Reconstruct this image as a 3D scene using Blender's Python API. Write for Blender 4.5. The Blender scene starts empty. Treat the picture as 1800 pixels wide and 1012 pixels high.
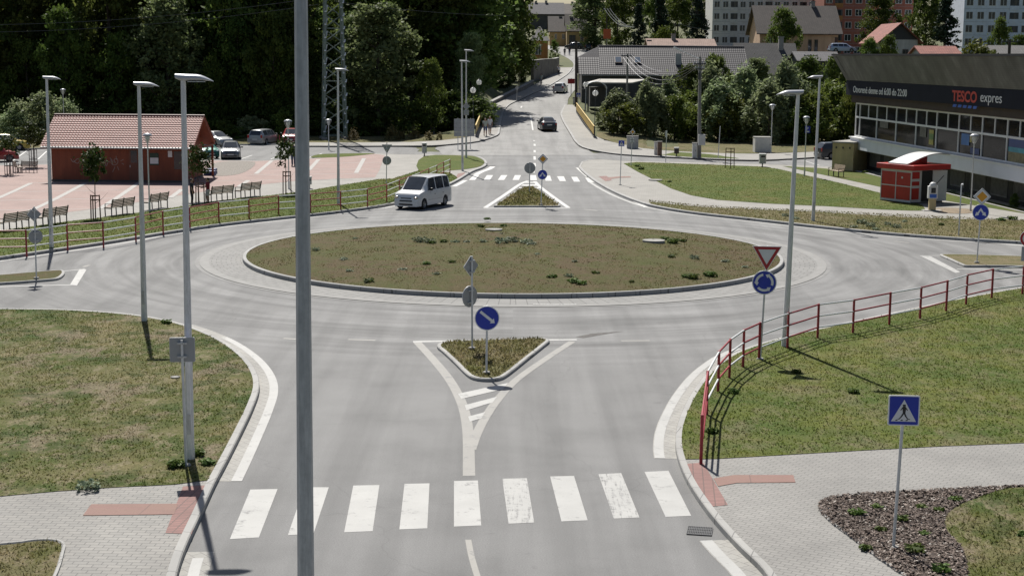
import bpy, bmesh, math, random
import numpy as np
from mathutils import Vector, Matrix
from mathutils.geometry import tessellate_polygon

# ------------------------------------------------------------------ camera, sky, sun, exposure
SC = bpy.context.scene
CAM_H, FOC, PITCH, ROLL = 9.0, 2628.0, 0.15417, 0.0072
cam_data = bpy.data.cameras.new('camera')
cam = bpy.data.objects.new('camera', cam_data)
SC.collection.objects.link(cam)
cam_data.sensor_width = 36.0
cam_data.lens = FOC / 1800.0 * 36.0
cam_data.clip_start = 0.5
cam_data.clip_end = 3000.0
cam.matrix_world = (Matrix.Translation((0, 0, CAM_H)) @ Matrix.Rotation(math.pi / 2 - PITCH, 4, 'X')
                    @ Matrix.Rotation(ROLL, 4, 'Z'))
SC.camera = cam

SUN_EL, SUN_AZ = math.radians(49.5), math.radians(-15)      # azimuth from +Y towards +X
world = bpy.data.worlds.new('World')
SC.world = world
world.use_nodes = True
_nt = world.node_tree
_sky = _nt.nodes.new('ShaderNodeTexSky')
_sky.sky_type = 'NISHITA'
_sky.sun_disc = False
_sky.sun_elevation = SUN_EL
_sky.sun_rotation = SUN_AZ
_sky.air_density, _sky.dust_density = 1.0, 1.5
_bg = _nt.nodes['Background']
_nt.links.new(_sky.outputs[0], _bg.inputs[0])
_bg.inputs[1].default_value = 0.05
sun_data = bpy.data.lights.new('sun', 'SUN')
sun_data.energy = 4.7
sun_data.angle = math.radians(0.5)
sun_data.color = (1.0, 0.965, 0.90)
sun = bpy.data.objects.new('sun', sun_data)
SC.collection.objects.link(sun)
SUN_DIR = Vector((math.sin(SUN_AZ) * math.cos(SUN_EL), math.cos(SUN_AZ) * math.cos(SUN_EL), math.sin(SUN_EL)))
sun.rotation_euler = SUN_DIR.to_track_quat('Z', 'Y').to_euler()
SC.view_settings.view_transform = 'Standard'
SC.view_settings.look = 'None'
SC.view_settings.exposure = 0.50
SC.view_settings.gamma = 1.0
SC.view_settings.use_curve_mapping = False

# ------------------------------------------------------------------ surveying helpers
CP, SP, CR, SR = math.cos(PITCH), math.sin(PITCH), math.cos(ROLL), math.sin(ROLL)

def ray(px, py):
    x, y = (px - 900) / FOC, -(py - 506) / FOC
    x, y = CR * x - SR * y, SR * x + CR * y
    return Vector((x, CP + y * SP, -SP + y * CP))

def lerp_tab(t, tab):
    if t <= tab[0][0]: return tab[0][1]
    for (a, va), (b, vb) in zip(tab, tab[1:]):
        if t <= b: return va + (vb - va) * (t - a) / (b - a)
    return tab[-1][1]

def sstep(a, b, t):
    t = min(1.0, max(0.0, (t - a) / (b - a)))
    return t * t * (3 - 2 * t)

ROAD_Z = [(141, 0), (147, .2), (155, .72), (162, .95), (170, 1.1), (185, 1.75), (217, 3.4), (280, 6.3), (343, 9.2), (380, 12.0), (430, 15.2), (600, 27)]
ROAD_X = [(140, 3.0), (155, 3.4), (185, 4.6), (217, 7.0), (280, 10.8), (343, 13.4), (600, 16)]
RIGHT_Z = [(165, 0), (190, -.3), (217, 1.2), (300, 6.0), (343, 9.0), (430, 15), (600, 27)]
LEFT_Z = [(172, 0), (190, 2), (240, 18), (330, 34), (600, 50)]

def terrain(x, y):
    if y < 141: return 0.0
    xr = lerp_tab(y, ROAD_X)
    d = x - xr
    w = 1 - sstep(8.5, 15, abs(d))
    out = lerp_tab(y, RIGHT_Z) if d > 0 else lerp_tab(y, LEFT_Z)
    if d < 0 and y > 220: w = 1 - sstep(14, 60, abs(d))
    return lerp_tab(y, ROAD_Z) * w + out * (1 - w)

def P(px, py, z=0.0):
    """point of the ground seen at a spot of the survey picture"""
    d = ray(px, py)
    t = (z - CAM_H) / d.z if d.z < -1e-4 else 1e9
    if t * d.y < 141:
        return Vector((d.x * t, d.y * t, z))
    y = 130.0
    while y < 900:
        s = y / d.y
        if CAM_H + d.z * s <= terrain(d.x * s, y) + z: break
        y += 1.0
    lo, hi = y - 1, y
    for _ in range(14):
        m = (lo + hi) / 2; s = m / d.y
        if CAM_H + d.z * s <= terrain(d.x * s, m) + z: hi = m
        else: lo = m
    s = hi / d.y
    return Vector((d.x * s, hi, CAM_H + d.z * s))

def W(px, py, y):
    d = ray(px, py); s = y / d.y
    return Vector((d.x * s, y, CAM_H + d.z * s))

def PP(*pts, z=0.0): return [P(a, b, z) for a, b in pts]

def crom(pts, n=4, closed=False):
    out = []
    N = len(pts)
    for i in range(N if closed else N - 1):
        p1, p2 = pts[i], pts[(i + 1) % N]
        p0 = pts[(i - 1) % N] if closed or i > 0 else p1 * 2 - p2
        p3 = pts[(i + 2) % N] if closed or i + 2 < N else p2 * 2 - p1
        for k in range(n):
            t = k / n
            out.append(0.5 * ((2 * p1) + (p2 - p0) * t + (2 * p0 - 5 * p1 + 4 * p2 - p3) * t * t + (3 * p1 - p0 - 3 * p2 + p3) * t ** 3))
    if not closed: out.append(pts[-1].copy())
    return out

def offset(pts, d, closed=False):
    """shift a line sideways by d metres to its left (seen from above)"""
    out = []; N = len(pts)
    for i in range(N):
        a = pts[(i - 1) % N] if closed or i > 0 else pts[i]
        b = pts[(i + 1) % N] if closed or i < N - 1 else pts[i]
        t = Vector((b.x - a.x, b.y - a.y, 0))
        if t.length < 1e-9: t = Vector((1, 0, 0))
        t.normalize()
        out.append(pts[i] + Vector((-t.y, t.x, 0)) * d)
    return out

# ------------------------------------------------------------------ mesh builder
def link(o, parent=None):
    SC.collection.objects.link(o)
    if parent: o.parent = parent
    return o

class MB:
    def __init__(s): s.v, s.f = [], []
    def add(s, vs, fs):
        n = len(s.v); s.v += [tuple(v) for v in vs]; s.f += [tuple(i + n for i in f) for f in fs]; return s
    def box(s, x0, x1, y0, y1, z0, z1, m=None):
        vs = [(x, y, z) for z in (z0, z1) for y in (y0, y1) for x in (x0, x1)]
        if m is not None: vs = [m @ Vector(v) for v in vs]
        return s.add(vs, [(0, 2, 3, 1), (4, 5, 7, 6), (0, 1, 5, 4), (2, 6, 7, 3), (0, 4, 6, 2), (1, 3, 7, 5)])
    def tube(s, pts, r, n=8, caps=True, ph=0.0):
        pts = [Vector(p) for p in pts]; rs = r if isinstance(r, (list, tuple)) else [r] * len(pts)
        rings = []
        for i, p in enumerate(pts):
            t = pts[min(i + 1, len(pts) - 1)] - pts[max(i - 1, 0)]
            t.normalize()
            a = t.cross(Vector((0, 0, 1)) if abs(t.z) < .9 else Vector((0, 1, 0))); a.normalize(); b = t.cross(a)
            rings.append([p + (a * math.cos(2 * math.pi * k / n + ph) + b * math.sin(2 * math.pi * k / n + ph)) * rs[i] for k in range(n)])
        vs = [v for r_ in rings for v in r_]; fs = []
        for i in range(len(pts) - 1):
            for k in range(n):
                fs.append((i * n + k, i * n + (k + 1) % n, (i + 1) * n + (k + 1) % n, (i + 1) * n + k))
        if caps: fs += [tuple(range(n))[::-1], tuple(range((len(pts) - 1) * n, len(pts) * n))]
        return s.add(vs, fs)
    def bar(s, a, b, w, h=None):
        """square bar from a to b"""
        a, b = Vector(a), Vector(b); h = h or w; t = (b - a).normalized()
        u = t.cross(Vector((0, 0, 1)) if abs(t.z) < .95 else Vector((0, 1, 0))).normalized(); q = u.cross(t)
        vs = [p + u * i * w / 2 + q * j * h / 2 for p in (a, b) for i, j in ((-1, -1), (1, -1), (1, 1), (-1, 1))]
        return s.add(vs, [(3, 2, 1, 0), (4, 5, 6, 7), (0, 1, 5, 4), (1, 2, 6, 5), (2, 3, 7, 6), (3, 0, 4, 7)])
    def lathe(s, prof, n=16, c=(0, 0, 0)):
        vs = [(c[0] + r * math.cos(2 * math.pi * k / n), c[1] + r * math.sin(2 * math.pi * k / n), c[2] + z) for r, z in prof for k in range(n)]
        fs = [(i * n + k, i * n + (k + 1) % n, (i + 1) * n + (k + 1) % n, (i + 1) * n + k) for i in range(len(prof) - 1) for k in range(n)]
        return s.add(vs, fs)
    def poly(s, pts):
        """flat filled outline, any plane"""
        pts = [Vector(p) for p in pts]
        return s.add(pts, [tuple(t) for t in tessellate_polygon([pts])])
    def prism(s, pts, dv):
        """outline swept by dv, closed"""
        pts = [Vector(p) for p in pts]; dv = Vector(dv); n = len(pts)
        tri = [tuple(t) for t in tessellate_polygon([pts])]
        fs = tri + [tuple(i + n for i in t[::-1]) for t in tri] + [(i, (i + 1) % n, n + (i + 1) % n, n + i) for i in range(n)]
        return s.add(pts + [p + dv for p in pts], fs)
    def plate(s, pts2, y0, y1):
        """outline given in x,z swept in y"""
        return s.prism([(x, y0, z) for x, z in pts2], (0, y1 - y0, 0))
    def strip(s, A, B):
        n = len(A)
        return s.add(list(A) + list(B), [(i, i + 1, n + i + 1, n + i) for i in range(n - 1)])
    def build(s, name, mat, parent=None, smooth=False, bevel=0, fixn=True):
        me = bpy.data.meshes.new(name)
        me.from_pydata(s.v, [], s.f); me.update()
        if fixn and len(s.f) < 30000:
            bm = bmesh.new(); bm.from_mesh(me); bmesh.ops.recalc_face_normals(bm, faces=bm.faces); bm.to_mesh(me); bm.free()
        if smooth:
            me.polygons.foreach_set('use_smooth', [True] * len(me.polygons))
            me.set_sharp_from_angle(angle=math.radians(38 if smooth is True else smooth))
        if mat: me.materials.append(mat)
        o = link(bpy.data.objects.new(name, me), parent)
        if bevel:
            b = o.modifiers.new('bevel', 'BEVEL'); b.width = bevel; b.segments = 2; b.limit_method = 'ANGLE'
        return o

def tag(o, label, cat, group=None):
    o['label'] = label; o['category'] = cat
    if group: o['group'] = group
    return o

def thing(name, label, cat, loc=(0, 0, 0), rz=0.0, group=None):
    o = bpy.data.objects.new(name, None); o.empty_display_size = .3
    link(o); o.location = loc; o.rotation_euler = (0, 0, rz)
    return tag(o, label, cat, group)

def struct(o): o['kind'] = 'structure'; return o
def stuff(o, label=None):
    o['kind'] = 'stuff'
    if label: o['label'] = label
    return o

def dup(root, loc=None, rz=None, label=None, scale=None, group=None):
    """a copy of a thing with copies of its parts and sub-parts"""
    def rec(o, par):
        c = o.copy(); SC.collection.objects.link(c); c.parent = par
        for ch in list(o.children): rec(ch, c)
        return c
    r = rec(root, None)
    if loc is not None: r.location = loc
    if rz is not None: r.rotation_euler = (0, 0, rz)
    if scale is not None: r.scale = scale if hasattr(scale, '__len__') else (scale,) * 3
    if label: r['label'] = label
    if group: r['group'] = group
    return r

def circ(r, n=24, cx=0, cz=0, a0=0.0): return [(cx + r * math.cos(a0 + 2 * math.pi * k / n), cz + r * math.sin(a0 + 2 * math.pi * k / n)) for k in range(n)]

def rrect(x0, x1, z0, z1, r, n=3):
    out = []
    for cx, cz, a in ((x1 - r, z1 - r, 0), (x0 + r, z1 - r, 90), (x0 + r, z0 + r, 180), (x1 - r, z0 + r, 270)):
        for k in range(n + 1):
            t = math.radians(a + 90 * k / n); out.append((cx + r * math.cos(t), cz + r * math.sin(t)))
    return out

def text_mesh(name, body, size, mat, parent, x, y, z, sx=1.0, depth=.01, shear=0, bold=0.0, rot=(math.pi / 2, 0, 0)):
    cu = bpy.data.curves.new(name, 'FONT'); cu.body = body; cu.size = size; cu.extrude = depth; cu.shear = shear; cu.offset = bold
    tmp = bpy.data.objects.new(name + '_tmp', cu); SC.collection.objects.link(tmp)
    dg = bpy.context.evaluated_depsgraph_get()
    me = bpy.data.meshes.new_from_object(tmp.evaluated_get(dg))
    bpy.data.objects.remove(tmp)
    me.materials.clear(); me.materials.append(mat)
    o = link(bpy.data.objects.new(name, me), parent)
    o.location = (x, y, z); o.rotation_euler = rot; o.scale = (sx, 1, 1)
    return o

# ------------------------------------------------------------------ materials
class NB:
    def __init__(s, name):
        s.m = bpy.data.materials.new(name); s.m.use_nodes = True; s.nt = s.m.node_tree
        s.b = s.nt.nodes['Principled BSDF']
        s.out = s.nt.nodes['Material Output']
    def n(s, t, **kw):
        nd = s.nt.nodes.new(t)
        for k, v in kw.items():
            if k.startswith('i_'):
                nd.inputs[k[2:].replace('_', ' ')].default_value = v
            else: setattr(nd, k, v)
        return nd
    def l(s, a, b): s.nt.links.new(a, b)
    def pos(s, kind='pos', scale=None):
        if kind == 'pos': o = s.n('ShaderNodeNewGeometry').outputs['Position']
        else: o = s.n('ShaderNodeTexCoord').outputs['Object']
        if scale:
            mp = s.n('ShaderNodeMapping'); mp.inputs['Scale'].default_value = scale; s.l(o, mp.inputs[0]); o = mp.outputs[0]
        return o
    def noise(s, co, scale, detail=4, rough=.6):
        nd = s.n('ShaderNodeTexNoise'); nd.inputs['Scale'].default_value = scale; nd.inputs['Detail'].default_value = detail
        nd.inputs['Roughness'].default_value = rough; s.l(co, nd.inputs['Vector']); return nd.outputs['Fac']
    def ramp(s, f, stops, interp='LINEAR'):
        nd = s.n('ShaderNodeValToRGB'); cr = nd.color_ramp; cr.interpolation = interp
        while len(cr.elements) < len(stops): cr.elements.new(0.5)
        for e, (p, c) in zip(cr.elements, stops):
            e.position = p; e.color = (*c, 1) if hasattr(c, '__len__') else (c, c, c, 1)
        s.l(f, nd.inputs[0]); return nd.outputs[0]
    def mix(s, f, a, b, mode='MIX'):
        nd = s.n('ShaderNodeMix'); nd.data_type = 'RGBA'; nd.blend_type = mode
        for k, v in ((0, f), (6, a), (7, b)):
            if hasattr(v, 'links') or isinstance(v, bpy.types.NodeSocket): s.l(v, nd.inputs[k])
            elif k == 0: nd.inputs[0].default_value = v
            else: nd.inputs[k].default_value = (*v, 1) if hasattr(v, '__len__') else (v, v, v, 1)
        return nd.outputs[2]
    def math(s, op, a, b=0.0):
        nd = s.n('ShaderNodeMath'); nd.operation = op
        for k, v in ((0, a), (1, b)):
            if isinstance(v, bpy.types.NodeSocket): s.l(v, nd.inputs[k])
            else: nd.inputs[k].default_value = v
        return nd.outputs[0]
    def color(s, c): s.l(c, s.b.inputs['Base Color']); return s
    def rough(s, r): s.b.inputs['Roughness'].default_value = r; return s
    def bump(s, h, strength=.3, dist=.02):
        nd = s.n('ShaderNodeBump'); nd.inputs['Strength'].default_value = strength; nd.inputs['Distance'].default_value = dist
        s.l(h, nd.inputs['Height']); s.l(nd.outputs[0], s.b.inputs['Normal']); return s

_mc = {}
def M(name, col, rough=.6, var=.12, scale=3.0, metal=0.0, spec=None, kind='obj', coat=0):
    """plain material with a little uneven tone"""
    if name in _mc: return _mc[name]
    b = NB(name)
    f = b.noise(b.pos(kind), scale, 5)
    lo = tuple(c * (1 - var) for c in col); hi = tuple(min(1, c * (1 + var)) for c in col)
    b.color(b.ramp(f, [(.3, lo), (.7, hi)])).rough(rough)
    b.b.inputs['Metallic'].default_value = metal
    if spec is not None: b.b.inputs['Specular IOR Level'].default_value = spec
    if coat: b.b.inputs['Coat Weight'].default_value = coat; b.b.inputs['Coat Roughness'].default_value = .06
    _mc[name] = b.m
    return b.m
# ------------------------------------------------------------------ ground materials
RC = Vector((0.04, 67.33, 0)); RR = 12.1          # centre and radius of the roundabout island

def asphalt_mat(name, base, ring=True):
    b = NB(name); co = b.pos()
    fine = b.noise(co, 34, 5, .85)
    mid = b.noise(co, .35, 5, .6)
    c = b.ramp(mid, [(.25, tuple(x * .78 for x in base)), (.5, base), (.75, tuple(x * 1.13 for x in base))])
    c = b.mix(.8, c, b.ramp(fine, [(.3, .30), (.7, .70)]), 'OVERLAY')
    # long faint wheel tracks on the straight arms
    st = b.noise(b.pos('pos', (1.1, .045, 1)), 1.0, 3, .55)
    c = b.mix(.36, c, b.ramp(st, [(.34, .28), (.6, .62)]), 'OVERLAY')
    if ring:
        sub = b.n('ShaderNodeVectorMath', operation='SUBTRACT'); b.l(co, sub.inputs[0]); sub.inputs[1].default_value = RC
        sp = b.n('ShaderNodeSeparateXYZ'); b.l(sub.outputs[0], sp.inputs[0])
        r = b.math('SQRT', b.math('ADD', b.math('MULTIPLY', sp.outputs[0], sp.outputs[0]), b.math('MULTIPLY', sp.outputs[1], sp.outputs[1])))
        an = b.math('ARCTAN2', sp.outputs[0], sp.outputs[1])
        cb = b.n('ShaderNodeCombineXYZ'); b.l(b.math('MULTIPLY', r, 1.25), cb.inputs[0]); b.l(b.math('MULTIPLY', an, 1.6), cb.inputs[1])
        rn = b.noise(cb.outputs[0], 1.0, 4, .6)
        mask = b.ramp(b.math('DIVIDE', r, 40), [(.33, 0), (.37, 1), (.52, 1), (.64, 0)])
        c = b.mix(b.math('MULTIPLY', mask, .6), c, b.ramp(rn, [(.32, .26), (.62, .68)]), 'OVERLAY')
        # rubber tracks where drivers turn in and out
        tr = b.ramp(b.math('DIVIDE', r, 40), [(.40, 0), (.425, 1), (.45, 0), (.478, 0), (.50, .8), (.525, 0)])
        c = b.mix(b.math('MULTIPLY', b.math('MULTIPLY', tr, .35), rn), c, tuple(x * .55 for x in base))
    # small dark repairs and oil spots
    sp2 = b.noise(co, 1.7, 2, .5)
    c = b.mix(b.math('MULTIPLY', b.ramp(sp2, [(.70, 0), (.76, 1)]), .35), c, tuple(x * .6 for x in base))
    # fine cracks
    vo = b.n('ShaderNodeTexVoronoi', feature='DISTANCE_TO_EDGE'); vo.inputs['Scale'].default_value = .16
    wv = b.n('ShaderNodeVectorMath', operation='ADD'); b.l(co, wv.inputs[0])
    nz = b.n('ShaderNodeTexNoise'); nz.inputs['Scale'].default_value = .8; b.l(co, nz.inputs['Vector']); b.l(nz.outputs['Color'], wv.inputs[1]); b.l(wv.outputs[0], vo.inputs['Vector'])
    cr = b.ramp(vo.outputs['Distance'], [(0.0, 1), (.0035, 0)])
    c = b.mix(b.math('MULTIPLY', cr, .18), c, tuple(x * .35 for x in base))
    b.color(c).rough(.88).bump(fine, .35, .006)
    return b.m

def paver_mat(name, c1, c2, mortar, bw, rh, rot=0.0, mort=.008, off=.5, rough=.85):
    b = NB(name); co = b.pos()
    mp = b.n('ShaderNodeMapping'); mp.inputs['Rotation'].default_value = (0, 0, rot); b.l(co, mp.inputs[0])
    br = b.n('ShaderNodeTexBrick'); b.l(mp.outputs[0], br.inputs['Vector'])
    br.offset = off
    for k, v in dict(Scale=1.0, Bias=0.0).items(): br.inputs[k].default_value = v
    br.inputs['Mortar Size'].default_value = mort; br.inputs['Mortar Smooth'].default_value = .2
    br.inputs['Brick Width'].default_value = bw; br.inputs['Row Height'].default_value = rh
    br.inputs['Color1'].default_value = (*c1, 1); br.inputs['Color2'].default_value = (*c2, 1); br.inputs['Mortar'].default_value = (*mortar, 1)
    big = b.noise(co, .5, 4); 
    c = b.mix(.5, br.outputs['Color'], b.ramp(big, [(.3, .36), (.7, .62)]), 'OVERLAY')
    fine = b.noise(co, 30, 3, .7)
    c = b.mix(.3, c, b.ramp(fine, [(.3, .38), (.7, .62)]), 'OVERLAY')
    b.color(c).rough(rough).bump(br.outputs['Fac'], -.4, .01)
    return b.m

def grass_mat(name, green, olive, straw, brown, bias=0.0, straw_amt=.5, scale=1.0, blade=False, worn=0.0):
    b = NB(name); co = b.pos()
    big = b.noise(co, .28 * scale, 5, .62); mid = b.noise(co, 1.3 * scale, 5, .68); fine = b.noise(co, 14, 4, .75)
    c = b.ramp(b.math('ADD', big, bias), [(.38, green), (.50, olive), (.63, straw)])
    c = b.mix(b.ramp(mid, [(.46, 0), (.58, .9)]), c, b.mix(straw_amt, green, straw))
    sp = b.noise(b.pos('pos', (1, .45, 1)), 3.1 * scale, 5, .75)
    c = b.mix(b.ramp(sp, [(.53, 0), (.61, straw_amt)]), c, brown)
    if worn:
        wn = b.noise(b.pos('pos', (1, .6, 1)), .62, 9, .72)
        c = b.mix(b.ramp(wn, [(.53, 0), (.61, worn)]), c, b.ramp(fine, [(.3, (.13, .10, .065)), (.7, (.25, .205, .145))]))
        gn = b.noise(co, .9, 7, .7)
        c = b.mix(b.ramp(gn, [(.52, 0), (.60, worn * .8)]), c, tuple(x * .72 for x in green))
    c = b.mix(.75, c, b.ramp(fine, [(.28, .22), (.72, .74)]), 'OVERLAY')
    b.color(c).rough(.95).bump(fine, .8, .05)
    b.b.inputs['Specular IOR Level'].default_value = .15
    if blade:
        tr = b.n('ShaderNodeBsdfTranslucent'); b.l(b.mix(1.0, c, (1.25, 1.25, 1.1), 'MULTIPLY'), tr.inputs[0])
        mx = b.n('ShaderNodeMixShader'); mx.inputs[0].default_value = .5
        b.l(b.b.outputs[0], mx.inputs[1]); b.l(tr.outputs[0], mx.inputs[2]); b.l(mx.outputs[0], b.out.inputs[0])
    return b.m

def paint_mat(name, col, under, wear, streak=False):
    b = NB(name); co = b.pos()
    n1 = b.noise(co, 7, 6, .75)
    n2 = b.noise(b.pos('pos', (9, .7, 1)) if streak else co, 1.4 if streak else 2.0, 4, .65)
    f = b.math('ADD', b.math('MULTIPLY', n1, .45), b.math('MULTIPLY', n2, .55))
    tone = b.ramp(b.noise(co, 1.1, 5), [(.3, tuple(x * .86 for x in col)), (.7, col)])
    c = b.mix(b.ramp(f, [(.50 + (.16 - wear * .3), 0), (.60 + (.16 - wear * .3), 1)]), tone, under)
    fine = b.noise(co, 60, 2)
    c = b.mix(.25, c, b.ramp(fine, [(.3, .38), (.7, .62)]), 'OVERLAY')
    b.color(c).rough(.7)
    return b.m

def soil_mat(name, a, c_, scale=2.5):
    b = NB(name); co = b.pos()
    f = b.noise(co, scale, 7, .75)
    b.color(b.ramp(f, [(.3, a), (.7, c_)])).rough(.98).bump(f, .7, .06)
    return b.m

A_BASE = (.168, .166, .163)
m_asph = asphalt_mat('asphalt', A_BASE)
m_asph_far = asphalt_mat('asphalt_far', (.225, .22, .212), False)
m_asph_lot = asphalt_mat('asphalt_lot', (.155, .153, .152), False)
m_pave = paver_mat('grey_pavers', (.262, .25, .23), (.225, .217, .202), (.125, .12, .115), .26, .15, .04, .010)
m_pave_r = paver_mat('grey_pavers_diagonal', (.25, .24, .224), (.225, .217, .203), (.135, .13, .122), .22, .13, .5, .009)
m_pave_pink = paver_mat('pink_pavers', (.30, .205, .18), (.27, .18, .16), (.22, .16, .14), .2, .1, .1, .008)
m_pave_beige = paver_mat('beige_pavers', (.275, .262, .238), (.25, .238, .216), (.18, .172, .155), .3, .3, .1, .008)
m_tact = paver_mat('red_tactile_pavers', (.26, .135, .118), (.22, .115, .10), (.13, .08, .07), .2, .1, .1, .014, 0)
m_tact_g = paver_mat('red_grooved_pavers', (.27, .145, .122), (.26, .155, .12), (.15, .09, .075), 2.0, .06, .1, .012, 0)
m_gut = paver_mat('gutter_slabs', (.32, .31, .285), (.29, .28, .26), (.19, .18, .17), .25, .22, .9, .008)
m_kerb = paver_mat('kerb_concrete', (.34, .333, .315), (.31, .303, .29), (.17, .165, .16), 1.0, 1.0, .3, .012)
m_kerb_dark = paver_mat('kerb_dark_concrete', (.33, .325, .315), (.30, .295, .285), (.13, .125, .12), 1.0, 1.0, .7, .012)
m_grass = grass_mat('grass', (.052, .080, .018), (.085, .094, .025), (.17, .145, .07), (.24, .20, .13), -.015, .6, worn=.8)
m_grass_r = grass_mat('grass_lush', (.066, .098, .019), (.108, .124, .026), (.15, .14, .05), (.20, .17, .10), -.03, .38, worn=.35)
m_grass_b = grass_mat('grass_dry', (.066, .078, .020), (.088, .074, .030), (.094, .070, .036), (.12, .092, .055), .04, .30, .8)
m_grass_v = grass_mat('grass_verge', (.064, .080, .020), (.105, .100, .036), (.165, .138, .075), (.21, .17, .11), .04, .55)
m_grass_f = grass_mat('grass_far', (.066, .098, .018), (.09, .112, .022), (.125, .118, .038), (.15, .13, .06), -.02, .25)
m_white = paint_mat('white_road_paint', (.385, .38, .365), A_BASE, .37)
m_white_w = paint_mat('worn_road_paint', (.375, .37, .355), A_BASE, .52, True)
m_cream = paint_mat('dirty_road_paint', (.262, .252, .233), A_BASE, .42)
m_grey_paint = paint_mat('faded_road_paint', (.275, .263, .24), A_BASE, .38)
m_wline = M('white_pavers', (.36, .345, .325), .85, .1, 6, kind='pos')
m_grass_bl = grass_mat('grass_blades', (.052, .080, .018), (.085, .094, .025), (.17, .145, .07), (.24, .20, .13), -.015, .6, blade=True, worn=.8)
m_grass_r_bl = grass_mat('grass_lush_blades', (.066, .098, .019), (.108, .124, .026), (.15, .14, .05), (.20, .17, .10), -.03, .38, blade=True, worn=.35)
m_grass_b_bl = grass_mat('grass_dry_blades', (.066, .078, .020), (.088, .074, .030), (.094, .070, .036), (.12, .092, .055), .04, .30, .8, blade=True)
m_grass_v_bl = grass_mat('grass_verge_blades', (.064, .080, .020), (.105, .100, .036), (.165, .138, .075), (.21, .17, .11), .04, .55, blade=True)
m_grass_f_bl = grass_mat('grass_far_blades', (.066, .098, .018), (.09, .112, .022), (.125, .118, .038), (.15, .13, .06), -.02, .25, blade=True)
m_soil = soil_mat('bare_soil', (.13, .095, .062), (.29, .23, .16))
m_gravel = soil_mat('gravel', (.15, .135, .12), (.31, .28, .245), 9)
m_forestfloor = soil_mat('undergrowth', (.025, .035, .010), (.06, .07, .02), 1.0)
m_mulch = soil_mat('bark_mulch', (.045, .033, .027), (.16, .13, .11), 16)

# ------------------------------------------------------------------ terrain and carriageways
def ground_sheet():
    xs = np.concatenate([np.arange(-260, -70, 12), np.arange(-70, 76, 2.5), np.arange(76, 300, 12)])
    ys = np.concatenate([np.arange(3, 138, 6.0), np.arange(138, 230, 3.0), np.arange(230, 720, 10)])
    vs = []
    for y in ys:
        for x in xs:
            vs.append((x, y, terrain(x, y) - .06))
    nx = len(xs)
    fs = [(j * nx + i, j * nx + i + 1, (j + 1) * nx + i + 1, (j + 1) * nx + i) for j in range(len(ys) - 1) for i in range(nx - 1)]
    mb = MB(); mb.v, mb.f = vs, fs
    b = NB('ground'); co = b.pos(); f = b.noise(co, .25, 6, .7)
    b.color(b.ramp(f, [(.3, (.05, .065, .018)), (.55, (.085, .09, .03)), (.75, (.15, .13, .07))])).rough(.97)
    return struct(mb.build('ground', b.m, smooth=True))
ground_sheet()

def sheet(name, pts, z, mat):
    mb = MB(); mb.poly([Vector((p.x, p.y, terrain(p.x, p.y) + z)) for p in pts]); o = mb.build(name, mat, fixn=False)
    me = o.data
    if me.polygons and sum(p.normal.z for p in me.polygons) < 0: me.flip_normals()
    return struct(o)

def kerb(name, pts, w=.16, h=.12, mat=None, closed=False, side=1):
    """kerb stones along the foot line pts, body on the left (side=1) or right"""
    if closed: pts = pts + [pts[0]]
    inn = offset(pts, w * side, False)
    if closed:
        inn[0] = inn[-1] = offset(pts[:-1], w * side, True)[0]
    up = Vector((0, 0, h)); b = .025
    bev = [p + (q - p).normalized() * b for p, q in zip(pts, inn)]
    mb = MB()
    mb.strip([p - Vector((0, 0, .08)) for p in pts], [p + up - Vector((0, 0, b)) for p in pts])
    mb.strip([p + up - Vector((0, 0, b)) for p in pts], [p + up for p in bev])
    mb.strip([p + up for p in bev], [p + up for p in inn])
    mb.strip([p + up for p in inn], [p - Vector((0, 0, .08)) for p in inn])
    o = mb.build(name, mat or m_kerb, fixn=False)
    return struct(o)

def band(name, pts, d0, d1, z, mat):
    a, b = offset(pts, d0), offset(pts, d1); up = Vector((0, 0, z))
    mb = MB(); mb.strip([p + up for p in a], [p + up for p in b])
    o = mb.build(name, mat, fixn=False)
    if sum(p.normal.z for p in o.data.polygons) < 0: o.data.flip_normals()
    return struct(o)

# main asphalt sheet (roundabout, near arm, side arms)
def flat_rect(name, x0, x1, y0, y1, z, mat):
    mb = MB(); mb.add([(x0, y0, z), (x1, y0, z), (x1, y1, z), (x0, y1, z)], [(0, 1, 2, 3)])
    return struct(mb.build(name, mat, fixn=False))
flat_rect('road', -60, 60, 8, 140.8, 0.0, m_asph)
flat_rect('parking_lot', -80, -9.0, 140.8, 160.5, 0.0, m_asph_lot)

# the street over the bridge and up the hill
def lines_row(rows):
    return [(P(a, y), P(b, y)) for y, a, b in rows]
street = lines_row([(273.5, 780, 1047), (266, 775, 1032), (259, 770, 1024), (251, 838, 1013), (240, 877, 1003), (230, 879, 997), (220, 880.5, 991), (210, 882.5, 986), (200, 885, 984), (190, 891, 988),
                    (183, 900, 994), (175, 918, 995), (166, 936, 1001), (157, 957, 1008), (148, 973, 1012), (140, 986, 1012), (130, 1000, 1013), (120, 1007, 1013.5), (112, 1009, 1013),
                    (104, 1001, 1016), (96, 986, 1025), (90, 972, 1045), (85, 962, 1060), (80, 958, 1075)])
def ribbon_pts(pairs, n=6):
    A = crom([p for p, q in pairs], 3); B = crom([q for p, q in pairs], 3)
    return A, B
stA, stB = ribbon_pts(street)
stA, stB = offset(stA, .12), offset(stB, -.28)
mb = MB(); K = 6
grid = [[a.lerp(b, k / K) for a, b in zip(stA, stB)] for k in range(K + 1)]
for k in range(K): mb.strip([p + Vector((0, 0, .012)) for p in grid[k]], [p + Vector((0, 0, .012)) for p in grid[k + 1]])
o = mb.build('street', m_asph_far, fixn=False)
if o.data.polygons[0].normal.z < 0: o.data.flip_normals()
struct(o)
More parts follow.
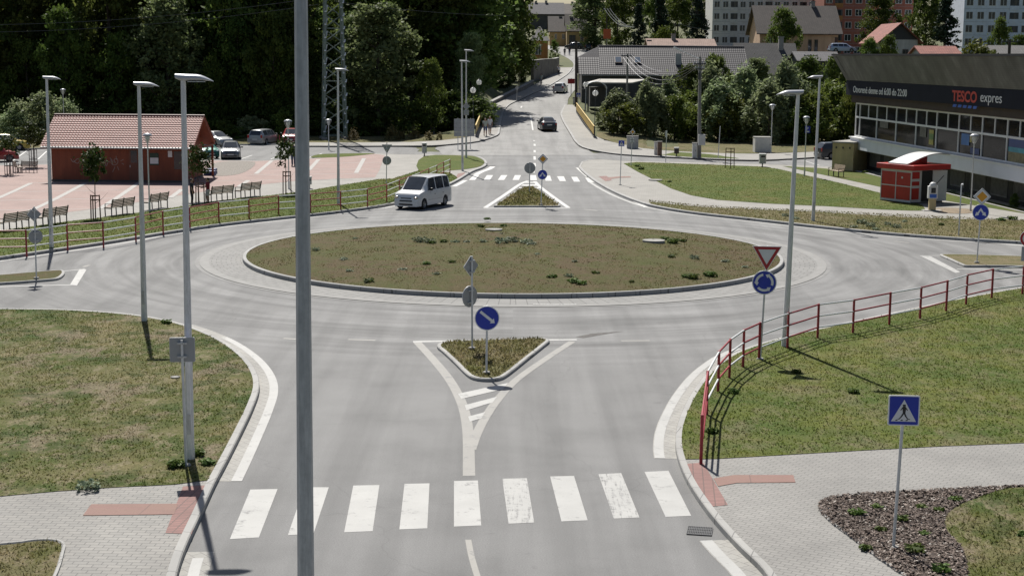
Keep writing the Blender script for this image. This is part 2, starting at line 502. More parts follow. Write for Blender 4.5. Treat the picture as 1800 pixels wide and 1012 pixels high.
# carriageway shoulders that carry the street over the terrain
mb = MB()
for L in (stA, stB):
    mb.strip([p + Vector((0, 0, .008)) for p in L], [p - Vector((0, 0, 1.6)) for p in L])
struct(mb.build('road_edge', m_kerb, fixn=False))

# ------------------------------------------------------------------ near left corner: lawn, pavement, kerb
Z1, Z2 = .12, .128
nl = crom(PP((-260, 545), (-120, 546), (0, 548), (120, 550), (230, 558), (300, 570), (350, 585), (395, 606), (430, 632), (451, 660), (456, 688), (445, 722), (425, 765), (400, 815), (378, 857), (352, 915), (327, 970), (313, 1012), (300, 1070)), 4)
far_l = [Vector((-30, P(300, 1070).y, 0)), Vector((-30, nl[0].y, 0))]
sheet('pavement', nl + far_l, Z1 - .004, m_pave)
kerb('kerb', nl, .17, .135, side=-1)
nl_in = offset(nl, -.17)
i1 = next(i for i, p in enumerate(nl_in) if p.y < P(372, 853).y)
lawn_l = nl_in[:i1] + PP((368, 853), (305, 861), (200, 866), (100, 873), (0, 882), (-300, 905)) + [Vector((-30, nl[0].y, 0))]
sheet('lawn', lawn_l, Z2, m_grass)
sheet('tactile_paving', PP((322, 864), (364, 862), (337, 949), (291, 947)), Z1 + .002, m_tact)
sheet('tactile_paving', PP((161, 896), (313, 895), (306, 914), (146, 916)), Z1 + .006, m_tact_g)
corner = crom(PP((-300, 990), (0, 970), (60, 963), (95, 963), (108, 970), (106, 985), (95, 1020), (60, 1090)), 3)
lawn_c = corner + PP((-300, 1090))
sheet('lawn', lawn_c, Z2 + .006, m_grass_v)
kerb('kerb', corner, .07, .16, side=1)
# slab gutter and white edge line
g0 = next(i for i, p in enumerate(nl) if p.x > P(310, 572).x and p.y < P(300, 570).y + .5)
g1 = next(i for i, p in enumerate(nl) if p.y < P(425, 852).y)
band('gutter', nl[g0:g1], 0, .50, .004, m_gut)
band('road_marking', nl[g0 + 5:g1], .27, .50, .008, m_white)
band('road_marking', nl[2:g0 + 5], .04, .20, .004, m_white)
g2 = next(i for i, p in enumerate(nl) if p.y < P(360, 958).y)
band('gutter', nl[g2:], 0, .52, .004, m_gut)
band('road_marking', nl[g2 + 1:], .16, .36, .008, m_white)

# ------------------------------------------------------------------ near right corner
nr = crom(PP((1375, 1070), (1342, 1012), (1292, 962), (1243, 905), (1207, 850), (1190, 806), (1187, 775), (1193, 745), (1211, 705), (1236, 669), (1264, 643), (1302, 621), (1380, 597), (1480, 574), (1600, 548), (1700, 527), (1800, 509), (1900, 493), (2050, 470)), 4)
far_r = [Vector((nr[-1].x + 10, nr[-1].y - 4, 0)), Vector((nr[-1].x + 10, nr[0].y, 0))]
sheet('pavement', nr + far_r, Z1 - .004, m_pave_r)
kerb('kerb', nr, .15, .13, side=-1)
nr_in = offset(nr, -.15)
j0 = next(i for i, p in enumerate(nr_in) if p.y > P(1200, 822).y)
lawn_r = nr_in[j0:] + [Vector((nr[-1].x + 10, nr[-1].y - 4, 0))] + PP((2300, 755), (2000, 775), (1800, 787), (1650, 793), (1500, 801), (1380, 808), (1262, 815))
sheet('lawn', lawn_r, Z2, m_grass_r)
sheet('tactile_paving', PP((1198, 824), (1236, 822), (1279, 897), (1248, 900)), Z1 + .002, m_tact)
sheet('tactile_paving', PP((1254, 850), (1290, 844), (1394, 844), (1398, 857), (1295, 858), (1262, 864)), Z1 + .006, m_tact_g)
bed = crom(PP((1700, 1090), (1570, 1012), (1500, 960), (1455, 925), (1438, 902), (1448, 888), (1480, 881), (1600, 873), (1800, 863), (2100, 848)), 4)
sheet('planting_bed', bed + PP((2200, 1090)), Z1 + .012, m_mulch)
kerb('kerb', bed, .06, .15, side=-1)
patch = crom(PP((1702, 1070), (1700, 1012), (1690, 975), (1668, 950), (1660, 925), (1680, 902), (1720, 885), (1760, 872), (1800, 867), (2100, 852)), 4)
lawn_p = patch + PP((2200, 1090))
sheet('lawn', lawn_p, Z1 + .026, m_grass)
e0 = next(i for i, p in enumerate(nr) if p.y > P(1170, 808).y)
e1 = next(i for i, p in enumerate(nr) if p.x > P(1290, 626).x and p.y > P(1290, 626).y)
band('gutter', nr[e0:e1], 0, .52, .004, m_gut)
band('road_marking', nr[e0:e1 + 2], .27, .50, .008, m_white)
band('road_marking', nr[e1 + 2:], .02, .22, .004, m_white)
e2 = next(i for i, p in enumerate(nr) if p.y > P(1250, 942).y)
band('gutter', nr[:e2], 0, .56, .004, m_gut)
band('road_marking', nr[:e2], .30, .54, .008, m_white)

# ------------------------------------------------------------------ central island, apron
def ring(name, r0, r1, z, mat, n=160):
    pts = [RC + Vector((math.cos(2 * math.pi * k / n), math.sin(2 * math.pi * k / n), 0)) for k in range(n + 1)]
    up = Vector((0, 0, z)); mb = MB()
    mb.strip([RC + (p - RC) * r0 + up for p in pts], [RC + (p - RC) * r1 + up for p in pts])
    o = mb.build(name, mat, fixn=False)
    if o.data.polygons[0].normal.z < 0: o.data.flip_normals()
    return struct(o)
def ring_paver():
    b = NB('apron_pavers'); co = b.pos()
    sub = b.n('ShaderNodeVectorMath', operation='SUBTRACT'); b.l(co, sub.inputs[0]); sub.inputs[1].default_value = RC
    sp = b.n('ShaderNodeSeparateXYZ'); b.l(sub.outputs[0], sp.inputs[0])
    r = b.math('SQRT', b.math('ADD', b.math('MULTIPLY', sp.outputs[0], sp.outputs[0]), b.math('MULTIPLY', sp.outputs[1], sp.outputs[1])))
    an = b.math('MULTIPLY', b.math('ARCTAN2', sp.outputs[0], sp.outputs[1]), 13.0)
    cb = b.n('ShaderNodeCombineXYZ'); b.l(r, cb.inputs[0]); b.l(an, cb.inputs[1])
    br = b.n('ShaderNodeTexBrick'); b.l(cb.outputs[0], br.inputs['Vector']); br.inputs['Scale'].default_value = 1
    br.inputs['Brick Width'].default_value = .42; br.inputs['Row Height'].default_value = .42; br.inputs['Mortar Size'].default_value = .018
    br.inputs['Color1'].default_value = (.225, .220, .210, 1); br.inputs['Color2'].default_value = (.20, .196, .187, 1); br.inputs['Mortar'].default_value = (.12, .116, .112, 1)
    c = b.mix(.4, br.outputs['Color'], b.ramp(b.noise(co, .7, 4), [(.3, .36), (.7, .62)]), 'OVERLAY')
    b.color(c).rough(.85); return b.m
m_apron = ring_paver()
m_apron_edge = M('apron_edge_stone', (.235, .23, .22), .85, .12, 2, kind='pos')
ring('apron', RR - .05, 13.55, .02, m_apron)
ring('apron', 13.55, 13.95, .024, m_apron_edge)
ring('apron', 13.95, 14.15, .006, M('apron_foot', (.20, .196, .19), .85, .15, 2, kind='pos'))
N = 180
island_foot = [RC + Vector((RR * math.cos(2 * math.pi * k / N), RR * math.sin(2 * math.pi * k / N), 0)) for k in range(N)]
kerb('kerb', island_foot, .16, .19, m_kerb_dark, closed=True, side=1)
mb = MB(); rings = 16; rmax = RR - .15
random.seed(4)
def dome(r): return .175 + .42 * (1 - (r / rmax) ** 2)
vs = [RC + Vector((0, 0, dome(0)))]
for i in range(1, rings + 1):
    r = rmax * i / rings
    for k in range(72):
        a = 2 * math.pi * k / 72
        vs.append(RC + Vector((r * math.cos(a), r * math.sin(a), dome(r) + (random.uniform(-.03, .03) if i < rings else 0))))
fs = [(0, 1 + k, 1 + (k + 1) % 72) for k in range(72)]
for i in range(rings - 1):
    for k in range(72):
        fs.append((1 + i * 72 + k, 1 + (i + 1) * 72 + k, 1 + (i + 1) * 72 + (k + 1) % 72, 1 + i * 72 + (k + 1) % 72))
mb.add(vs, fs); struct(mb.build('island_lawn', m_grass_b, smooth=True))

# ------------------------------------------------------------------ splitter islands
def splitter(px, gmat, h=.095, w=.12, rounding=3):
    pts = crom(PP(*px), rounding, closed=True)
    area = sum(a.x * b.y - b.x * a.y for a, b in zip(pts, pts[1:] + pts[:1]))
    if area < 0: pts = pts[::-1]
    kerb('kerb', pts, w, h, closed=True, side=1)
    ins = offset(pts, w, True)
    sheet('island_lawn', ins, h - .006, gmat)
    return ins
sp_near = splitter([(768, 612), (776, 606), (800, 603), (870, 600.5), (930, 598.5), (955, 598.5), (966, 602), (955, 612), (925, 636), (895, 660), (878, 669), (855, 671), (832, 668), (818, 660), (800, 642), (780, 623)], m_grass_v)
sp_far = splitter([(876, 364.5), (870, 363), (890, 349), (914, 334), (924, 331), (936, 331), (946, 334), (962, 346), (981, 360), (981, 364.5), (930, 364.5)], m_grass_v)
sp_left = splitter([(-150, 494), (-60, 490), (0, 486), (60, 481), (100, 478), (113, 479), (113, 485), (103, 492), (80, 495), (0, 501), (-150, 509)], m_grass_b)
sp_right = splitter([(1652, 451), (1660, 449.5), (1700, 450), (1800, 453), (1950, 459), (1950, 478), (1800, 471), (1740, 470), (1700, 470), (1688, 467), (1668, 458)], m_grass_v)

def stripe(name, px, z, mat): return sheet(name, PP(*px), z, mat)
def line(name, px, w, z, mat, n=4):
    pts = crom(PP(*px), n) if len(px) > 2 else PP(*px)
    return band(name, pts, -w / 2, w / 2, z, mat)

zebra = [[(440, 860), (488, 859), (455, 944), (404, 947)], [(535, 856), (578, 856), (551, 938), (506, 940)], [(621, 853), (667, 852), (655, 933), (605, 935)],
         [(711, 850), (755, 849), (751, 928), (702, 930)], [(798, 845), (840, 844), (846, 923), (798, 925)], [(883, 841), (926, 840), (939, 918), (894, 920)],
         [(967, 837), (1009, 836), (1033, 914), (987, 916)], [(1052, 833), (1092, 831), (1124, 909), (1079, 911)], [(1133, 829), (1175, 827), (1215, 906), (1170, 908)]]
for i, q in enumerate(zebra): stripe('zebra_stripe', q, .004, m_white_w if i in (5, 7) else m_white)
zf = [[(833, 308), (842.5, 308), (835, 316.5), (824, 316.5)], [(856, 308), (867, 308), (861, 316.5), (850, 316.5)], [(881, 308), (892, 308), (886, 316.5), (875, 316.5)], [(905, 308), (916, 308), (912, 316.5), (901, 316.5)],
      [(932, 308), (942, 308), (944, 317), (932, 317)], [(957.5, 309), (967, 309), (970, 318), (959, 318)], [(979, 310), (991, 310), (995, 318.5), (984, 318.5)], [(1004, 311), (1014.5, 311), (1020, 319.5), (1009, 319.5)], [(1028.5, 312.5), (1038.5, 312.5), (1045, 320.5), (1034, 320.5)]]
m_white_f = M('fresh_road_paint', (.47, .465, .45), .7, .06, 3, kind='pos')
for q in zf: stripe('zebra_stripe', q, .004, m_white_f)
# near splitter markings
line('road_marking', [(733, 601), (760, 630), (788, 664), (806, 695), (817, 725), (823, 765), (824.5, 836)], .27, .0040, m_cream)
line('road_marking', [(1006, 600), (960, 630), (908, 667), (874, 703), (851, 737), (837, 765), (828, 790)], .24, .0052, m_cream)
line('road_marking', [(726, 600.5), (870, 598.5), (1014, 597)], .26, .0064, m_white)
for q in ([(805, 692), (893, 673), (884, 684), (811, 701)], [(817, 712), (874, 697), (866, 707), (820, 721)], [(823, 732), (853, 724), (846, 735), (826, 741)]): stripe('road_marking', q, .0076, m_white)
line('road_marking', [(823, 948), (829, 978), (839, 1012), (855, 1060)], .115, .004, m_grey_paint)
for a in ([(498, 594.5), (521, 596)], [(612, 596.5), (660, 598)], [(1092, 599), (1142, 598.5)], [(1572, 424), (1598, 427)], [(146, 469), (158, 466)]): line('road_marking', a, .16, .004, m_grey_paint)
line('road_marking', [(1026, 368), (1050, 370.5)], .2, .004, m_grey_paint)
# far splitter, far arm
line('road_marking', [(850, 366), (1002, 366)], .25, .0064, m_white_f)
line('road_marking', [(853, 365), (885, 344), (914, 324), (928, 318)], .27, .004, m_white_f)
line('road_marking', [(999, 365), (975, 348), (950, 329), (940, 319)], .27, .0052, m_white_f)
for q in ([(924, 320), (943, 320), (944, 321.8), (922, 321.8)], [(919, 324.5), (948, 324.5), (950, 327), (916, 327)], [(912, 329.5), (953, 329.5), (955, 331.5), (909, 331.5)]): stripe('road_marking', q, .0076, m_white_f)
# left splitter
line('road_marking', [(-100, 510.5), (0, 504), (128, 500.5)], .17, .004, m_white)
stripe('road_marking', [(123, 500.5), (135, 502), (152, 474), (140, 473)], .0052, m_white)
line('road_marking', [(108, 477), (150, 473)], .14, .0064, m_white)
# right splitter
line('road_marking', [(1617, 449.5), (1660, 449)], .12, .004, m_white)
stripe('road_marking', [(1618, 450), (1636, 450.5), (1688, 478), (1680, 480)], .0052, m_white)
line('road_marking', [(1682, 473), (1760, 474), (1850, 475.5)], .16, .0064, m_white)
line('road_marking', [(1700, 424), (1800, 432), (2000, 445)], .22, .004, m_white)
# the street's centre line
def street_line(px, w, mat, z=.02):
    pts = [p + Vector((0, 0, z - .004)) for p in crom(PP(*px), 4)] if len(px) > 2 else [p for p in PP(*px)]
    mb = MB(); a, b = offset(pts, -w / 2), offset(pts, w / 2); up = Vector((0, 0, z))
    mb.strip([p + up for p in a], [p + up for p in b]); o = mb.build('road_marking', mat, fixn=False)
    if o.data.polygons[0].normal.z < 0: o.data.flip_normals()
    struct(o)
street_line([(932.5, 204), (934, 212), (936.5, 228), (939, 249)], .17, m_white_f)
for a, b in ((253.5, 257), (264.5, 269), (275, 281), (287, 293)): street_line([(939.6, a), (940, b)], .2, m_white_f, .02 if a < 274 else .006)
street_line([(938.5, 296), (937.5, 304)], .2, m_white_f, .006)
for y in (168, 178, 190): street_line([(916 + (190 - y) * .5, y), (917 + (190 - y) * .5, y - 3)], .2, m_white_f)

# scuffed paint, a rough gravelly patch and worn ground on the left lawn
stripe('road_patch', [(1012, 592), (1040, 586), (1096, 582), (1060, 588), (1025, 594)], .0036, soil_mat('loose_grit', (.07, .065, .06), (.17, .16, .15), 8))
line('road_marking', [(937, 535.6), (975, 536.4), (1013, 536)], .18, .030, m_white_w)
# ------------------------------------------------------------------ far right block: pavement, lawns
fr = crom(PP((1017, 296), (1024, 304), (1040, 317), (1062, 331), (1090, 345), (1130, 360), (1170, 369), (1230, 378), (1330, 389), (1450, 402.5), (1580, 415), (1700, 423.5), (1800, 429.5), (1950, 439), (2150, 452)), 4)
fr_top = PP((2150, 330), (1900, 318), (1700, 305), (1500, 299.5), (1440, 294), (1350, 291.2), (1250, 288), (1100, 285), (1060, 282.5), (1035, 283), (1022, 287))
sheet('pavement', fr + fr_top, Z1 - .004, m_pave_beige)
kerb('kerb', fr, .2, .14, m_kerb_dark, side=1)
kerb('kerb', list(reversed(PP((1460, 297.5), (1440, 294), (1350, 291.2), (1250, 288), (1100, 285), (1060, 282.5), (1035, 283), (1022, 287), (1017, 296)))), .15, .13, side=-1)
fr_in = offset(fr, .2)
k0 = next(i for i, p in enumerate(fr_in) if p.x > P(1143, 362).x)
sheet('lawn', fr_in[k0:] + PP((2150, 410), (1900, 394), (1800, 388), (1700, 386), (1600, 383), (1450, 374), (1330, 369), (1240, 365), (1180, 359.5), (1140, 355), z=.1), Z2, m_grass_v)
lawn_f = crom(PP((1096, 290), (1120, 287.5)), 1) + PP((1250, 290), (1340, 293.5), (1370, 298), (1400, 305), (1480, 323), (1553, 341), (1600, 353), (1622, 362), (1628, 371), (1600, 371), (1550, 369), (1450, 363), (1350, 358.5), (1260, 352), (1215, 344), (1180, 332), (1150, 317), (1120, 302), z=.1)
sheet('lawn', lawn_f, Z2, m_grass_f)
lawn_h = PP((1375, 292.5), (1440, 296), (1500, 301), (1570, 316), (1662, 336), (1800, 369), (1900, 392), (1850, 384), (1740, 366), (1660, 353), (1556, 331), (1450, 308.5), z=.1)
sheet('lawn', lawn_h, Z2, m_grass_f)
sheet('bare_patch', crom(PP((1640, 369), (1655, 366), (1690, 367), (1718, 371), (1700, 376), (1660, 375), z=.1), 3, True), Z2 + .006, m_soil)
sheet('tactile_paving', PP((1052, 313), (1066, 312), (1076, 320), (1064, 321.5)), Z1 + .004, m_tact)
sheet('tactile_paving', PP((1068, 315), (1090, 313), (1108, 313), (1109, 315), (1090, 315.5), (1072, 318)), Z1 + .008, m_tact_g)
# white edge line along the far right kerb, block by the crossing
band('road_marking', fr[k0 - 12:], -.42, -.20, .004, m_white)
stripe('road_marking', [(1012, 295), (1022, 295), (1041, 311), (1030, 311)], .0045, m_white_f)
stripe('road_marking', [(1055, 324), (1063, 324.5), (1139, 364), (1132, 364.5)], .0045, m_white_f)

# ------------------------------------------------------------------ pavement beyond the side street, by the bridge
rk = PP((992, 186), (989, 192), (985, 201), (987, 210), (992, 220), (998, 230), (1004, 240), (1010, 250), (1024, 261), (1058, 269), (1100, 274), (1200, 279.5), (1300, 283.5), (1360, 283), (1460, 277))
ro = PP((1006, 186), (1012, 190), (1019, 199), (1026, 210), (1033, 222), (1040, 233), (1047, 241), (1062, 248), (1085, 254), (1110, 259), (1130, 263), (1200, 269), (1300, 272.5), (1360, 272), (1460, 268))
rk, ro = crom(rk, 3), crom(ro, 3)
mb = MB(); U = Vector((0, 0, .13)); mb.strip([p + U for p in rk], [p + U for p in ro]); mb.strip([p + U for p in rk], [p - U for p in rk]); mb.strip([p + U for p in ro], [p - U * 2 for p in ro])
o = mb.build('pavement', m_pave_beige); struct(o)
kerb('kerb', [p + Vector((0, 0, .012)) for p in rk], .22, .13, m_kerb_dark, side=1)
# grass strip and dirt behind that pavement
dirt = PP((1047, 240), (1085, 252), (1130, 261), (1200, 267), (1300, 270.5), (1460, 266), (1700, 262), (1700, 236), (1300, 240), (1100, 238))
mb = MB(); half = 5
mb.strip([p + Vector((0, 0, .06)) for p in PP((1050, 242), (1085, 253), (1130, 262), (1200, 268), (1300, 271.5), (1460, 267), (1700, 262))],
         [p + Vector((0, 0, .05)) for p in PP((1048, 232), (1090, 236), (1130, 238), (1200, 238), (1300, 238), (1460, 236), (1700, 232))])
o = mb.build('grass_bank', m_grass_v); struct(o)
sheet('lawn', crom(PP((1126, 266.5), (1180, 269.5), (1250, 274), (1275, 278), (1300, 281.5), (1240, 280), (1180, 276.5), (1140, 272)), 2, True), .142, m_grass_f)

# ------------------------------------------------------------------ pavement on the left side of the bridge and past the car park
lk = crom(PP((508, 258.5), (600, 259), (700, 258.5), (760, 258), (800, 255), (840, 250.5), (874, 240), (879, 230), (880.5, 220), (882.5, 210), (885, 200), (891, 190), (900, 183), (918, 175), (936, 166), (957, 157), (973, 148), (986, 140), (1000, 130), (1007, 120)), 3)
lo_ = crom(PP((508, 252.5), (600, 253), (700, 252), (760, 250), (795, 247), (822, 243), (834, 239), (840, 230), (845, 221), (848, 210), (852, 199), (856, 191), (868, 182), (886, 174), (903, 166), (926, 157), (944, 148), (958, 140), (974, 130), (984, 120)), 3)
mb = MB(); mb.strip([p + U for p in lk], [p + U for p in lo_]); mb.strip([p + U for p in lk], [p - U for p in lk]); mb.strip([p + U for p in lo_], [p - U * 2 for p in lo_])
struct(mb.build('pavement', m_pave_beige))
kerb('kerb', [p + Vector((0, 0, .012)) for p in lk], .22, .13, m_kerb_dark, side=1)
# rough verge between car park and trees
mb = MB()
mb.strip([p + Vector((0, 0, .10)) for p in PP((-200, 268), (0, 264), (100, 261), (300, 258), (508, 253), (600, 253.6), (700, 252.4), (790, 247.5), (830, 240))],
         [p + Vector((0, 0, .12)) for p in PP((-200, 246), (0, 246), (100, 246), (300, 244), (508, 243), (600, 243), (700, 240), (790, 238), (828, 233))])
struct(mb.build('verge', m_grass_v))
kerb('kerb', PP((-200, 269), (0, 264.5), (100, 261.5), (300, 258.5), (508, 254)), .18, .12, m_kerb_dark, side=1)

# ------------------------------------------------------------------ plaza on the left
pz = crom(PP((-260, 487), (-120, 472), (0, 457), (100, 442.5), (200, 427.5), (300, 411), (400, 396.5), (500, 385.5), (600, 374.5), (690, 361), (745, 346), (800, 322), (830, 304), (848, 297), (856, 291), (853, 283), (838, 276.5), (815, 274)), 4)
pz_top = PP((740, 274), (700, 273.5), (655, 271.5), (560, 280), (450, 285), (370, 284), (90, 291), (-300, 300))
sheet('pavement', pz + pz_top, Z1 - .004, m_pave_beige)
kerb('kerb', pz, .2, .14, m_kerb_dark, side=1)
kerb('kerb', list(reversed(PP((815, 274), (740, 274), (700, 273.5), (655, 271.5), (560, 280), (450, 285), (370, 284), (90, 291), (-300, 300)))), .12, .124, side=-1)
pink_low = [(-300, 425), (-100, 403), (0, 391), (125, 376), (190, 367.5), (300, 349), (412, 332), (450, 328.5), (520, 321), (600, 317), (659, 315)]
sheet('plaza_paving', PP(*pink_low) + PP((667, 302), (676, 275.5), (655, 272.5), (560, 281), (450, 286), (370, 285), (90, 292), (-300, 301)), Z1 + .002, m_pave_pink)
pz_in = offset(pz, .2)
q1 = next(i for i, p in enumerate(pz_in) if p.x > P(806, 318).x)
grass_up = PP((738, 302), (690, 317), (665, 318), (630, 324), (590, 330), (545, 338), (500, 344), (437, 351), (400, 354.5), (300, 369.5), (240, 378), (182, 386), (120, 393), (50, 403), (0, 409.5), (-120, 424), (-260, 441))
sheet('lawn', pz_in[:q1] + PP((800, 312), (790, 306)) + grass_up, Z2, m_grass_f)
sheet('lawn', crom(PP((736, 302.5), (746, 277), (815, 276), (836, 278), (850, 285), (850, 291), (838, 297), (800, 302)), 3, True), Z2 + .005, m_grass_f)
sheet('lawn', crom(PP((547, 279.5), (560, 274), (600, 272.5), (650, 272), (656, 273), (620, 277), (580, 279.5)), 3, True), Z2 + .004, m_grass_f)
sheet('tactile_paving', PP((805, 308), (818, 306), (812, 315), (800, 317)), Z1 + .004, m_tact)
sheet('gravel_patch', crom(PP((366, 300), (385, 287.5), (440, 286.5), (449, 290), (440, 300), (420, 309), (390, 312.5), (368, 310)), 3, True), Z1 + .012, m_gravel)
for a in ([(55, 325), (190, 323), (330, 321.5)], [(375, 321.2), (450, 320), (520, 318)], [(25, 340.5), (320, 336)], [(0, 356), (250, 351)], [(-60, 374), (160, 371)],
          [(515, 290), (672, 288.5)], [(455, 301), (667, 300)], [(440, 310), (662, 308)], [(560, 320), (600, 316.5)]):
    line('plaza_line', a, .16, Z1 + .006, m_wline, 2)
for a in ([(-60, 372), (0, 350.5), (55, 325)], [(42, 380), (100, 352), (150, 325)], [(175, 371), (215, 345), (246, 323)], [(300, 351), (320, 336)], [(420, 331), (437, 320)], [(450, 308.5), (478, 285)], [(543, 302), (560, 283)], [(626, 307), (640, 281)]):
    line('plaza_line', a, .34, Z1 + .010, m_wline, 2)
for a in ([(10, 292), (50, 263)], [(67, 280), (82, 266)], [(368, 282), (384, 276)], [(423, 280), (443, 273)], [(476, 280), (490, 275)], [(541, 278), (566, 270)], [(536, 256), (552, 252)], [(-40, 292), (0, 285)]):
    line('road_marking', a, .13, .005, m_white_f, 2)
# white edge line along plaza kerb
q0 = next(i for i, p in enumerate(pz) if p.x > P(0, 457).x)
q2 = next(i for i, p in enumerate(pz) if p.x > P(690, 361).x)
band('road_marking', pz[:q2], -.40, -.20, .004, m_white)
q3 = next(i for i, p in enumerate(pz) if p.x > P(795, 324).x)
q4 = next(i for i, p in enumerate(pz) if p.x > P(822, 308).x)
band('road_marking', pz[q2 + 6:q3 + 2], -.55, -.20, .004, m_white_f)
band('road_marking', pz[q4:q4 + 9], -.75, -.30, .004, m_white_f)
# side street opening on the right, bay lines
for a in ([(1415, 283), (1440, 291)], [(1370, 283.5), (1395, 281)]): line('road_marking', a, .13, .005, m_white_f, 2)
# ------------------------------------------------------------------ street furniture materials
def galv(name, col, rough=.55):
    b = NB(name); co = b.pos('obj')
    f = b.noise(b.pos('obj', (6, 6, .8)), 3, 5, .7); g = b.noise(co, 12, 3)
    c = b.ramp(f, [(.3, tuple(x * .78 for x in col)), (.7, tuple(x * 1.15 for x in col))])
    c = b.mix(.3, c, b.ramp(g, [(.3, .35), (.7, .65)]), 'OVERLAY')
    b.color(c).rough(rough); b.b.inputs['Metallic'].default_value = .05
    return b.m
m_galv = galv('galvanised_steel', (.66, .655, .64))
m_galv_d = galv('weathered_steel', (.50, .495, .48), .6)
m_head = M('lamp_housing', (.40, .41, .44), .35, .05, 2)
m_lens = M('lamp_lens', (.62, .63, .62), .2, .05, 5)
m_red = M('red_rail_paint', (.30, .022, .030), .45, .18, 4)
m_rwhite = M('white_rail_paint', (.66, .66, .65), .45, .08, 4)
m_back = M('sign_back', (.33, .335, .34), .55, .08, 3, .2)
m_swhite = M('sign_white', (.70, .70, .71), .4, .04, 3)
m_sblue = M('sign_blue', (.012, .034, .36), .4, .08, 3)
m_sred = M('sign_red', (.38, .018, .025), .4, .08, 3)
m_sblack = M('sign_black', (.015, .015, .016), .5, .1, 3)
m_sorange = M('sign_orange', (.66, .30, .02), .4, .06, 3)
m_conc = M('concrete', (.30, .29, .27), .9, .2, 3)
m_wood = M('bench_wood', (.28, .235, .19), .75, .25, 8)
m_iron = M('dark_iron', (.045, .045, .048), .5, .15, 6)
m_black = M('black_plastic', (.018, .018, .02), .5, .1, 5)
m_stake = M('wood_stake', (.17, .10, .065), .85, .25, 6)
m_ybar = M('yellow_rail_paint', (.50, .33, .045), .5, .15, 4)

# ------------------------------------------------------------------ tall street lamps
def street_lamp(base, top, d_head, label, hl=.82, r0=.10, r1=.055, mat=None, plate=True, dia=1.0):
    b = P(*base); h = W(top[0], top[1], b.y).z - b.z
    tp = W(top[0], top[1], b.y)
    t = thing('street_lamp', label, 'street lamp', b, 0, 'leaf-headed street lamps')
    tilt = Vector((tp.x - b.x, 0, h))
    r0 *= dia; r1 *= dia
    pole = MB().tube([(0, 0, -.05), (0, 0, .35), (0, 0, .36)] + [tuple(tilt * k) for k in (.25, .5, .75, 1)], [r0 * 1.08, r0 * 1.06, r0, r0 * .9, r0 * .78, r0 * .67, r1], 8, ph=math.pi / 8)
    pole.build('pole', mat or m_galv, t, smooth=math.radians(25))
    if plate: MB().lathe([(.0, .0), (.24, .0), (.24, .05), (.20, .09), (.12, .10)], 16).build('base_plate', m_swhite, t, smooth=True)
    MB().box(-.045, .045, -r0 * 1.02 - .006, -r0 * .8, .7, 1.15).build('service_door', m_galv_d, t)
    # leaf shaped luminaire
    hd = bpy.data.objects.new('lamp_head', None)
    mbh = MB(); secs = 9
    prof = []
    for i in range(secs + 1):
        u = i / secs; x = -.16 + u * hl
        wd = .155 * (math.sin(math.pi * min(1, .22 + u * .62)) ** .7) * (1 if u < .85 else (1 - (u - .85) / .15 * .75))
        zt = .185 - .02 * u - .16 * max(0, u - .60) ** 1.4 * 3.0
        zb = .02 + .015 * u if u > .12 else .07 - .4 * u
        zb = min(zb, zt - .012)
        prof.append((x, wd, zb, zt))
    vs = []
    for x, w, zb, zt in prof:
        zm = (zb + zt) / 2
        for a in range(12):
            an = 2 * math.pi * a / 12
            vs.append((x, w * math.cos(an), zm + (zt - zm) * math.sin(an) * (1 if math.sin(an) > 0 else .8)))
    n = len(prof); fs = [(i * 12 + k, i * 12 + (k + 1) % 12, (i + 1) * 12 + (k + 1) % 12, (i + 1) * 12 + k) for i in range(n - 1) for k in range(12)]
    fs += [tuple(range(12)), tuple(range((n - 1) * 12, n * 12))]
    mbh.add(vs, fs)
    bpy.data.objects.remove(hd)
    ho = mbh.build('lamp_head', m_head, t, smooth=60)
    ho.location = tilt - Vector((0, 0, .05)); ho.rotation_euler = (0, 0, d_head)
    l = MB().box(.10, .46, -.09, .09, .012, .024).build('lamp_lens', m_lens, ho)
    return t

street_lamp((335, 815), (322, 141), 0.05, 'tall grey street lamp on the near left lawn with a square sign at its foot', .80, .095)
street_lamp((254, 570), (244, 151), 0.05, 'tall grey street lamp at the top edge of the near left lawn', .82, .10)
street_lamp((91, 440), (82, 139), 0.05, 'tall grey street lamp in the grass strip by the leftmost benches', .80, .10)
street_lamp((595, 362), (594, 124), 0.05, 'tall grey street lamp in front of the lattice pylon, by the railing', .80, .095)
street_lamp((813, 303), (811.5, 109), 0.05, 'tall grey street lamp on the small lawn left of the far zebra crossing', .85, .095, plate=False)
street_lamp((819.5, 280), (819.5, 90), 0.05, 'tallest thin grey street lamp with signs on its pole by the bridge', .85, .09, plate=False)
street_lamp((1379, 615), (1403, 166), math.pi - .1, 'tall grey street lamp behind the roundabout sign on the right lawn', .82, .10)
street_lamp((1429, 392), (1441, 137), math.pi - .25, 'tall grey street lamp on the right verge between road and footpath', .82, .10)
# the big mast close to the camera
fg = W(536, 1000, 16.0); fg2 = W(528.5, -60, 16.0)
t = thing('street_lamp', 'large weathered octagonal steel mast standing closest, cut by both picture edges', 'street lamp', (fg.x, 16.0, 0))
MB().tube([(-.01, 0, 0), (fg2.x - fg.x, 0, fg2.z)], [.105, .069], 8, ph=.2).build('pole', m_galv_d, t, smooth=math.radians(20))
MB().lathe([(0, 0), (.28, 0), (.28, .05), (.2, .1)], 16).build('base_plate', m_conc, t)

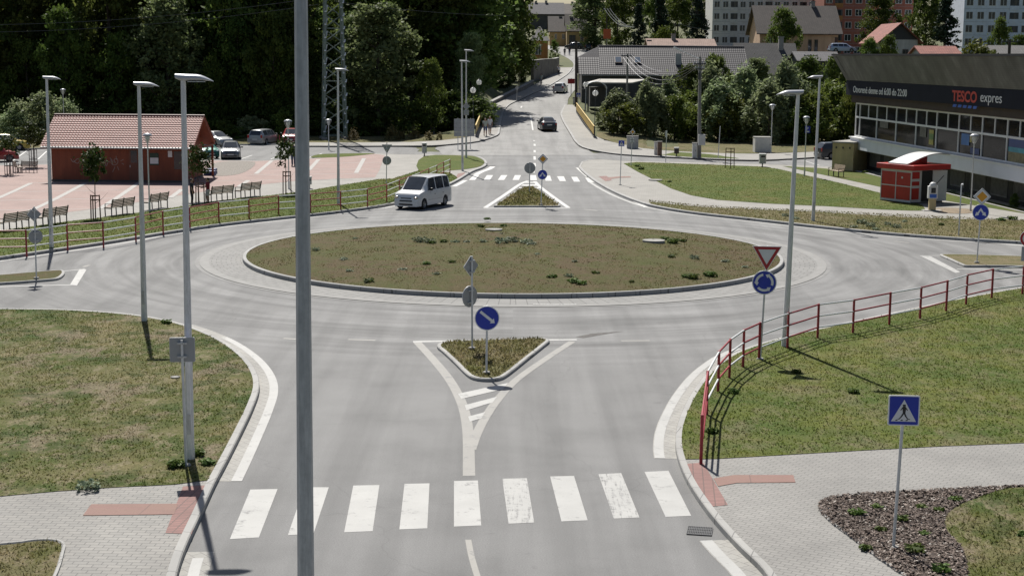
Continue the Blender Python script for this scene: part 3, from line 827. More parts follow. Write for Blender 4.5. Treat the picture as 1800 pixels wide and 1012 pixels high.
# ------------------------------------------------------------------ park lanterns
def lantern(base, top, label, group='small park lanterns', rr=1.0):
    b = P(*base, z=.12 if base[1] > 300 else .1); h = W(top[0], top[1], b.y).z - b.z
    t = thing('park_lantern', label, 'lantern', b, 0, group)
    MB().tube([(0, 0, -.1), (0, 0, .5), (0, 0, .52), (0, 0, h - .55)], [.062, .06, .042, .036], 10).build('pole', m_galv, t, smooth=True)
    MB().lathe([(.001, h), (.10 * rr, h - .01), (.20 * rr, h - .05), (.26 * rr, h - .11), (.27 * rr, h - .14), (.001, h - .15)], 20).build('lamp_cap', m_head, t, smooth=True)
    cage = MB()
    for k in range(6):
        a = 2 * math.pi * k / 6
        cage.tube([(.24 * rr * math.cos(a), .24 * rr * math.sin(a), h - .14), (.22 * rr * math.cos(a), .22 * rr * math.sin(a), h - .30), (.07 * math.cos(a), .07 * math.sin(a), h - .56)], .009, 5)
    cage.lathe([(.075, h - .58), (.08, h - .54), (.05, h - .53)], 12)
    cage.build('lamp_cage', m_galv, t)
    MB().lathe([(.001, h - .15), (.13 * rr, h - .16), (.15 * rr, h - .26), (.06, h - .50), (.001, h - .52)], 14).build('lamp_glass', m_lens, t, smooth=True)
    return t
lantern((263, 372), (260.5, 234), 'slim park lantern with white cap in front of the red-roofed hut')
lantern((508, 332), (508, 210), 'slim park lantern with white cap in front of the mast, among the pink bays')
lantern((578, 262), (577, 209), 'slim park lantern with white cap at the foot of the lattice pylon', rr=1.1)
lantern((114, 250), (114, 156), 'slim lamp with small white head rising behind the hut roof')
lantern((1706, 371), (1717, 235), 'slim park lantern with white cap in front of the shop windows')
lt = lantern((1414, 310), (1419, 204), 'slim park lantern carrying a blue sign at the right-hand footpath')
lantern((1355, 268), (1358, 183), 'slim park lantern beside the white cabinet and the bushes', rr=1.15)
pb = P(1414, 310, .1)
t = thing('parking_sign', 'small blue parking plate clamped to the slim lantern by the footpath', 'sign', (pb.x + .1, pb.y - .07, W(1419, 234, pb.y).z))
MB().plate(rrect(-.19, .19, 0, .52, .03), -.01, .01).build('sign_plate', m_sblue, t)
text_mesh('symbol', 'P', .30, m_swhite, t, -.09, -.013, .24, depth=.002)
MB().box(-.12, .12, -.014, -.011, .06, .16).build('symbol', m_swhite, t)

def _globe():
    b = NB('opal_glass'); b.color(b.ramp(b.noise(b.pos('obj'), 2, 3), [(.3, .72), (.7, .78)])).rough(.3)
    tr = b.n('ShaderNodeBsdfTranslucent'); tr.inputs[0].default_value = (.85, .85, .83, 1); mx = b.n('ShaderNodeMixShader'); mx.inputs[0].default_value = .6
    b.l(b.b.outputs[0], mx.inputs[1]); b.l(tr.outputs[0], mx.inputs[2]); b.l(mx.outputs[0], b.out.inputs[0]); return b.m
m_globe = _globe()
def globe_lamp(base, globe, label):
    b = P(*base); c = W(globe[0], globe[1], b.y); h = c.z - b.z
    t = thing('globe_lamp', label, 'lamp', b, 0, 'white globe lamps at the bridge')
    MB().tube([(0, 0, -.3), (0, 0, .8), (0, 0, .82), (c.x - b.x, 0, h - .3)], [.06, .055, .04, .032], 10).build('pole', m_iron, t, smooth=True)
    MB().lathe([(.001, -.3)] + [(.30 * math.cos(a), .30 * math.sin(a)) for a in np.linspace(-1.4, 1.4, 12)] + [(.001, .3)], 18, (c.x - b.x, 0, h)).build('globe', m_globe, t, smooth=True)
    g = MB().box(-.02, .02, -.32, -.29, -.3, .3, Matrix.Translation((c.x - b.x, 0, h)))
    g.lathe([(.05, .28), (.10, .31), (.05, .38), (.001, .40)], 10, (c.x - b.x, 0, h)); g.lathe([(.05, -.36), (.11, -.28), (.05, -.26)], 10, (c.x - b.x, 0, h))
    g.build('finial', m_iron, t)
globe_lamp((832, 240), (831.5, 159), 'white globe lamp nearer of the two left of the bridge')
globe_lamp((842, 222), (842, 145), 'white globe lamp farther of the two left of the bridge')
globe_lamp((1045, 241), (1046.5, 164), 'white globe lamp nearer of the two right of the bridge')
globe_lamp((1028, 213), (1029, 149), 'white globe lamp farther of the two right of the bridge')

# ------------------------------------------------------------------ signs
def post(t, h, r=.03, tilt=0.0):
    MB().tube([(0, 0, -.1), (tilt, 0, h)], r, 10).build('post', m_galv, t, smooth=True)
def foot(t): MB().lathe([(.001, .04), (.10, .04), (.12, .0)], 12).build('footing', m_conc, t)

def arrow(a, b, w, hw, hl):
    a, b = Vector(a), Vector(b); d = (b - a).normalized(); n = Vector((-d.y, d.x)); c = b - d * hl
    return [tuple(p) for p in (a + n * w, c + n * w, c + n * hw, b, c - n * hw, c - n * w, a - n * w)]

def face(t, shape, size, z, ry, symbol, dy=-.045, x=0.0, dz=0.0):
    """a sign plate at height z; ry turns it about the post; the printed side looks to its own -y"""
    s = size
    holder = MB()
    if shape == 'circle': out = circ(s / 2, 40)
    elif shape == 'square': out = rrect(-s / 2, s / 2, -s / 2, s / 2, s * .05)
    elif shape == 'diamond': out = [(r * math.cos(a), r * math.sin(a)) for r, a in ((s * .70, 0), (s * .70, math.pi / 2), (s * .70, math.pi), (s * .70, -math.pi / 2))]
    elif shape == 'triangle_down': out = [(0, -s * .577), (s * .5, s * .289), (-s * .5, s * .289)]
    elif shape == 'panel': out = rrect(-s[0] / 2, s[0] / 2, -s[1] / 2, s[1] / 2, .02); s = s[0]
    if shape == 'diamond': # soften the four corners
        k = .9; out = []
        R_ = s * .70
        for i in range(4):
            a = i * math.pi / 2; p = Vector((math.cos(a), math.sin(a))) * R_
            q0 = Vector((math.cos(a - math.pi / 2), math.sin(a - math.pi / 2))) * R_; q1 = Vector((math.cos(a + math.pi / 2), math.sin(a + math.pi / 2))) * R_
            out += [tuple(p.lerp(q0, .05)), tuple(p.lerp(q1, .05))]
    holder.plate(out, -.010, .012)
    hb = holder.build('sign_plate', m_swhite if symbol else m_back, t, bevel=.004)
    hb.location = (x, 0, z); hb.rotation_euler = (0, 0, ry)
    hb.data.transform(Matrix.Translation((0, dy, 0)))
    if symbol:   # plain grey rear skin and two clamps
        rr = MB(); rr.plate([(a * .985, c * .985) for a, c in out], .012, .016); ro_ = rr.build('rear_face', m_back, hb); ro_.data.transform(Matrix.Translation((0, dy, 0)))
    cl = MB()
    hh = (out and max(c for a, c in out)) * .55
    for zz in (-hh, hh): MB().box(-.10, .10, dy + .013, .035, zz - .02, zz + .02).build('clamp', m_galv_d, hb)
    def put(poly, mat, layer):
        mb = MB(); mb.plate(poly, dy - .0105 - .0022 * layer, dy - .0095); return mb.build('symbol', mat, hb)
    k = s
    if symbol == 'priority':
        put([(a * .90, c * .90) for a, c in out], m_sblack, 0); put([(a * .86, c * .86) for a, c in out], m_swhite, 1); put([(a * .60, c * .60) for a, c in out], m_sorange, 2)
    if symbol == 'yield':
        put([(a * .93, c * .93) for a, c in out], m_sred, 0); put([(a * .60, c * .60) for a, c in out], m_swhite, 1)
    if symbol in ('keep_right', 'both_ways', 'roundabout'):
        put(circ(k * .465, 40), m_sblue, 0)
        if symbol == 'keep_right': put(arrow((-k * .27, k * .27), (k * .31, -k * .20), k * .055, k * .13, k * .15), m_swhite, 1)
        if symbol == 'both_ways':
            v = k
            put([(0, .27 * v), (.20 * v, -.02 * v), (.26 * v, .03 * v), (.34 * v, -.23 * v), (.09 * v, -.16 * v), (.13 * v, -.11 * v), (0, .10 * v), (-.13 * v, -.11 * v), (-.09 * v, -.16 * v), (-.34 * v, -.23 * v), (-.26 * v, .03 * v), (-.20 * v, -.02 * v)], m_swhite, 1)
        if symbol == 'roundabout':
            for i in range(3):
                a0 = math.radians(100 + 120 * i); a1 = a0 + math.radians(78); n = 10
                ro, ri = k * .375, k * .275
                outer = [(ro * math.cos(a0 + (a1 - a0) * j / n), ro * math.sin(a0 + (a1 - a0) * j / n)) for j in range(n + 1)]
                inner = [(ri * math.cos(a0 + (a1 - a0) * j / n), ri * math.sin(a0 + (a1 - a0) * j / n)) for j in range(n, -1, -1)]
                rm = (ro + ri) / 2; at = a1 + math.radians(26)
                head = [((ro + k * .05) * math.cos(a1), (ro + k * .05) * math.sin(a1)), (rm * math.cos(at), rm * math.sin(at)), ((ri - k * .05) * math.cos(a1), (ri - k * .05) * math.sin(a1))]
                put(outer + head + inner, m_swhite, 1)
    if symbol == 'crossing':
        put(rrect(-k * .46, k * .46, -k * .46, k * .46, k * .04), m_sblue, 0)
        put([(-k * .40, -k * .36), (k * .40, -k * .36), (0, k * .36)], m_swhite, 1)
        u = k
        fig = [[(-.045, .20), (.045, .20), (.055, .16), (.05, .145), (-.04, .145)], # head and hat
               [(-.035, .14), (.045, .14), (.065, .03), (.045, -.09), (-.03, -.09), (-.045, .03)],
               [(-.03, .13), (-.055, .11), (-.115, .01), (-.10, -.005), (-.03, .08)], [(.04, .13), (.07, .10), (.125, .02), (.11, .0), (.045, .07)],
               [(-.03, -.07), (.02, -.09), (-.06, -.21), (-.13, -.29), (-.19, -.29), (-.185, -.27), (-.145, -.265), (-.10, -.20)],
               [(-.01, -.08), (.045, -.07), (.085, -.18), (.15, -.27), (.205, -.275), (.205, -.295), (.13, -.295), (.04, -.19)]]
        for f_ in fig: put([(a * u, c * u) for a, c in f_], m_sblack, 2)
        for x0 in (-.25, -.085, .075): put([((x0 - .02) * u, -.335 * u), ((x0 + .05) * u, -.335 * u), ((x0 + .065) * u, -.30 * u), ((x0 + .01) * u, -.30 * u)], m_sblack, 2)
    if symbol == 'route':
        put([(-.045 * k, -.40 * k), (.045 * k, -.40 * k), (.045 * k, .40 * k), (-.045 * k, .40 * k)], m_sblack, 1)
        put([(-.36 * k, -.03 * k), (.36 * k, -.03 * k), (.36 * k, .045 * k), (-.36 * k, .045 * k)], m_sblack, 2)
        for q in ([(-.46, -.46), (.46, -.46), (.46, -.42), (-.46, -.42)], [(-.46, .42), (.46, .42), (.46, .46), (-.46, .46)], [(-.46, -.42), (-.42, -.42), (-.42, .42), (-.46, .42)], [(.42, -.42), (.46, -.42), (.46, .42), (.42, .42)]): put([(a * k, c * k) for a, c in q], m_sblack, 3)
    if symbol == 'no_entry_ring':
        put(circ(k * .48, 40), m_sred, 0); put(circ(k * .34, 40), m_swhite, 1)
    return hb

def sign(base, label, cat, faces, ztop=None, z=0.0, group=None, post_r=.03):
    b = P(*base, z=z); b.z = b.z
    t = thing('road_sign', label, cat, b, 0, group)
    zs = [W(f[2][0], f[2][1], b.y).z - b.z for f in faces]
    xs = [W(f[2][0], f[2][1], b.y).x - b.x for f in faces]
    h = (W(ztop[0], ztop[1], b.y).z - b.z) if ztop else max(zs) + .35
    i = zs.index(max(zs)); tilt = xs[i] / zs[i] * h
    post(t, h, post_r, tilt)
    for f, zz, xx in zip(faces, zs, xs): face(t, f[0], f[1], zz, f[3], f[4], x=xx)
    foot(t)
    return t

PI = math.pi
sign((830, 612), 'thin post on the near traffic island with diamond and round plates seen from behind', 'road sign', [('diamond', .47, (829.5, 468), PI + .85, 'priority'), ('circle', .66, (827.5, 521), PI + .85, 'both_ways')], (829.5, 450), .12)
sign((855, 655), 'round blue keep-right sign with white diagonal arrow on the near traffic island', 'road sign', [('circle', .70, (856, 558.5), .05, 'keep_right')], None, .12)
sign((1336, 631), 'red and white give-way triangle above a blue roundabout sign by the right railing', 'road sign', [('triangle_down', .86, (1348, 447), -.12, 'yield'), ('circle', .72, (1343.5, 496), -.12, 'roundabout')], (1350, 432), .12)
sign((1570, 962), 'blue pedestrian crossing sign on a bare post in the bark mulch bed', 'road sign', [('square', .56, (1588, 720), -.08, 'crossing')], (1589, 700), .12)
sign((327, 818), 'square grey sign back on a short post hidden behind the street lamp foot', 'road sign', [('square', .54, (320, 615), PI + .1, 'crossing')], (319, 597), .12)
sign((64, 489), 'grey backs of a diamond and a round sign on the left traffic island', 'road sign', [('diamond', .42, (60.5, 377), PI + .6, 'priority'), ('circle', .56, (63, 416), PI + .55, 'both_ways')], (60, 363), .12)
sign((679, 322), 'grey backs of a triangle and a round sign in the grass above the white van', 'road sign', [('triangle_down', .74, (680, 259.5), PI, 'yield'), ('circle', .62, (680, 282.5), PI, 'roundabout')], (680, 250), .12)
sign((930.5, 337), 'grey back of a single round sign on the far traffic island', 'road sign', [('circle', .74, (931.5, 295.5), PI + .1, 'keep_right')], (931.5, 287), .12)
sign((951, 360), 'orange priority diamond above a blue two-arrow sign on the far traffic island', 'road sign', [('diamond', .46, (954, 279.5), .15, 'priority'), ('circle', .60, (953.2, 307), .25, 'both_ways')], (954, 272), .12)
sign((1717, 461), 'yellow priority diamond above a blue two-arrow sign on the right traffic island', 'road sign', [('diamond', .55, (1726, 345.5), -.1, 'priority'), ('circle', .72, (1723.5, 373), -.1, 'both_ways')], (1726, 333), .12)
sign((1090, 325), 'blue pedestrian crossing sign on the pale pavement right of the far zebra', 'road sign', [('square', .42, (1092.5, 252), -.1, 'crossing')], (1092.5, 246), .12)
sign((1109, 290), 'small orange priority diamond over a white route plate at the side street', 'road sign', [('diamond', .33, (1112, 232), 0, 'priority'), ('square', .42, (1111, 246), 0, 'route')], (1112, 226), .12)
sign((1017, 190), 'small blue crossing sign at the far end of the right bridge rail', 'road sign', [('square', .52, (1017, 167), 0, 'crossing')], (1017, 163), .1)
sign((908, 178), 'small grey diamond sign back by the stone wall on the left pavement', 'road sign', [('diamond', .40, (909, 155), PI + .3, 'priority')], (909, 149), .1)
b19 = P(819.5, 280)
t = thing('road_sign', 'grey backs of a diamond and a small panel fixed to the tallest thin lamp pole', 'road sign', (b19.x, b19.y - .15, W(819, 187, b19.y).z))
f_ = face(t, 'diamond', .46, 0, PI + .1, 'priority'); f_ = face(t, 'panel', (.46, .46), W(819, 198, b19.y).z - W(819, 187, b19.y).z, PI + .1, None)
# sign cut by the right frame edge, with grey box plate beneath
b = P(1800, 478, .1)
t = thing('road_sign', 'red-ringed round sign cut by the right picture edge with a grey box behind the railing', 'road sign', (W(1806, 440, b.y).x, b.y, .1))
post(t, W(1803, 400, b.y).z, .03); face(t, 'circle', .70, W(1805, 419, b.y).z - .1, -.1, 'no_entry_ring')
face(t, 'panel', (.5, .62), W(1803, 446, b.y).z - .1, -.1, None)
# four stacked direction panels seen from behind
b = P(816, 262)
t = thing('direction_board', 'stack of four pale direction panels seen from behind left of the bridge', 'sign', (b.x, b.y, 0), .12)
zt, zb = W(815, 209, b.y).z, W(815, 240, b.y).z
for k in range(4):
    z0 = zb + (zt - zb) * k / 4
    p = MB().plate(rrect(-.98, .98, z0 + .01, z0 + (zt - zb) / 4 - .01, .03), -.015, .015).build('panel', m_back, t, bevel=.004)
for x in (-.6, .6): MB().tube([(x, .05, -.2), (x, .05, zt + .05)], .035, 8).build('post', m_galv, t, smooth=True)

# plain posts
for bb, tt, lab in (((1685, 415), (1690, 325), 'bare grey post with small angled cap on the right verge'), ((1170, 286), (1172, 230), 'thin grey post with a small white plate by the side street'), ((1262, 279), (1266, 222), 'thin bare grey post behind the side street by the bushes')):
    b = P(*bb, z=.1); h = W(tt[0], tt[1], b.y).z - b.z; tl = W(tt[0], tt[1], b.y).x - b.x
    t = thing('post', lab, 'post', b)
    MB().tube([(0, 0, -.1), (tl, 0, h)], .035, 8).build('pole', m_galv, t, smooth=True)
    if 'plate' in lab: MB().plate(rrect(-.08, .08, h - .55, h, .02), -.06, -.04).build('sign_plate', m_swhite, t)
    if 'cap' in lab: MB().tube([(tl, 0, h), (tl + .09, 0, h + .03)], .05, 8).build('cap', m_swhite, t)

# ------------------------------------------------------------------ railings
def railing(px_posts, z, label, h=1.1, first_red=True, pr=.034, rr=.027, group=None):
    pts = px_posts
    o = pts[0]
    t = thing('railing', label, 'railing', o)
    for p in pts:
        q = p - o
        m = MB().bar((q.x, q.y, -.15), (q.x, q.y, h), pr * 2)
        m.build('post', m_red, t, bevel=.006)
    red = first_red
    for p, q in zip(pts, pts[1:]):
        a, b = p - o, q - o
        for f in (.97, .64, .31):
            MB().tube([a + Vector((0, 0, h * f)), b + Vector((0, 0, h * f))], rr, 8).build('rail', m_red if red else m_rwhite, t, smooth=True)
        red = not red
    return t
def along(line_pts, n=None, step=None):
    """evenly spaced points along a line"""
    L = [0]
    for a, b in zip(line_pts, line_pts[1:]): L.append(L[-1] + (b - a).length)
    n = n or max(1, round(L[-1] / step)); out = []
    for k in range(n + 1):
        s = L[-1] * k / n
        for i in range(len(L) - 1):
            if s <= L[i + 1] + 1e-6:
                out.append(line_pts[i].lerp(line_pts[i + 1], (s - L[i]) / max(1e-6, L[i + 1] - L[i]))); break
    return out
rposts = [P(x, y, .12) for x, y in ((1232, 815), (1242, 728), (1262, 688), (1282, 664), (1306, 645), (1334, 631), (1384, 612), (1437, 594), (1499, 585), (1563, 571), (1617, 560), (1663, 547), (1698, 535), (1743, 524), (1797, 517))]
ext = [rposts[-1] + (rposts[-1] - rposts[-2]) * k for k in (1, 2)]
rs = crom(rposts[:7], 4); 
railing(along([rposts[0], rposts[1]], 1)[:1] + rposts[1:] + ext, .12, 'red and white tube railing curving along the near right lawn', 1.12, True)
lposts_px = [(-75, 455), (-15, 448), (47, 447), (119, 436), (182, 431), (239, 421), (287, 409), (334, 401), (385, 391), (438, 385), (490, 378), (546, 374), (599, 369.5), (646, 364), (680, 355.5), (702, 346), (723, 338), (738, 332), (754, 323.5), (768, 317), (780, 310.5), (791, 305)]
railing([P(x, y, .12) for x, y in lposts_px], .12, 'red and white tube railing along the grass strip below the plaza', 1.1, False)

def yellow_rail(a, b, z, label, h=1.15, n=24):
    pa, pb = a, b
    t = thing('bridge_railing', label, 'railing', pa, 0, 'yellow bridge railings')
    d = pb - pa; U_ = Vector((0, 0, 1))
    r = d.normalized(); side = Vector((-r.y, r.x, 0))
    MB().prism([U_ * .35 + side * .03, U_ * h + side * .03, d + U_ * h + side * .03, d + U_ * .35 + side * .03], side * -.06).build('panel', m_ybar, t)
    MB().bar(U_ * (h + .03), d + U_ * (h + .03), .12, .06).build('top_rail', m_ybar, t)
    MB().bar(U_ * .12, d + U_ * .12, .07).build('bottom_rail', m_iron, t)
    for k in range(n + 1): MB().bar(d * (k / n) + U_ * -.1, d * (k / n) + U_ * (h), .07, .07).build('post', m_iron, t)
yellow_rail(P(836, 241, .13), P(852.5, 198, .13), .1, 'yellow panelled bridge railing on the left behind the two walkers')
yellow_rail(P(1044, 242.5, .13), P(1013, 198, .13), .1, 'yellow panelled bridge railing on the right in front of the willow bushes')

# ------------------------------------------------------------------ benches
def make_bench(name, label, L=1.9):
    t = thing(name, label, 'bench')
    s = MB()
    for k in range(5): s.box(-L / 2, L / 2, -.44 + k * .088, -.44 + k * .088 + .066, .43, .465)
    s.build('seat', m_wood, t)
    bk = MB()
    Rx = Matrix.Translation((0, .02, .5)) @ Matrix.Rotation(math.radians(-14), 4, 'X')
    for k in range(5): bk.box(-L / 2, L / 2, 0, .03, .0 + k * .088, .066 + k * .088, Rx)
    bk.build('backrest', m_wood, t)
    for x in (-L / 2 + .06, 0, L / 2 - .06):
        f = MB()
        f.bar((x, -.40, 0), (x, -.42, .43), .045); f.bar((x, .03, 0), (x, .03, .46), .045); f.bar((x, -.43, .41), (x, .05, .41), .04); f.bar((x, .045, .44), (x, .16, .95), .04)
        if x: f.bar((x, -.40, .43), (x, -.40, .64), .035); f.bar((x, -.42, .65), (x, .09, .65), .04, .03)
        f.build('leg', m_iron, t)
    return t
bench_px = [((2, 408), (54, 400), 'dark slatted bench at the left picture edge behind the railing'),
            ((66, 399), (125, 390), 'dark slatted bench immediately left of the young tree with three stakes'),
            ((187, 381), (242, 373), 'dark slatted bench right of the young tree, left of the slim lantern'),
            ((255, 371), (301, 363), 'dark slatted bench under the lantern, left of the two talking people'),
            ((367, 355), (412, 350), 'dark slatted bench beside the woman in the dark red shirt'),
            ((415, 349), (464, 343), 'dark slatted bench next to the big foreground mast, last of the row')]
bench0 = None
for a, c, lab in bench_px:
    pa, pb = P(*a, z=.12), P(*c, z=.12); mid = (pa + pb) / 2; ang = math.atan2(pb.y - pa.y, pb.x - pa.x)
    if bench0 is None:
        bench0 = make_bench('bench', lab, 2.0); bench0.location = mid; bench0.rotation_euler = (0, 0, ang + PI); bench0['group'] = 'slatted benches along the plaza edge'; o = bench0
    else: o = dup(bench0, mid, ang + PI, lab)
    # seen from behind: the seats look at the plaza
m_wood_l = M('pale_bench_wood', (.42, .33, .235), .7, .15, 8)
pa, pb = P(1458, 308, .12), P(1489, 313, .12); mid = (pa + pb) / 2
bench_r = make_bench('bench', 'pale wooden bench on the grass before the cream wall of the shop', 1.65)
bench_r.location = mid; bench_r.rotation_euler = (0, 0, math.atan2(pb.y - pa.y, pb.x - pa.x) + .0)
for ch in bench_r.children:
    if ch.name.startswith(('seat', 'backrest')): ch.data.materials.clear(); ch.data.materials.append(m_wood_l)
for px, rz, lab in (((28, 303), PI / 2 + .5, 'dark bench facing left among the two tree guards at the plaza corner'), ((51, 303), -.35, 'dark bench turned to the plaza beside the right tree guard at the corner')):
    o = dup(bench0, P(*px, z=.12), rz, lab, (.75, .85, .9)); o['group'] = 'benches at the plaza corner'

# ------------------------------------------------------------------ bins, cabinets
def bin_(base, top, label, wd=.42, col=None):
    b = P(*base, z=.12); h = W(top[0], top[1], b.y).z - b.z
    t = thing('litter_bin', label, 'bin', b)
    MB().tube([(0, 0, -.05), (0, 0, .35)], .05, 8).build('post', m_iron, t)
    MB().prism(rrect_xy(wd / 2, wd / 2, .1, .26), (0, 0, h - .36)).build('bin_body', col or m_galv_d, t, bevel=.01)
    MB().prism(rrect_xy(wd / 2 + .02, wd / 2 + .02, .1, h - .10), (0, 0, .10)).build('lid', m_galv, t, bevel=.01)
    MB().box(-wd * .32, wd * .32, -wd / 2 - .004, -wd / 2 + .02, h - .30, h - .16).build('opening', m_black, t)
def rrect_xy(a, b, r, z): return [Vector((x, y, z)) for x, y in rrect(-a, a, -b, b, r)]
bin_((746, 274), (746, 251), 'grey litter bin with pale lid left of the small lawn')
bin_((544, 331), (544, 310), 'slim grey litter bin right of the foreground mast', .3)
bin_((1340, 293), (1340, 270), 'grey litter bin by the footpath in front of the white cabinet', .55)
bin_((1189, 275), (1189, 259), 'short dark brown bin on the grass by the side street', .42, M('brown_plastic', (.06, .04, .035), .6))

def cabinet(x0, x1, yb, yt, d, label, mat, doors=1, roof=True, z=.06):
    b = P((x0 + x1) / 2, yb, z); L = W(x0, yb, b.y).x; R = W(x1, yb, b.y).x; h = W(x0, yt, b.y).z - b.z; w = (R - L) / 2
    t = thing('electrical_cabinet', label, 'cabinet', (b.x, b.y + d / 2, b.z), 0)
    MB().box(-w, w, -d / 2, d / 2, -.15, h - .05).build('housing', mat, t, bevel=.012)
    if roof: MB().box(-w - .03, w + .03, -d / 2 - .04, d / 2 + .03, h - .05, h).build('roof', m_conc, t, bevel=.01)
    for k in range(doors):
        a = -w + .05 + k * (2 * w - .1) / doors; c = a + (2 * w - .1) / doors - .03
        dd = MB().box(a, c, -d / 2 - .014, -d / 2 + .01, .1, h - .12).build('door', mat, t, bevel=.006)
        MB().box(c - .08, c - .05, -d / 2 - .035, -d / 2 - .012, h * .45, h * .55).build('handle', m_iron, dd)
    return t
m_cab = M('cabinet_grey', (.36, .36, .355), .6, .1, 3)
m_cabw = M('cabinet_white', (.58, .57, .55), .6, .08, 3)
m_brick = M('brown_brick', (.17, .105, .075), .85, .2, 6)
cabinet(1102, 1122, 263, 239, .5, 'wide grey metal cabinet behind the route sign', m_cab, 2)
cabinet(1150, 1157, 274, 249, .35, 'narrow pale cabinet left of the brick meter pillar', m_cabw)
cabinet(1156, 1163.5, 275.5, 248.5, .35, 'narrow brown brick meter pillar beside a pale cabinet', m_brick)
cabinet(1217, 1225, 279, 251, .35, 'narrow pale cabinet at the foot of the concrete power pole', m_cabw)
cabinet(1327, 1356, 268, 241, 1.4, 'low white transformer box with a dark door before the bushes', m_cabw, 1)
b = P(1231, 279, .06)
t = thing('meter_box', 'small pale meter box strapped to the concrete power pole', 'box', (W(1232.5, 250, b.y).x, b.y - .38, W(1232, 255, b.y).z))
MB().box(-.30, .30, -.15, .15, 0, .95).build('housing', m_cabw, t, bevel=.01); MB().box(-.25, .25, -.165, -.14, .08, .87).build('door', m_cabw, t, bevel=.004)

# manhole lids, grate, small covers
def lid(px, r, label, z, mat=None, flat=1.0):
    b = P(*px, z=z); t = thing('manhole_cover', label, 'cover', b)
    MB().lathe([(.001, .05), (r * .9, .05), (r * .92, .06), (r, .06), (r, -.1)], 28).build('rim', m_conc, t, smooth=True)
    MB().lathe([(.001, .055), (r * .78, .055), (r * .8, .045)], 24).build('lid', mat or m_swhite, t)
lid((1149, 424), .52, 'pale round manhole lid in the island grass on the right', .50, m_conc)
lid((868, 404.5), .42, 'pale round manhole lid near the back of the island', .50, m_conc)
lid((1152, 317), .5, 'pale round manhole lid in the far right lawn', .13, m_conc)
lid((308, 665), .13, 'tiny pale cap in the bare soil of the left lawn', .1, m_conc)
b = P(1230, 933, .006)
ang = math.atan2(P(1253, 934).y - P(1206, 931).y, P(1253, 934).x - P(1206, 931).x)
t = thing('drain_grate', 'iron drain grate in the gutter below the near zebra crossing', 'drain', b, ang)
gw = (P(1250, 934) - P(1207, 932)).length / 2
MB().box(-gw, gw, -.24, .24, -.05, .003).build('pit', m_black, t)
g = MB()
for k in range(15): g.box(-gw + k * 2 * gw / 14 - .007, -gw + k * 2 * gw / 14 + .007, -.24, .24, .004, .016)
for y in (-.24, -.08, .08, .24): g.box(-gw, gw, y - .01, y + .01, .004, .015)
g.build('grating', m_iron, t)
# ------------------------------------------------------------------ foliage
def leaf_mat(name, dark, light, trans=.25, hue=.03, gloss=.6):
    b = NB(name)
    at = b.n('ShaderNodeAttribute', attribute_name='tint')
    oi = b.n('ShaderNodeObjectInfo')
    c = b.ramp(at.outputs['Fac'], [(0, dark), (1, light)])
    hs = b.n('ShaderNodeHueSaturation'); b.l(c, hs.inputs['Color'])
    b.l(b.math('ADD', .5 - hue / 2, b.math('MULTIPLY', oi.outputs['Random'], hue)), hs.inputs['Hue'])
    b.l(b.math('ADD', .78, b.math('MULTIPLY', oi.outputs['Random'], .44)), hs.inputs['Value'])
    b.color(hs.outputs[0]).rough(gloss)
    b.b.inputs['Specular IOR Level'].default_value = .12
    tr = b.n('ShaderNodeBsdfTranslucent'); b.l(hs.outputs[0], tr.inputs[0])
    mx = b.n('ShaderNodeMixShader'); mx.inputs[0].default_value = trans
    b.l(b.b.outputs[0], mx.inputs[1]); b.l(tr.outputs[0], mx.inputs[2]); b.l(mx.outputs[0], b.out.inputs[0])
    return b.m
m_leaf = leaf_mat('leaves_green', (.045, .075, .017), (.13, .17, .036), .38)
m_leaf_forest = leaf_mat('leaves_forest', (.048, .074, .020), (.165, .205, .050), .48, .05)
m_leaf_light = leaf_mat('leaves_light', (.10, .14, .05), (.24, .29, .13), .45)
m_leaf_silver = leaf_mat('leaves_silver', (.13, .17, .075), (.32, .37, .20), .46, .03, .55)
m_leaf_young = leaf_mat('leaves_young', (.022, .042, .010), (.075, .105, .025), .2)
m_leaf_spruce = leaf_mat('needles', (.018, .032, .020), (.055, .078, .050), .14, .03)
m_leaf_yellow = leaf_mat('leaves_yellowgreen', (.07, .098, .018), (.17, .19, .04), .35)
m_leaf_dry = leaf_mat('dry_stems', (.10, .085, .03), (.24, .20, .09), .2)
m_weed = leaf_mat('weed_leaves', (.045, .085, .014), (.14, .19, .05), .25)
m_weed_pale = leaf_mat('pale_weed_leaves', (.12, .15, .09), (.28, .32, .22), .2)
m_bark = M('bark', (.075, .058, .045), .95, .3, 4)

def quads_mesh(name, pos, nrm_up, size, tint, mat, rng, elong=1.5):
    """many leaf-sized faces: pos (n,3), size (n,), tint (n,)"""
    n = len(pos)
    a = rng.normal(size=(n, 3)); a[:, 2] += nrm_up; a /= np.linalg.norm(a, axis=1)[:, None] + 1e-9     # face normal
    r = rng.normal(size=(n, 3)); u = np.cross(a, r); u /= np.linalg.norm(u, axis=1)[:, None] + 1e-9
    v = np.cross(a, u)
    s = size[:, None]
    P4 = np.stack([pos - u * s * .5 * elong, pos + v * s * .5, pos + u * s * .5 * elong, pos - v * s * .5], 1).reshape(-1, 3)
    me = bpy.data.meshes.new(name)
    me.vertices.add(4 * n); me.vertices.foreach_set('co', P4.astype(np.float32).ravel())
    me.loops.add(4 * n); me.loops.foreach_set('vertex_index', np.arange(4 * n, dtype=np.int32))
    me.polygons.add(n); me.polygons.foreach_set('loop_start', np.arange(0, 4 * n, 4, dtype=np.int32)); me.polygons.foreach_set('loop_total', np.full(n, 4, dtype=np.int32))
    at = me.attributes.new('tint', 'FLOAT', 'POINT'); at.data.foreach_set('value', np.repeat(tint, 4).astype(np.float32))
    me.update(calc_edges=True); me.materials.append(mat)
    return me

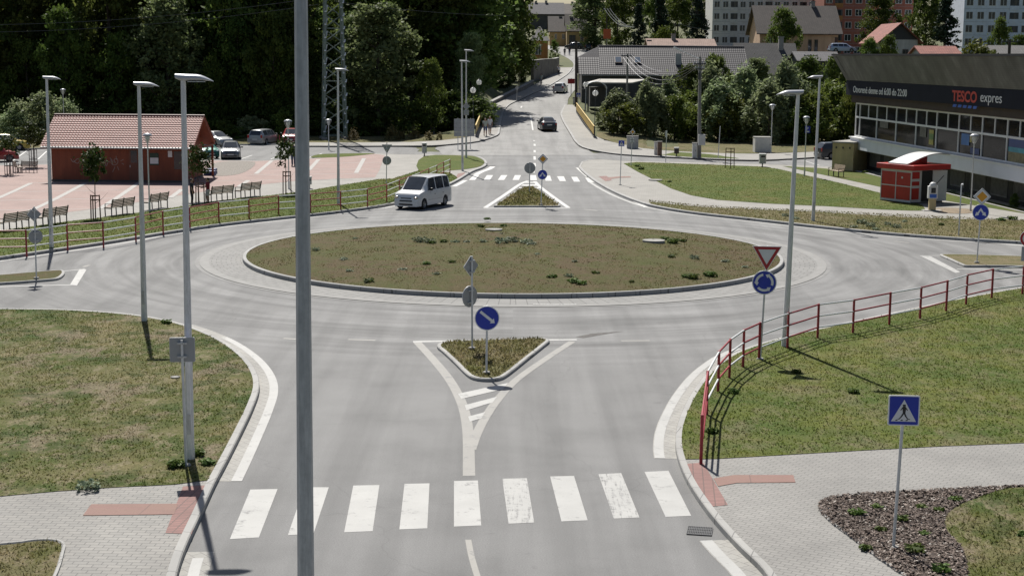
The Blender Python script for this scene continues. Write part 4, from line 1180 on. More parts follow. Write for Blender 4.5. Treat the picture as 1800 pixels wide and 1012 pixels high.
def crown(name, kind, H, Wd, z0, nclump, nleaf, lsize, mat, seed, spread=.5):
    """leaf clumps through an envelope z0..H, half width Wd"""
    rng = np.random.default_rng(seed)
    cs = []; rad = []
    for i in range(nclump):
        t = rng.random() ** .85; ang = rng.random() * 2 * np.pi
        if kind == 'spruce': env = (1 - t) ** .9 * Wd + .02 * Wd
        elif kind == 'column': env = Wd * (np.sin(np.pi * np.clip(.10 + .86 * t, 0, 1)) ** .55)
        elif kind == 'willow': env = Wd * (np.sin(np.pi * np.clip(.28 + .70 * t, 0, 1)) ** .8)
        else: env = Wd * (np.sin(np.pi * np.clip(.12 + .84 * t, 0, 1)) ** .7)
        # lopsided lobes
        lob = 1 + .20 * math.sin(ang * 2 + seed) + .16 * math.sin(ang * 3 + t * 9 + seed * 2) + .12 * math.sin(t * 17 + ang + seed)
        rr = env * lob * (rng.random() ** .42)
        z = z0 + (H - z0) * t - (rr * .22 if kind == 'spruce' else 0)
        cs.append((rr * math.cos(ang), rr * math.sin(ang), z)); rad.append(lsize * (1.6 + 2.2 * rng.random()) * (.6 if kind == 'spruce' else 1))
    cs = np.array(cs); rad = np.array(rad)
    per = nleaf // nclump
    idx = np.repeat(np.arange(nclump), per); n = len(idx)
    off = rng.normal(size=(n, 3)) * spread * rad[idx][:, None] * 1.15
    if kind == 'willow': off[:, 2] *= 1.9; off[:, :2] *= .7
    elif kind == 'spruce': off[:, 2] *= .45
    else: off[:, 2] *= .7
    pos = cs[idx] + off
    ct = rng.random(nclump)
    tint = np.clip(ct[idx] * .75 + rng.random(n) * .35 - .03, 0, 1)
    size = lsize * (.55 + .9 * rng.random(n))
    return quads_mesh(name, pos, .85, size, tint, mat, rng, 2.6 if kind == 'willow' else 1.5)

def trunk_mesh(name, H, r, seed, limbs=6, z0=.3, spread=.25):
    rng = random.Random(seed); mb = MB()
    top = (rng.uniform(-.03, .03) * H, rng.uniform(-.03, .03) * H, H)
    pts = [(0, 0, -.4), (top[0] * .2, top[1] * .3, H * .3), (top[0] * .7, top[1] * .6, H * .6), top]
    mb.tube(pts, [r * 1.25, r, r * .7, r * .12], 8)
    for i in range(limbs):
        z = H * (z0 + (.85 - z0) * i / limbs); a = rng.random() * 6.28; L = H * spread * (1.15 - i / limbs * .6)
        s = Vector((top[0] * z / H, top[1] * z / H, z))
        e = s + Vector((math.cos(a) * L, math.sin(a) * L, L * .75))
        mid = s.lerp(e, .5) + Vector((0, 0, -L * .08))
        mb.tube([s, mid, e], [r * .42, r * .28, r * .06], 6)
    me_o = mb.build(name, m_bark, None, smooth=True)
    me = me_o.data; bpy.data.objects.remove(me_o); return me

KINDS = {}
def kind(key, mat, shape, H, Wd, z0, nclump, nleaf, ls, seed, tr=.25, trunk_h=.9, variants=3, spread=.5, limbs=6):
    KINDS[key] = [(crown('crown', shape, H, Wd, z0, nclump, nleaf, ls, mat, seed + 17 * v, spread), trunk_mesh('trunk', H * trunk_h, tr, seed + v, limbs, .25, .22)) for v in range(variants)]
kind('forest', m_leaf_forest, 'round', 20, 4.6, 2.0, 150, 9000, .36, 11, .28, variants=4)
kind('broad', m_leaf, 'round', 14, 4.6, 2.0, 130, 8000, .32, 31, .25)
kind('poplar', m_leaf_light, 'column', 18, 4.0, 1.2, 170, 11000, .34, 51, .3)
kind('spruce', m_leaf_spruce, 'spruce', 14, 3.0, .8, 170, 7000, .30, 71, .2, .98, 2)
kind('willow', m_leaf_silver, 'willow', 6.5, 2.3, .2, 70, 5200, .17, 91, .10)
kind('bush', m_leaf, 'round', 4.5, 2.2, .1, 60, 4200, .19, 111, .08)
kind('yellow', m_leaf_yellow, 'round', 5, 2.2, .3, 60, 3800, .20, 131, .08)
kind('young', m_leaf_young, 'round', 3.9, .82, 2.2, 26, 900, .145, 151, .035, .9, 2, .45, 4)
kind('young_thin', m_leaf_young, 'round', 3.9, .75, 1.5, 18, 520, .15, 161, .03, .9, 1, .45, 4)
kind('silver_shrub', m_leaf_silver, 'round', 4.2, 2.0, .1, 60, 3800, .18, 171, .08)
kind('dry', m_leaf_dry, 'willow', 1.9, 1.0, .0, 30, 900, .12, 191, .02)

def tree(key, v, loc, label, cat='tree', s=1.0, sz=None, group=None, name=None, rz=None):
    cm, tm = KINDS[key][v % len(KINDS[key])]
    rnd = random.Random(int(loc[0] * 131 + loc[1] * 17 + v))
    t = thing(name or {'forest': 'forest_tree', 'broad': 'broadleaf_tree', 'poplar': 'poplar_tree', 'spruce': 'spruce_tree', 'willow': 'willow_bush', 'bush': 'bush', 'yellow': 'bush', 'young': 'young_tree', 'young_thin': 'young_tree', 'silver_shrub': 'bush', 'dry': 'dry_shrub'}[key], label, cat, loc, rnd.random() * 6.28 if rz is None else rz, group)
    t.scale = (s, s, sz or s)
    link(bpy.data.objects.new('crown', cm), t); link(bpy.data.objects.new('trunk', tm), t)
    return t
def tree_px(key, v, base, toprow, label, y=None, width=None, **kw):
    """a plant standing at base (picture spot), its tip at toprow"""
    if y is None: b = P(*base)
    else:
        q = W(base[0], base[1], y); b = Vector((q.x, y, terrain(q.x, y)))
    h = W(base[0], toprow, b.y).z - b.z
    H = {'forest': 20, 'broad': 14, 'poplar': 18, 'spruce': 14, 'willow': 6.5, 'bush': 4.5, 'yellow': 5, 'young': 3.9, 'young_thin': 3.9, 'silver_shrub': 4.2, 'dry': 1.9}[key]
    W0 = {'forest': 5.2, 'broad': 5.2, 'poplar': 4.4, 'spruce': 3.0, 'willow': 2.6, 'bush': 2.5, 'yellow': 2.5, 'young': .95, 'young_thin': .9, 'silver_shrub': 2.3, 'dry': 1.1}[key]
    sz = h / H; s = (width / FOC * b.y / 2 / W0) if width else sz
    return tree(key, v, b, label, s=s, sz=sz, **kw)

# the wood on the left: front trees one by one, the mass behind as one
random.seed(8)
front = [(-40, 172, 'at the left picture edge'), (35, 176, ''), (120, 180, ''), (195, 174, ''), (262, 178, ''), (335, 182, ''), (400, 175, ''), (470, 179, ''), (525, 174, ''), (752, 188, ''), (795, 190, ''), (868, 236, '')]
for i, (px, y, _) in enumerate(front):
    q = W(px, 250, y); 
    tree('forest', i, (q.x, y, terrain(q.x, y) - .2), 'tall dark broadleaf tree in the front row of the shaded wood on the left', s=1.0 + .12 * ((i * 7) % 5 - 2) / 2, sz=1.02 + .1 * ((i * 5) % 4), group='front trees of the dark wood')
for i, (px, y, tp, wd, k, lab) in enumerate(((118, 168, 22, 100, 'broad', 'light-topped tree behind the hut lamp at the front of the wood'), (215, 170, 60, 86, 'broad', 'mid-height leafy tree between the hut ridge and the wood'), (300, 169, -5, 110, 'poplar', 'tall light-leaved tree above the middle of the hut roof'),
        (418, 171, 40, 90, 'broad', 'yellowish-topped tree above the parked saloon'), (52, 171, 70, 84, 'broad', 'dim leafy tree above the silvery shrubs at the left'), (375, 168, 105, 60, 'broad', 'low dark tree right behind the right gable of the hut'))):
    tree_px(k, i, (px, 250), tp, lab, width=wd, y=y)
mass = []
rngf = random.Random(5)
def merged(name, specs, mat):
    """one far mass of crowns and stems"""
    P_, T_, Sz = [], [], []
    for key, v, loc, s, sz in specs:
        me = KINDS[key][v % len(KINDS[key])][0]
        n = len(me.vertices); co = np.empty(n * 3, np.float32); me.vertices.foreach_get('co', co); co = co.reshape(-1, 3)
        tn = np.empty(n, np.float32); me.attributes['tint'].data.foreach_get('value', tn)
        a = rngf.random() * 6.28; c, s_ = math.cos(a), math.sin(a)
        x = (co[:, 0] * c - co[:, 1] * s_) * s + loc[0]; y = (co[:, 0] * s_ + co[:, 1] * c) * s + loc[1]; z = co[:, 2] * sz + loc[2]
        P_.append(np.stack([x, y, z], 1)); T_.append(tn)
    P_ = np.concatenate(P_); T_ = np.concatenate(T_); n = len(P_) // 4
    me = bpy.data.meshes.new(name)
    me.vertices.add(4 * n); me.vertices.foreach_set('co', P_.astype(np.float32).ravel()); me.loops.add(4 * n); me.loops.foreach_set('vertex_index', np.arange(4 * n, dtype=np.int32))
    me.polygons.add(n); me.polygons.foreach_set('loop_start', np.arange(0, 4 * n, 4, dtype=np.int32)); me.polygons.foreach_set('loop_total', np.full(n, 4, dtype=np.int32))
    at = me.attributes.new('tint', 'FLOAT', 'POINT'); at.data.foreach_set('value', T_); me.update(calc_edges=True); me.materials.append(mat)
    return link(bpy.data.objects.new(name, me))
specs = []
for row, (y, step) in enumerate(((190, 70), (206, 66), (224, 64), (244, 62))):
    px = -150 + row * 20
    while px < (838, 850, 868, 885)[row]:
        q = W(px + rngf.uniform(-14, 14), 200, y); specs.append(('forest', rngf.randrange(4), (q.x, y + rngf.uniform(-5, 5), terrain(q.x, y) - .3), rngf.uniform(.9, 1.25), rngf.uniform(.95, 1.3)))
        px += step
o = merged('woodland', specs, m_leaf_forest); stuff(o, 'dark mass of woodland climbing the slope behind the first row of trees')
specs = []
for px in list(range(1030, 1300, 34)) + list(range(1320, 1720, 46)):
    y = 486 + rngf.uniform(-8, 30); q = W(px, 20, y); specs.append(('broad', rngf.randrange(3), (q.x, y, terrain(q.x, y) - 1), rngf.uniform(1.0, 1.4), rngf.uniform(1.1, 1.6)))
o = merged('treeline', specs, m_leaf); stuff(o, 'distant line of trees on the skyline behind the houses')
# low undergrowth hiding the foot of the wood
specs = []
for px in range(-120, 850, 34):
    y = 169 + rngf.uniform(-1.5, 3); q = W(px + rngf.uniform(-10, 10), 245, y)
    specs.append(('bush', rngf.randrange(3), (q.x, y, terrain(q.x, y) - .2), rngf.uniform(.8, 1.4), rngf.uniform(.5, 1.1)))
o = merged('undergrowth', specs, m_leaf_forest); stuff(o, 'dark undergrowth along the foot of the wood')

# trees that stand out from the wood
tree_px('poplar', 0, (668, 250), 12, 'big dense pale-green tree standing out before the wood, right of the pylon', width=132, y=168)
tree_px('poplar', 1, (622, 250), 30, 'slimmer grey-green tree directly behind the lattice pylon', width=70, y=171)
tree_px('broad', 1, (758, 245), 105, 'round medium tree between the big pale-green tree and the leaning pole', width=58, y=166)
tree_px('poplar', 2, (826, 235), 62, 'bushy tree behind the two globe lamps left of the bridge', width=60, y=178)
tree_px('broad', 0, (480, 252), 28, 'light-crowned tree left of the foreground mast at the edge of the wood', width=95, y=168)
tree_px('broad', 2, (895, 190), -40, 'tall light-edged tree overhanging the left pavement by the bridge', y=240, width=110)
tree_px('broad', 1, (902, 160), 0, 'leafy tree before the orange house on the left of the street', y=250, width=52)
tree_px('silver_shrub', 0, (75, 246), 165, 'large silvery shrub behind the left gable of the hut', width=95)
tree_px('silver_shrub', 1, (25, 247), 195, 'lower silvery shrub by the yellow car at the left edge', width=70)
tree_px('silver_shrub', 2, (118, 246), 178, 'silvery shrub mostly hidden by the red hut roof', width=60)
tree_px('bush', 1, (395, 246), 215, 'dark green shrub behind the parked white saloon', width=44)
tree_px('silver_shrub', 0, (443, 244), 205, 'silvery shrub between the parked saloon and the grey estate car', width=56)
tree_px('bush', 2, (415, 246), 224, 'small dark shrub by the car park kerb', width=34)
tree_px('bush', 0, (500, 246), 198, 'leafy shrub behind the red parked car', width=46)
for i, (px, top, wd) in enumerate(((622, 232, 24), (690, 229, 26), (706, 234, 18), (728, 232, 26), (755, 236, 20), (772, 237, 16))):
    tree_px('dry', i, (px, 248), top, 'low tuft of dry yellowish weeds on the verge before the wood', cat='weeds', width=wd, group='dry tufts on the verge')

# willow thicket right of the bridge
wl = [(1085, 250, 165, 62, 'willow', 'silvery willow bush nearest the right bridge railing'), (1068, 246, 190, 40, 'bush', 'low dark bush at the end of the right bridge railing'),
      (1150, 246, 168, 60, 'willow', 'silvery willow bush behind the brick meter pillar'), (1118, 246, 205, 50, 'bush', 'low green bush right behind the route sign cabinet'),
      (1185, 250, 172, 54, 'yellow', 'bright green bush between the silvery willows left of the power pole'), (1205, 248, 188, 50, 'bush', 'dark green bush at the left foot of the power pole'),
      (1262, 248, 150, 74, 'willow', 'tall silvery willow bush immediately right of the power pole'), (1305, 246, 128, 82, 'willow', 'tallest silvery willow in the middle of the thicket'),
      (1290, 250, 195, 70, 'bush', 'low dark bush in front of the middle willows'), (1350, 250, 150, 80, 'willow', 'silvery willow left of the white transformer box lamp'),
      (1395, 246, 140, 70, 'willow', 'silvery willow behind the tall lamp pair on the right'), (1425, 248, 165, 74, 'yellow', 'yellowish bush behind the blue parking plate'),
      (1465, 246, 150, 70, 'yellow', 'yellow-green bush beside the left corner of the shop'), (1490, 245, 178, 56, 'bush', 'dark bush touching the left corner of the shop')]
for i, (px, b_, tp, wd, k, lab) in enumerate(wl):
    tree_px(k, i, (px, b_), tp, lab, cat='bush', width=wd * 1.35, y=160 + (i * 5) % 9)
back = [(1210, 118, 70, 'broad', 188, 'dark leafy tree left of the power pole in front of the dark barn'), (1255, 98, 66, 'broad', 190, 'rounded green tree right of the power pole top'), (1330, 105, 54, 'poplar', 192, 'grey-green tree rising above the willow thicket'),
        (1420, 105, 78, 'broad', 190, 'leafy tree behind the two tall lamps by the shop'), (1468, 100, 60, 'broad', 186, 'dark leafy tree behind the overhanging roof corner of the shop')]
for i, (px, tp, wd, k, y, lab) in enumerate(back): tree_px(k, i, (px, 200), tp, lab, width=wd, y=y)

for i, (px, row, tp, wd, y, lab) in enumerate(((885, 165, 118, 46, 232, 'leafy bush behind the low rubble wall by the bridge'), (912, 150, 105, 44, 246, 'leafy bush between the low and the tall stone wall'), (930, 140, 92, 34, 268, 'light bush at the left foot of the orange house'))):
    tree_px('bush', i, (px, row), tp, lab, cat='bush', width=wd, y=y)
# fillers in the thicket
for i, (px, b_, tp, wd, k, lab) in enumerate([(1098, 246, 185, 56, 'yellow', 'fresh green bush between the first two silvery willows'), (1170, 244, 150, 60, 'willow', 'slender willow top in front of the barn wall'), (1135, 244, 150, 50, 'willow', 'thin willow shoots beside the parked white car'), (1225, 246, 165, 66, 'yellow', 'light green bush right behind the power pole'),
        (1282, 246, 170, 60, 'yellow', 'yellow-green bush between the tallest willows'), (1328, 248, 180, 62, 'bush', 'rounded green bush beside the transformer box'), (1372, 248, 178, 66, 'yellow', 'light bush right of the transformer box'), (1408, 250, 190, 60, 'bush', 'low dark bush behind the blue parking plate'),
        (1445, 250, 185, 60, 'bush', 'dense green bush left of the dark parked car'), (1500, 244, 150, 50, 'yellow', 'bright bush under the shop roof corner'), (1245, 244, 128, 60, 'willow', 'tall grey willow top between the power pole and the barn roof'), (1380, 244, 118, 66, 'willow', 'high willow crown in front of the slate roof')]):
    tree_px(k, i + 1, (px, b_), tp, lab, cat='bush', width=wd * 1.3, y=158 + (i * 7) % 12)
# town trees
town = [('poplar', 1045, -25, 82, 360, 'tall willow-like green tree left of the spruces up the street'), ('broad', 1020, 20, 40, 372, 'small leafy tree behind the brown-roofed house at the street end'), ('broad', 1085, -15, 66, 330, 'brownish leafy tree left of the tall spruce'),
        ('spruce', 1122, 8, 40, 290, 'pointed dark spruce behind the long dark roof'), ('spruce', 1160, -30, 44, 330, 'tall dark spruce right of the pointed one'), ('broad', 1190, -10, 60, 336, 'dense green tree left of the grey apartment block'), ('spruce', 1225, -25, 50, 322, 'dark conifer touching the left end of the grey apartment block'),
        ('yellow', 1165, 52, 46, 292, 'light bush above the low tiled roof'), ('broad', 1375, 20, 66, 262, 'round leafy tree in front of the gabled peach house'), ('broad', 1545, -5, 70, 330, 'light-green round tree before the red apartment block'),
        ('broad', 1528, 68, 46, 240, 'leafy tree in front of the small red-roofed house'), ('broad', 1562, 66, 44, 238, 'leafy tree at the right of the white garage wall'), ('broad', 1625, -20, 70, 320, 'large dark tree between the red and white apartment blocks'), ('spruce', 1660, -5, 62, 312, 'broad conifer beside the white apartment block'),
        ('broad', 1757, 35, 44, 300, 'rounded tree before the white apartment block'), ('yellow', 1720, 80, 84, 225, 'wide light bush behind the shop roof'), ('broad', 1790, 62, 36, 290, 'small tree at the right edge behind the shop roof'), ('broad', 1150, -8, 50, 352, 'green crown between the two tall spruces'), ('bush', 975, 72, 18, 300, 'small green bush beside the orange house')]
for i, (k, px, tp, wd, y, lab) in enumerate(town): tree_px(k, i, (px, 90), tp, lab, width=wd, y=y, cat='bush' if k in ('yellow', 'bush') else 'tree')

# young trees with stakes on the plaza
def tree_guard(base, toprow, label, n=3, r=.30, top_ring=True):
    b = P(*base, z=.12); h = W(base[0], toprow, b.y).z - b.z
    t = thing('tree_guard', label, 'tree guard', b)
    for k in range(n):
        a = .5 + 2 * math.pi * k / n
        MB().tube([(r * math.cos(a), r * math.sin(a), -.1), (r * .9 * math.cos(a), r * .9 * math.sin(a), h)], .035, 7).build('stake', m_stake, t, smooth=True)
    for zz in (h * .97, h * .80):
        pts = [(r * .92 * math.cos(.5 + 2 * math.pi * k / n), r * .92 * math.sin(.5 + 2 * math.pi * k / n), zz) for k in range(n + 1)]
        MB().tube(pts, .026, 6).build('crossbar', m_stake, t)
tree_px('young', 0, (168, 385), 263, 'young tree with round dark crown in three stakes, in front of the hut wall', width=54)
tree_guard((167, 386), 343, 'three wooden stakes round the young tree in front of the hut wall')
tree_px('young', 1, (350, 356), 258, 'young tree at the right end of the hut between the two talking people', width=46)
tree_guard((351, 357), 321, 'three wooden stakes between the two talking people')
tree_px('young_thin', 0, (503, 343), 242, 'thin young tree left of the foreground mast', width=40)
tree_guard((504, 343), 301, 'three wooden stakes round the thin young tree by the mast')
tree_px('young_thin', 0, (17, 309), 235, 'sparse young tree in the left guard at the plaza corner', width=40, rz=1)
tree_px('young', 1, (60, 296), 218, 'young tree in the right guard at the plaza corner', width=44, rz=2)
for px, tp, lab in (((16, 309), 274, 'tall metal tree guard at the left picture edge'), ((59, 297), 263, 'tall metal tree guard beside the bench at the plaza corner')):
    b = P(*px, z=.12); h = W(px[0], tp, b.y).z - b.z
    t = thing('tree_guard', lab, 'tree guard', b)
    for k in range(8):
        a = 2 * math.pi * k / 8; MB().tube([(.3 * math.cos(a), .3 * math.sin(a), -.05), (.3 * math.cos(a), .3 * math.sin(a), h)], .018, 6).build('bar', m_iron, t)
    for zz in (.1, h * .5, h): MB().tube([(.3 * math.cos(2 * math.pi * k / 16), .3 * math.sin(2 * math.pi * k / 16), zz) for k in range(17)], .016, 5).build('hoop', m_iron, t)
tree_guard((1283, 296), 260, 'empty three-stake guard on the far right lawn', r=.42)
tree_px('bush', 1, (1783, 367), 342, 'small round evergreen shrub in front of the shop basement', width=22, cat='bush')

# weeds on the island and lawns: each clump its own plant
def weed_mesh(seed, mat, n=130, r=.28, h=.22, ls=.085):
    rng = np.random.default_rng(seed)
    pos = np.clip(rng.normal(size=(n, 3)), -1.3, 1.3) * np.array([r * .5, r * .5, h * .3]) + np.array([0, 0, h * .5]); pos[:, 2] = np.abs(pos[:, 2])
    return quads_mesh('weed', pos, .9, ls * (.5 + rng.random(n)), rng.random(n), mat, rng, 1.5)
weeds = [weed_mesh(1, m_weed), weed_mesh(2, m_weed), weed_mesh(3, m_weed_pale, 110, .34, .26, .08), weed_mesh(4, m_weed_pale, 90, .3, .16, .07)]
def weed(px, s, v, lab, grp, z=None):
    b = P(*px, z=.14)
    if z is None:
        r = (Vector((b.x, b.y, 0)) - RC).length
        if r < rmax:
            zz = dome(r); b = P(*px, z=zz)
            r = (Vector((b.x, b.y, 0)) - RC).length; b = P(*px, z=dome(min(r, rmax)))
    else: b = P(*px, z=z)
    o = link(bpy.data.objects.new('weed', weeds[v])); o.location = b; s *= .72; o.scale = (s, s, s * .8); o.rotation_euler = (0, 0, (px[0] * 7) % 6.28)
    tag(o, lab, 'weed', grp)
LG, LP = 'leafy green weed clump in the brown grass of the central island', 'pale silvery weed clump in the brown grass of the central island'
for px, s, v in (((1010, 497), 1.5, 0), ((1022, 500), 1.2, 1), ((970, 489), 1.3, 0), ((1047, 482), 1.0, 1), ((1110, 496), .7, 0), ((1180, 452), 1.0, 1), ((1248, 485), 1.5, 0), ((1218, 489), 1.4, 1), ((1205, 487), 1.0, 0), ((648, 496), 1.3, 1), ((1150, 425), .9, 0), ((1183, 427), 1.6, 1), ((856, 386), 1.0, 0), ((845, 400), 1.2, 1), ((885, 399), 1.2, 0), ((760, 428), 1.0, 1), ((780, 426), 1.1, 0), ((795, 462), .9, 1), ((750, 465), 1.1, 0), ((1200, 425), 1.1, 0), ((1168, 422), 1.2, 1)): weed(px, s, v, LG, 'green weeds on the central island')
for px, s, v in (((738, 425), 1.5, 2), ((756, 427), 1.3, 2), ((800, 426), 1.2, 3), ((820, 426), 1.0, 3), ((850, 425), 1.2, 3), ((880, 427), 1.6, 2), ((900, 425), 1.5, 2), ((925, 428), 1.4, 2), ((935, 430), 1.2, 3), ((605, 457), 1.2, 3), ((615, 477), 1.0, 3), ((708, 475), 1.0, 3), ((767, 482), .9, 3), ((1000, 487), .9, 2), ((1220, 455), 1.1, 2), ((1275, 460), 1.0, 3), ((1310, 470), .8, 3), ((1010, 460), .8, 3), ((945, 448), .9, 3), ((555, 440), .9, 2), ((625, 420), .8, 3), ((880, 412), .8, 3)): weed(px, s, v, LP, 'pale weeds on the central island')
for px, s in (((1800, 942), .8), ((1542, 893), .7), ((1620, 893), .7), ((1505, 905), .9), ((1585, 915), .8), ((1548, 933), .7), ((1607, 970), 1.1), ((1625, 940), .6), ((1522, 965), .7), ((1650, 898), .7), ((1680, 880), .8), ((1655, 1005), 1.0)): weed(px, s, int(px[0]) % 2, 'small green plant growing through the bark mulch of the bed', 'plants in the mulch bed', .13)
for px, s, v in (((1400, 655), .8, 0), ((1290, 690), .9, 1), ((1252, 760), .9, 0), ((1500, 690), 1.0, 0), ((155, 860), 1.2, 2), ((310, 820), 1.2, 0), ((345, 800), 1.1, 1), ((365, 815), 1.0, 0), ((292, 568), 1.0, 1), ((330, 640), .8, 2)): weed(px, s, v, 'leafy green weed clump on a near lawn', 'weeds on the near lawns', .13)
for px, s, v in (((1515, 393), 1.5, 2), ((1530, 398), 1.4, 2), ((1540, 404), 1.2, 3), ((1560, 395), 1.0, 2), ((1575, 400), 1.3, 2), ((1500, 400), 1.3, 3), ((1590, 390), 1.0, 3), ((1655, 396), 1.0, 1), ((1760, 388), 1.4, 0), ((1780, 386), 1.5, 1), ((1400, 385), 1.2, 3), ((1380, 380), 1.0, 2), ((1177, 320), 1.0, 0), ((1127, 298), 1.5, 0), ((1120, 293), 1.3, 1), ((1700, 343), 1.3, 2), ((1675, 338), 1.2, 2), ((1520, 304), 1.4, 0)): weed(px, s, v, 'weed clump on the far right lawns and verge', 'weeds on the far right lawns', .13)

# ------------------------------------------------------------------ grass blades
def inside(pts, poly):
    x, y = pts[:, 0], pts[:, 1]; r = np.zeros(len(pts), bool); n = len(poly)
    for i in range(n):
        x1, y1, x2, y2 = poly[i].x, poly[i].y, poly[(i + 1) % n].x, poly[(i + 1) % n].y
        if y1 == y2: continue
        c = ((y1 > y) != (y2 > y)) & (x < (x2 - x1) * (y - y1) / (y2 - y1) + x1); r ^= c
    return r
def blades(poly, density, h, w, z, mat, label, seed=0, zf=None, ymax=200, clump=.0):
    rng = np.random.default_rng(seed)
    x0, x1 = min(p.x for p in poly), max(p.x for p in poly); y0, y1 = min(p.y for p in poly), min(ymax, max(p.y for p in poly))
    n = int((x1 - x0) * (y1 - y0) * density)
    pts = np.stack([rng.uniform(x0, x1, n), rng.uniform(y0, y1, n)], 1)
    vis = np.abs(pts[:, 0]) < pts[:, 1] * .46 + 3
    pts = pts[vis]; pts = pts[inside(pts, poly)]
    if clump:
        f = np.sin(pts[:, 0] * 1.7 + 2 * np.sin(pts[:, 1] * .9)) + np.sin(pts[:, 1] * 2.1 + 1.7 * np.sin(pts[:, 0] * 1.3)) + rng.normal(size=len(pts)) * .6
        pts = pts[f > -clump]
    n = len(pts)
    zz = np.array([zf(a, b) for a, b in pts]) if zf else np.full(n, z)
    ang = rng.uniform(0, 2 * np.pi, n); hh = h * (.4 + .9 * rng.random(n)); ww = w * (.6 + .8 * rng.random(n)); lean = rng.normal(size=(n, 2)) * hh[:, None] * .8
    u = np.stack([np.cos(ang), np.sin(ang)], 1) * ww[:, None] / 2
    V = np.zeros((n, 3, 3)); V[:, 0, :2] = pts - u; V[:, 1, :2] = pts + u; V[:, 2, :2] = pts + lean
    V[:, 0, 2] = V[:, 1, 2] = zz - .01; V[:, 2, 2] = zz + hh
    me = bpy.data.meshes.new('grass'); me.vertices.add(3 * n); me.vertices.foreach_set('co', V.astype(np.float32).ravel())
    me.loops.add(3 * n); me.loops.foreach_set('vertex_index', np.arange(3 * n, dtype=np.int32)); me.polygons.add(n)
    me.polygons.foreach_set('loop_start', np.arange(0, 3 * n, 3, dtype=np.int32)); me.polygons.foreach_set('loop_total', np.full(n, 3, dtype=np.int32))
    me.update(calc_edges=True); me.materials.append(mat)
    return stuff(link(bpy.data.objects.new('grass', me)), label)
blades(lawn_l, 170, .038, .045, Z2, m_grass_bl, 'short patchy grass of the near left lawn', 1, clump=1.2)
blades(lawn_r, 150, .042, .045, Z2, m_grass_r_bl, 'thick green grass of the near right lawn', 2, clump=1.8)
blades(lawn_p, 260, .06, .035, Z1 + .02, m_grass_bl, 'patchy grass beside the mulch bed', 3, clump=1.2)
blades(lawn_c, 260, .07, .035, Z2, m_grass_v_bl, 'grass in the bottom left corner', 4, clump=1.2)
blades(island_foot, 40, .035, .05, 0, m_grass_b_bl, 'brownish grass of the central island', 5, zf=lambda a, b: dome(min(rmax, math.hypot(a - RC.x, b - RC.y))) if math.hypot(a - RC.x, b - RC.y) < rmax else -.5)
blades(sp_near, 220, .06, .05, .12, m_grass_v_bl, 'dry grass on the near traffic island', 6)
blades(lawn_f, 40, .04, .06, Z2, m_grass_f_bl, 'grass of the far right lawn', 7)
blades(fr_in[k0:] + PP((1900, 394), (1700, 386), (1450, 374), (1240, 365), (1140, 355)), 60, .06, .06, Z2, m_grass_v_bl, 'rough grass of the verge along the far right kerb', 8)
blades(pz_in[:q1] + PP((800, 312), (790, 306)) + grass_up, 60, .06, .06, Z2, m_grass_f_bl, 'grass strip below the plaza railing', 9)
blades(sp_far, 50, .12, .1, .12, m_grass_v_bl, 'grass on the far traffic island', 10)
# bark chips
def chips():
    rng = np.random.default_rng(3); poly = bed + PP((2200, 1090)); n = 85000
    x0, x1 = min(p.x for p in bed), 14.0; y0, y1 = min(p.y for p in bed), max(p.y for p in bed)
    pts = np.stack([rng.uniform(x0, x1, n), rng.uniform(y0, y1, n)], 1); pts = pts[inside(pts, poly)]; pts = pts[~inside(pts, lawn_p)]; n = len(pts)
    pos = np.concatenate([pts, (Z1 + .02 + rng.random((n, 1)) * .03)], 1)
    b = NB('bark_chips'); at = b.n('ShaderNodeAttribute', attribute_name='tint')
    b.color(b.ramp(at.outputs['Fac'], [(0, (.065, .045, .036)), (.6, (.165, .122, .098)), (.9, (.30, .245, .21)), (1, (.50, .46, .41))])).rough(.9)
    me = quads_mesh('bark_chips', pos, 3.0, .040 * (.5 + rng.random(n)), rng.random(n) ** 1.6, b.m, rng, 1.6)
    stuff(link(bpy.data.objects.new('bark_chips', me)), 'loose bark chips covering the planting bed')
chips()
# ------------------------------------------------------------------ building materials
def wall_mat(name, col, var=.12, streak=True):
    b = NB(name); co = b.pos('obj')
    f = b.noise(co, .9, 6, .65); g = b.noise(b.pos('obj', (1.6, 1.6, .12)), 1.5, 4); fine = b.noise(co, 22, 3)
    c = b.ramp(f, [(.3, tuple(x * (1 - var) for x in col)), (.7, tuple(x * (1 + var) for x in col))])
    if streak: c = b.mix(.35, c, b.ramp(g, [(.35, .34), (.65, .62)]), 'OVERLAY')
    b.color(c).rough(.9).bump(fine, .2, .01); return b.m
def roof_mat(name, c1, c2, bw=.33, rh=.36):
    b = NB(name); co = b.pos('obj')
    br = b.n('ShaderNodeTexBrick'); uvm = b.n('ShaderNodeMapping'); uvm.inputs['Rotation'].default_value = (math.radians(90), 0, 0)
    sp = b.n('ShaderNodeSeparateXYZ'); b.l(co, sp.inputs[0]); cb = b.n('ShaderNodeCombineXYZ')
    b.l(b.math('ADD', sp.outputs[0], b.math('MULTIPLY', sp.outputs[1], .15)), cb.inputs[0]); b.l(b.math('MULTIPLY', sp.outputs[2], 1.5), cb.inputs[1]); b.l(cb.outputs[0], br.inputs['Vector'])
    br.inputs['Scale'].default_value = 1; br.inputs['Brick Width'].default_value = bw; br.inputs['Row Height'].default_value = rh; br.inputs['Mortar Size'].default_value = .025
    br.inputs['Color1'].default_value = (*c1, 1); br.inputs['Color2'].default_value = (*c2, 1); br.inputs['Mortar'].default_value = (*[x * .45 for x in c1], 1)
    c = b.mix(.5, br.outputs['Color'], b.ramp(b.noise(co, .8, 5), [(.3, .33), (.7, .66)]), 'OVERLAY')
    b.color(c).rough(.85).bump(br.outputs['Fac'], -.5, .03); return b.m
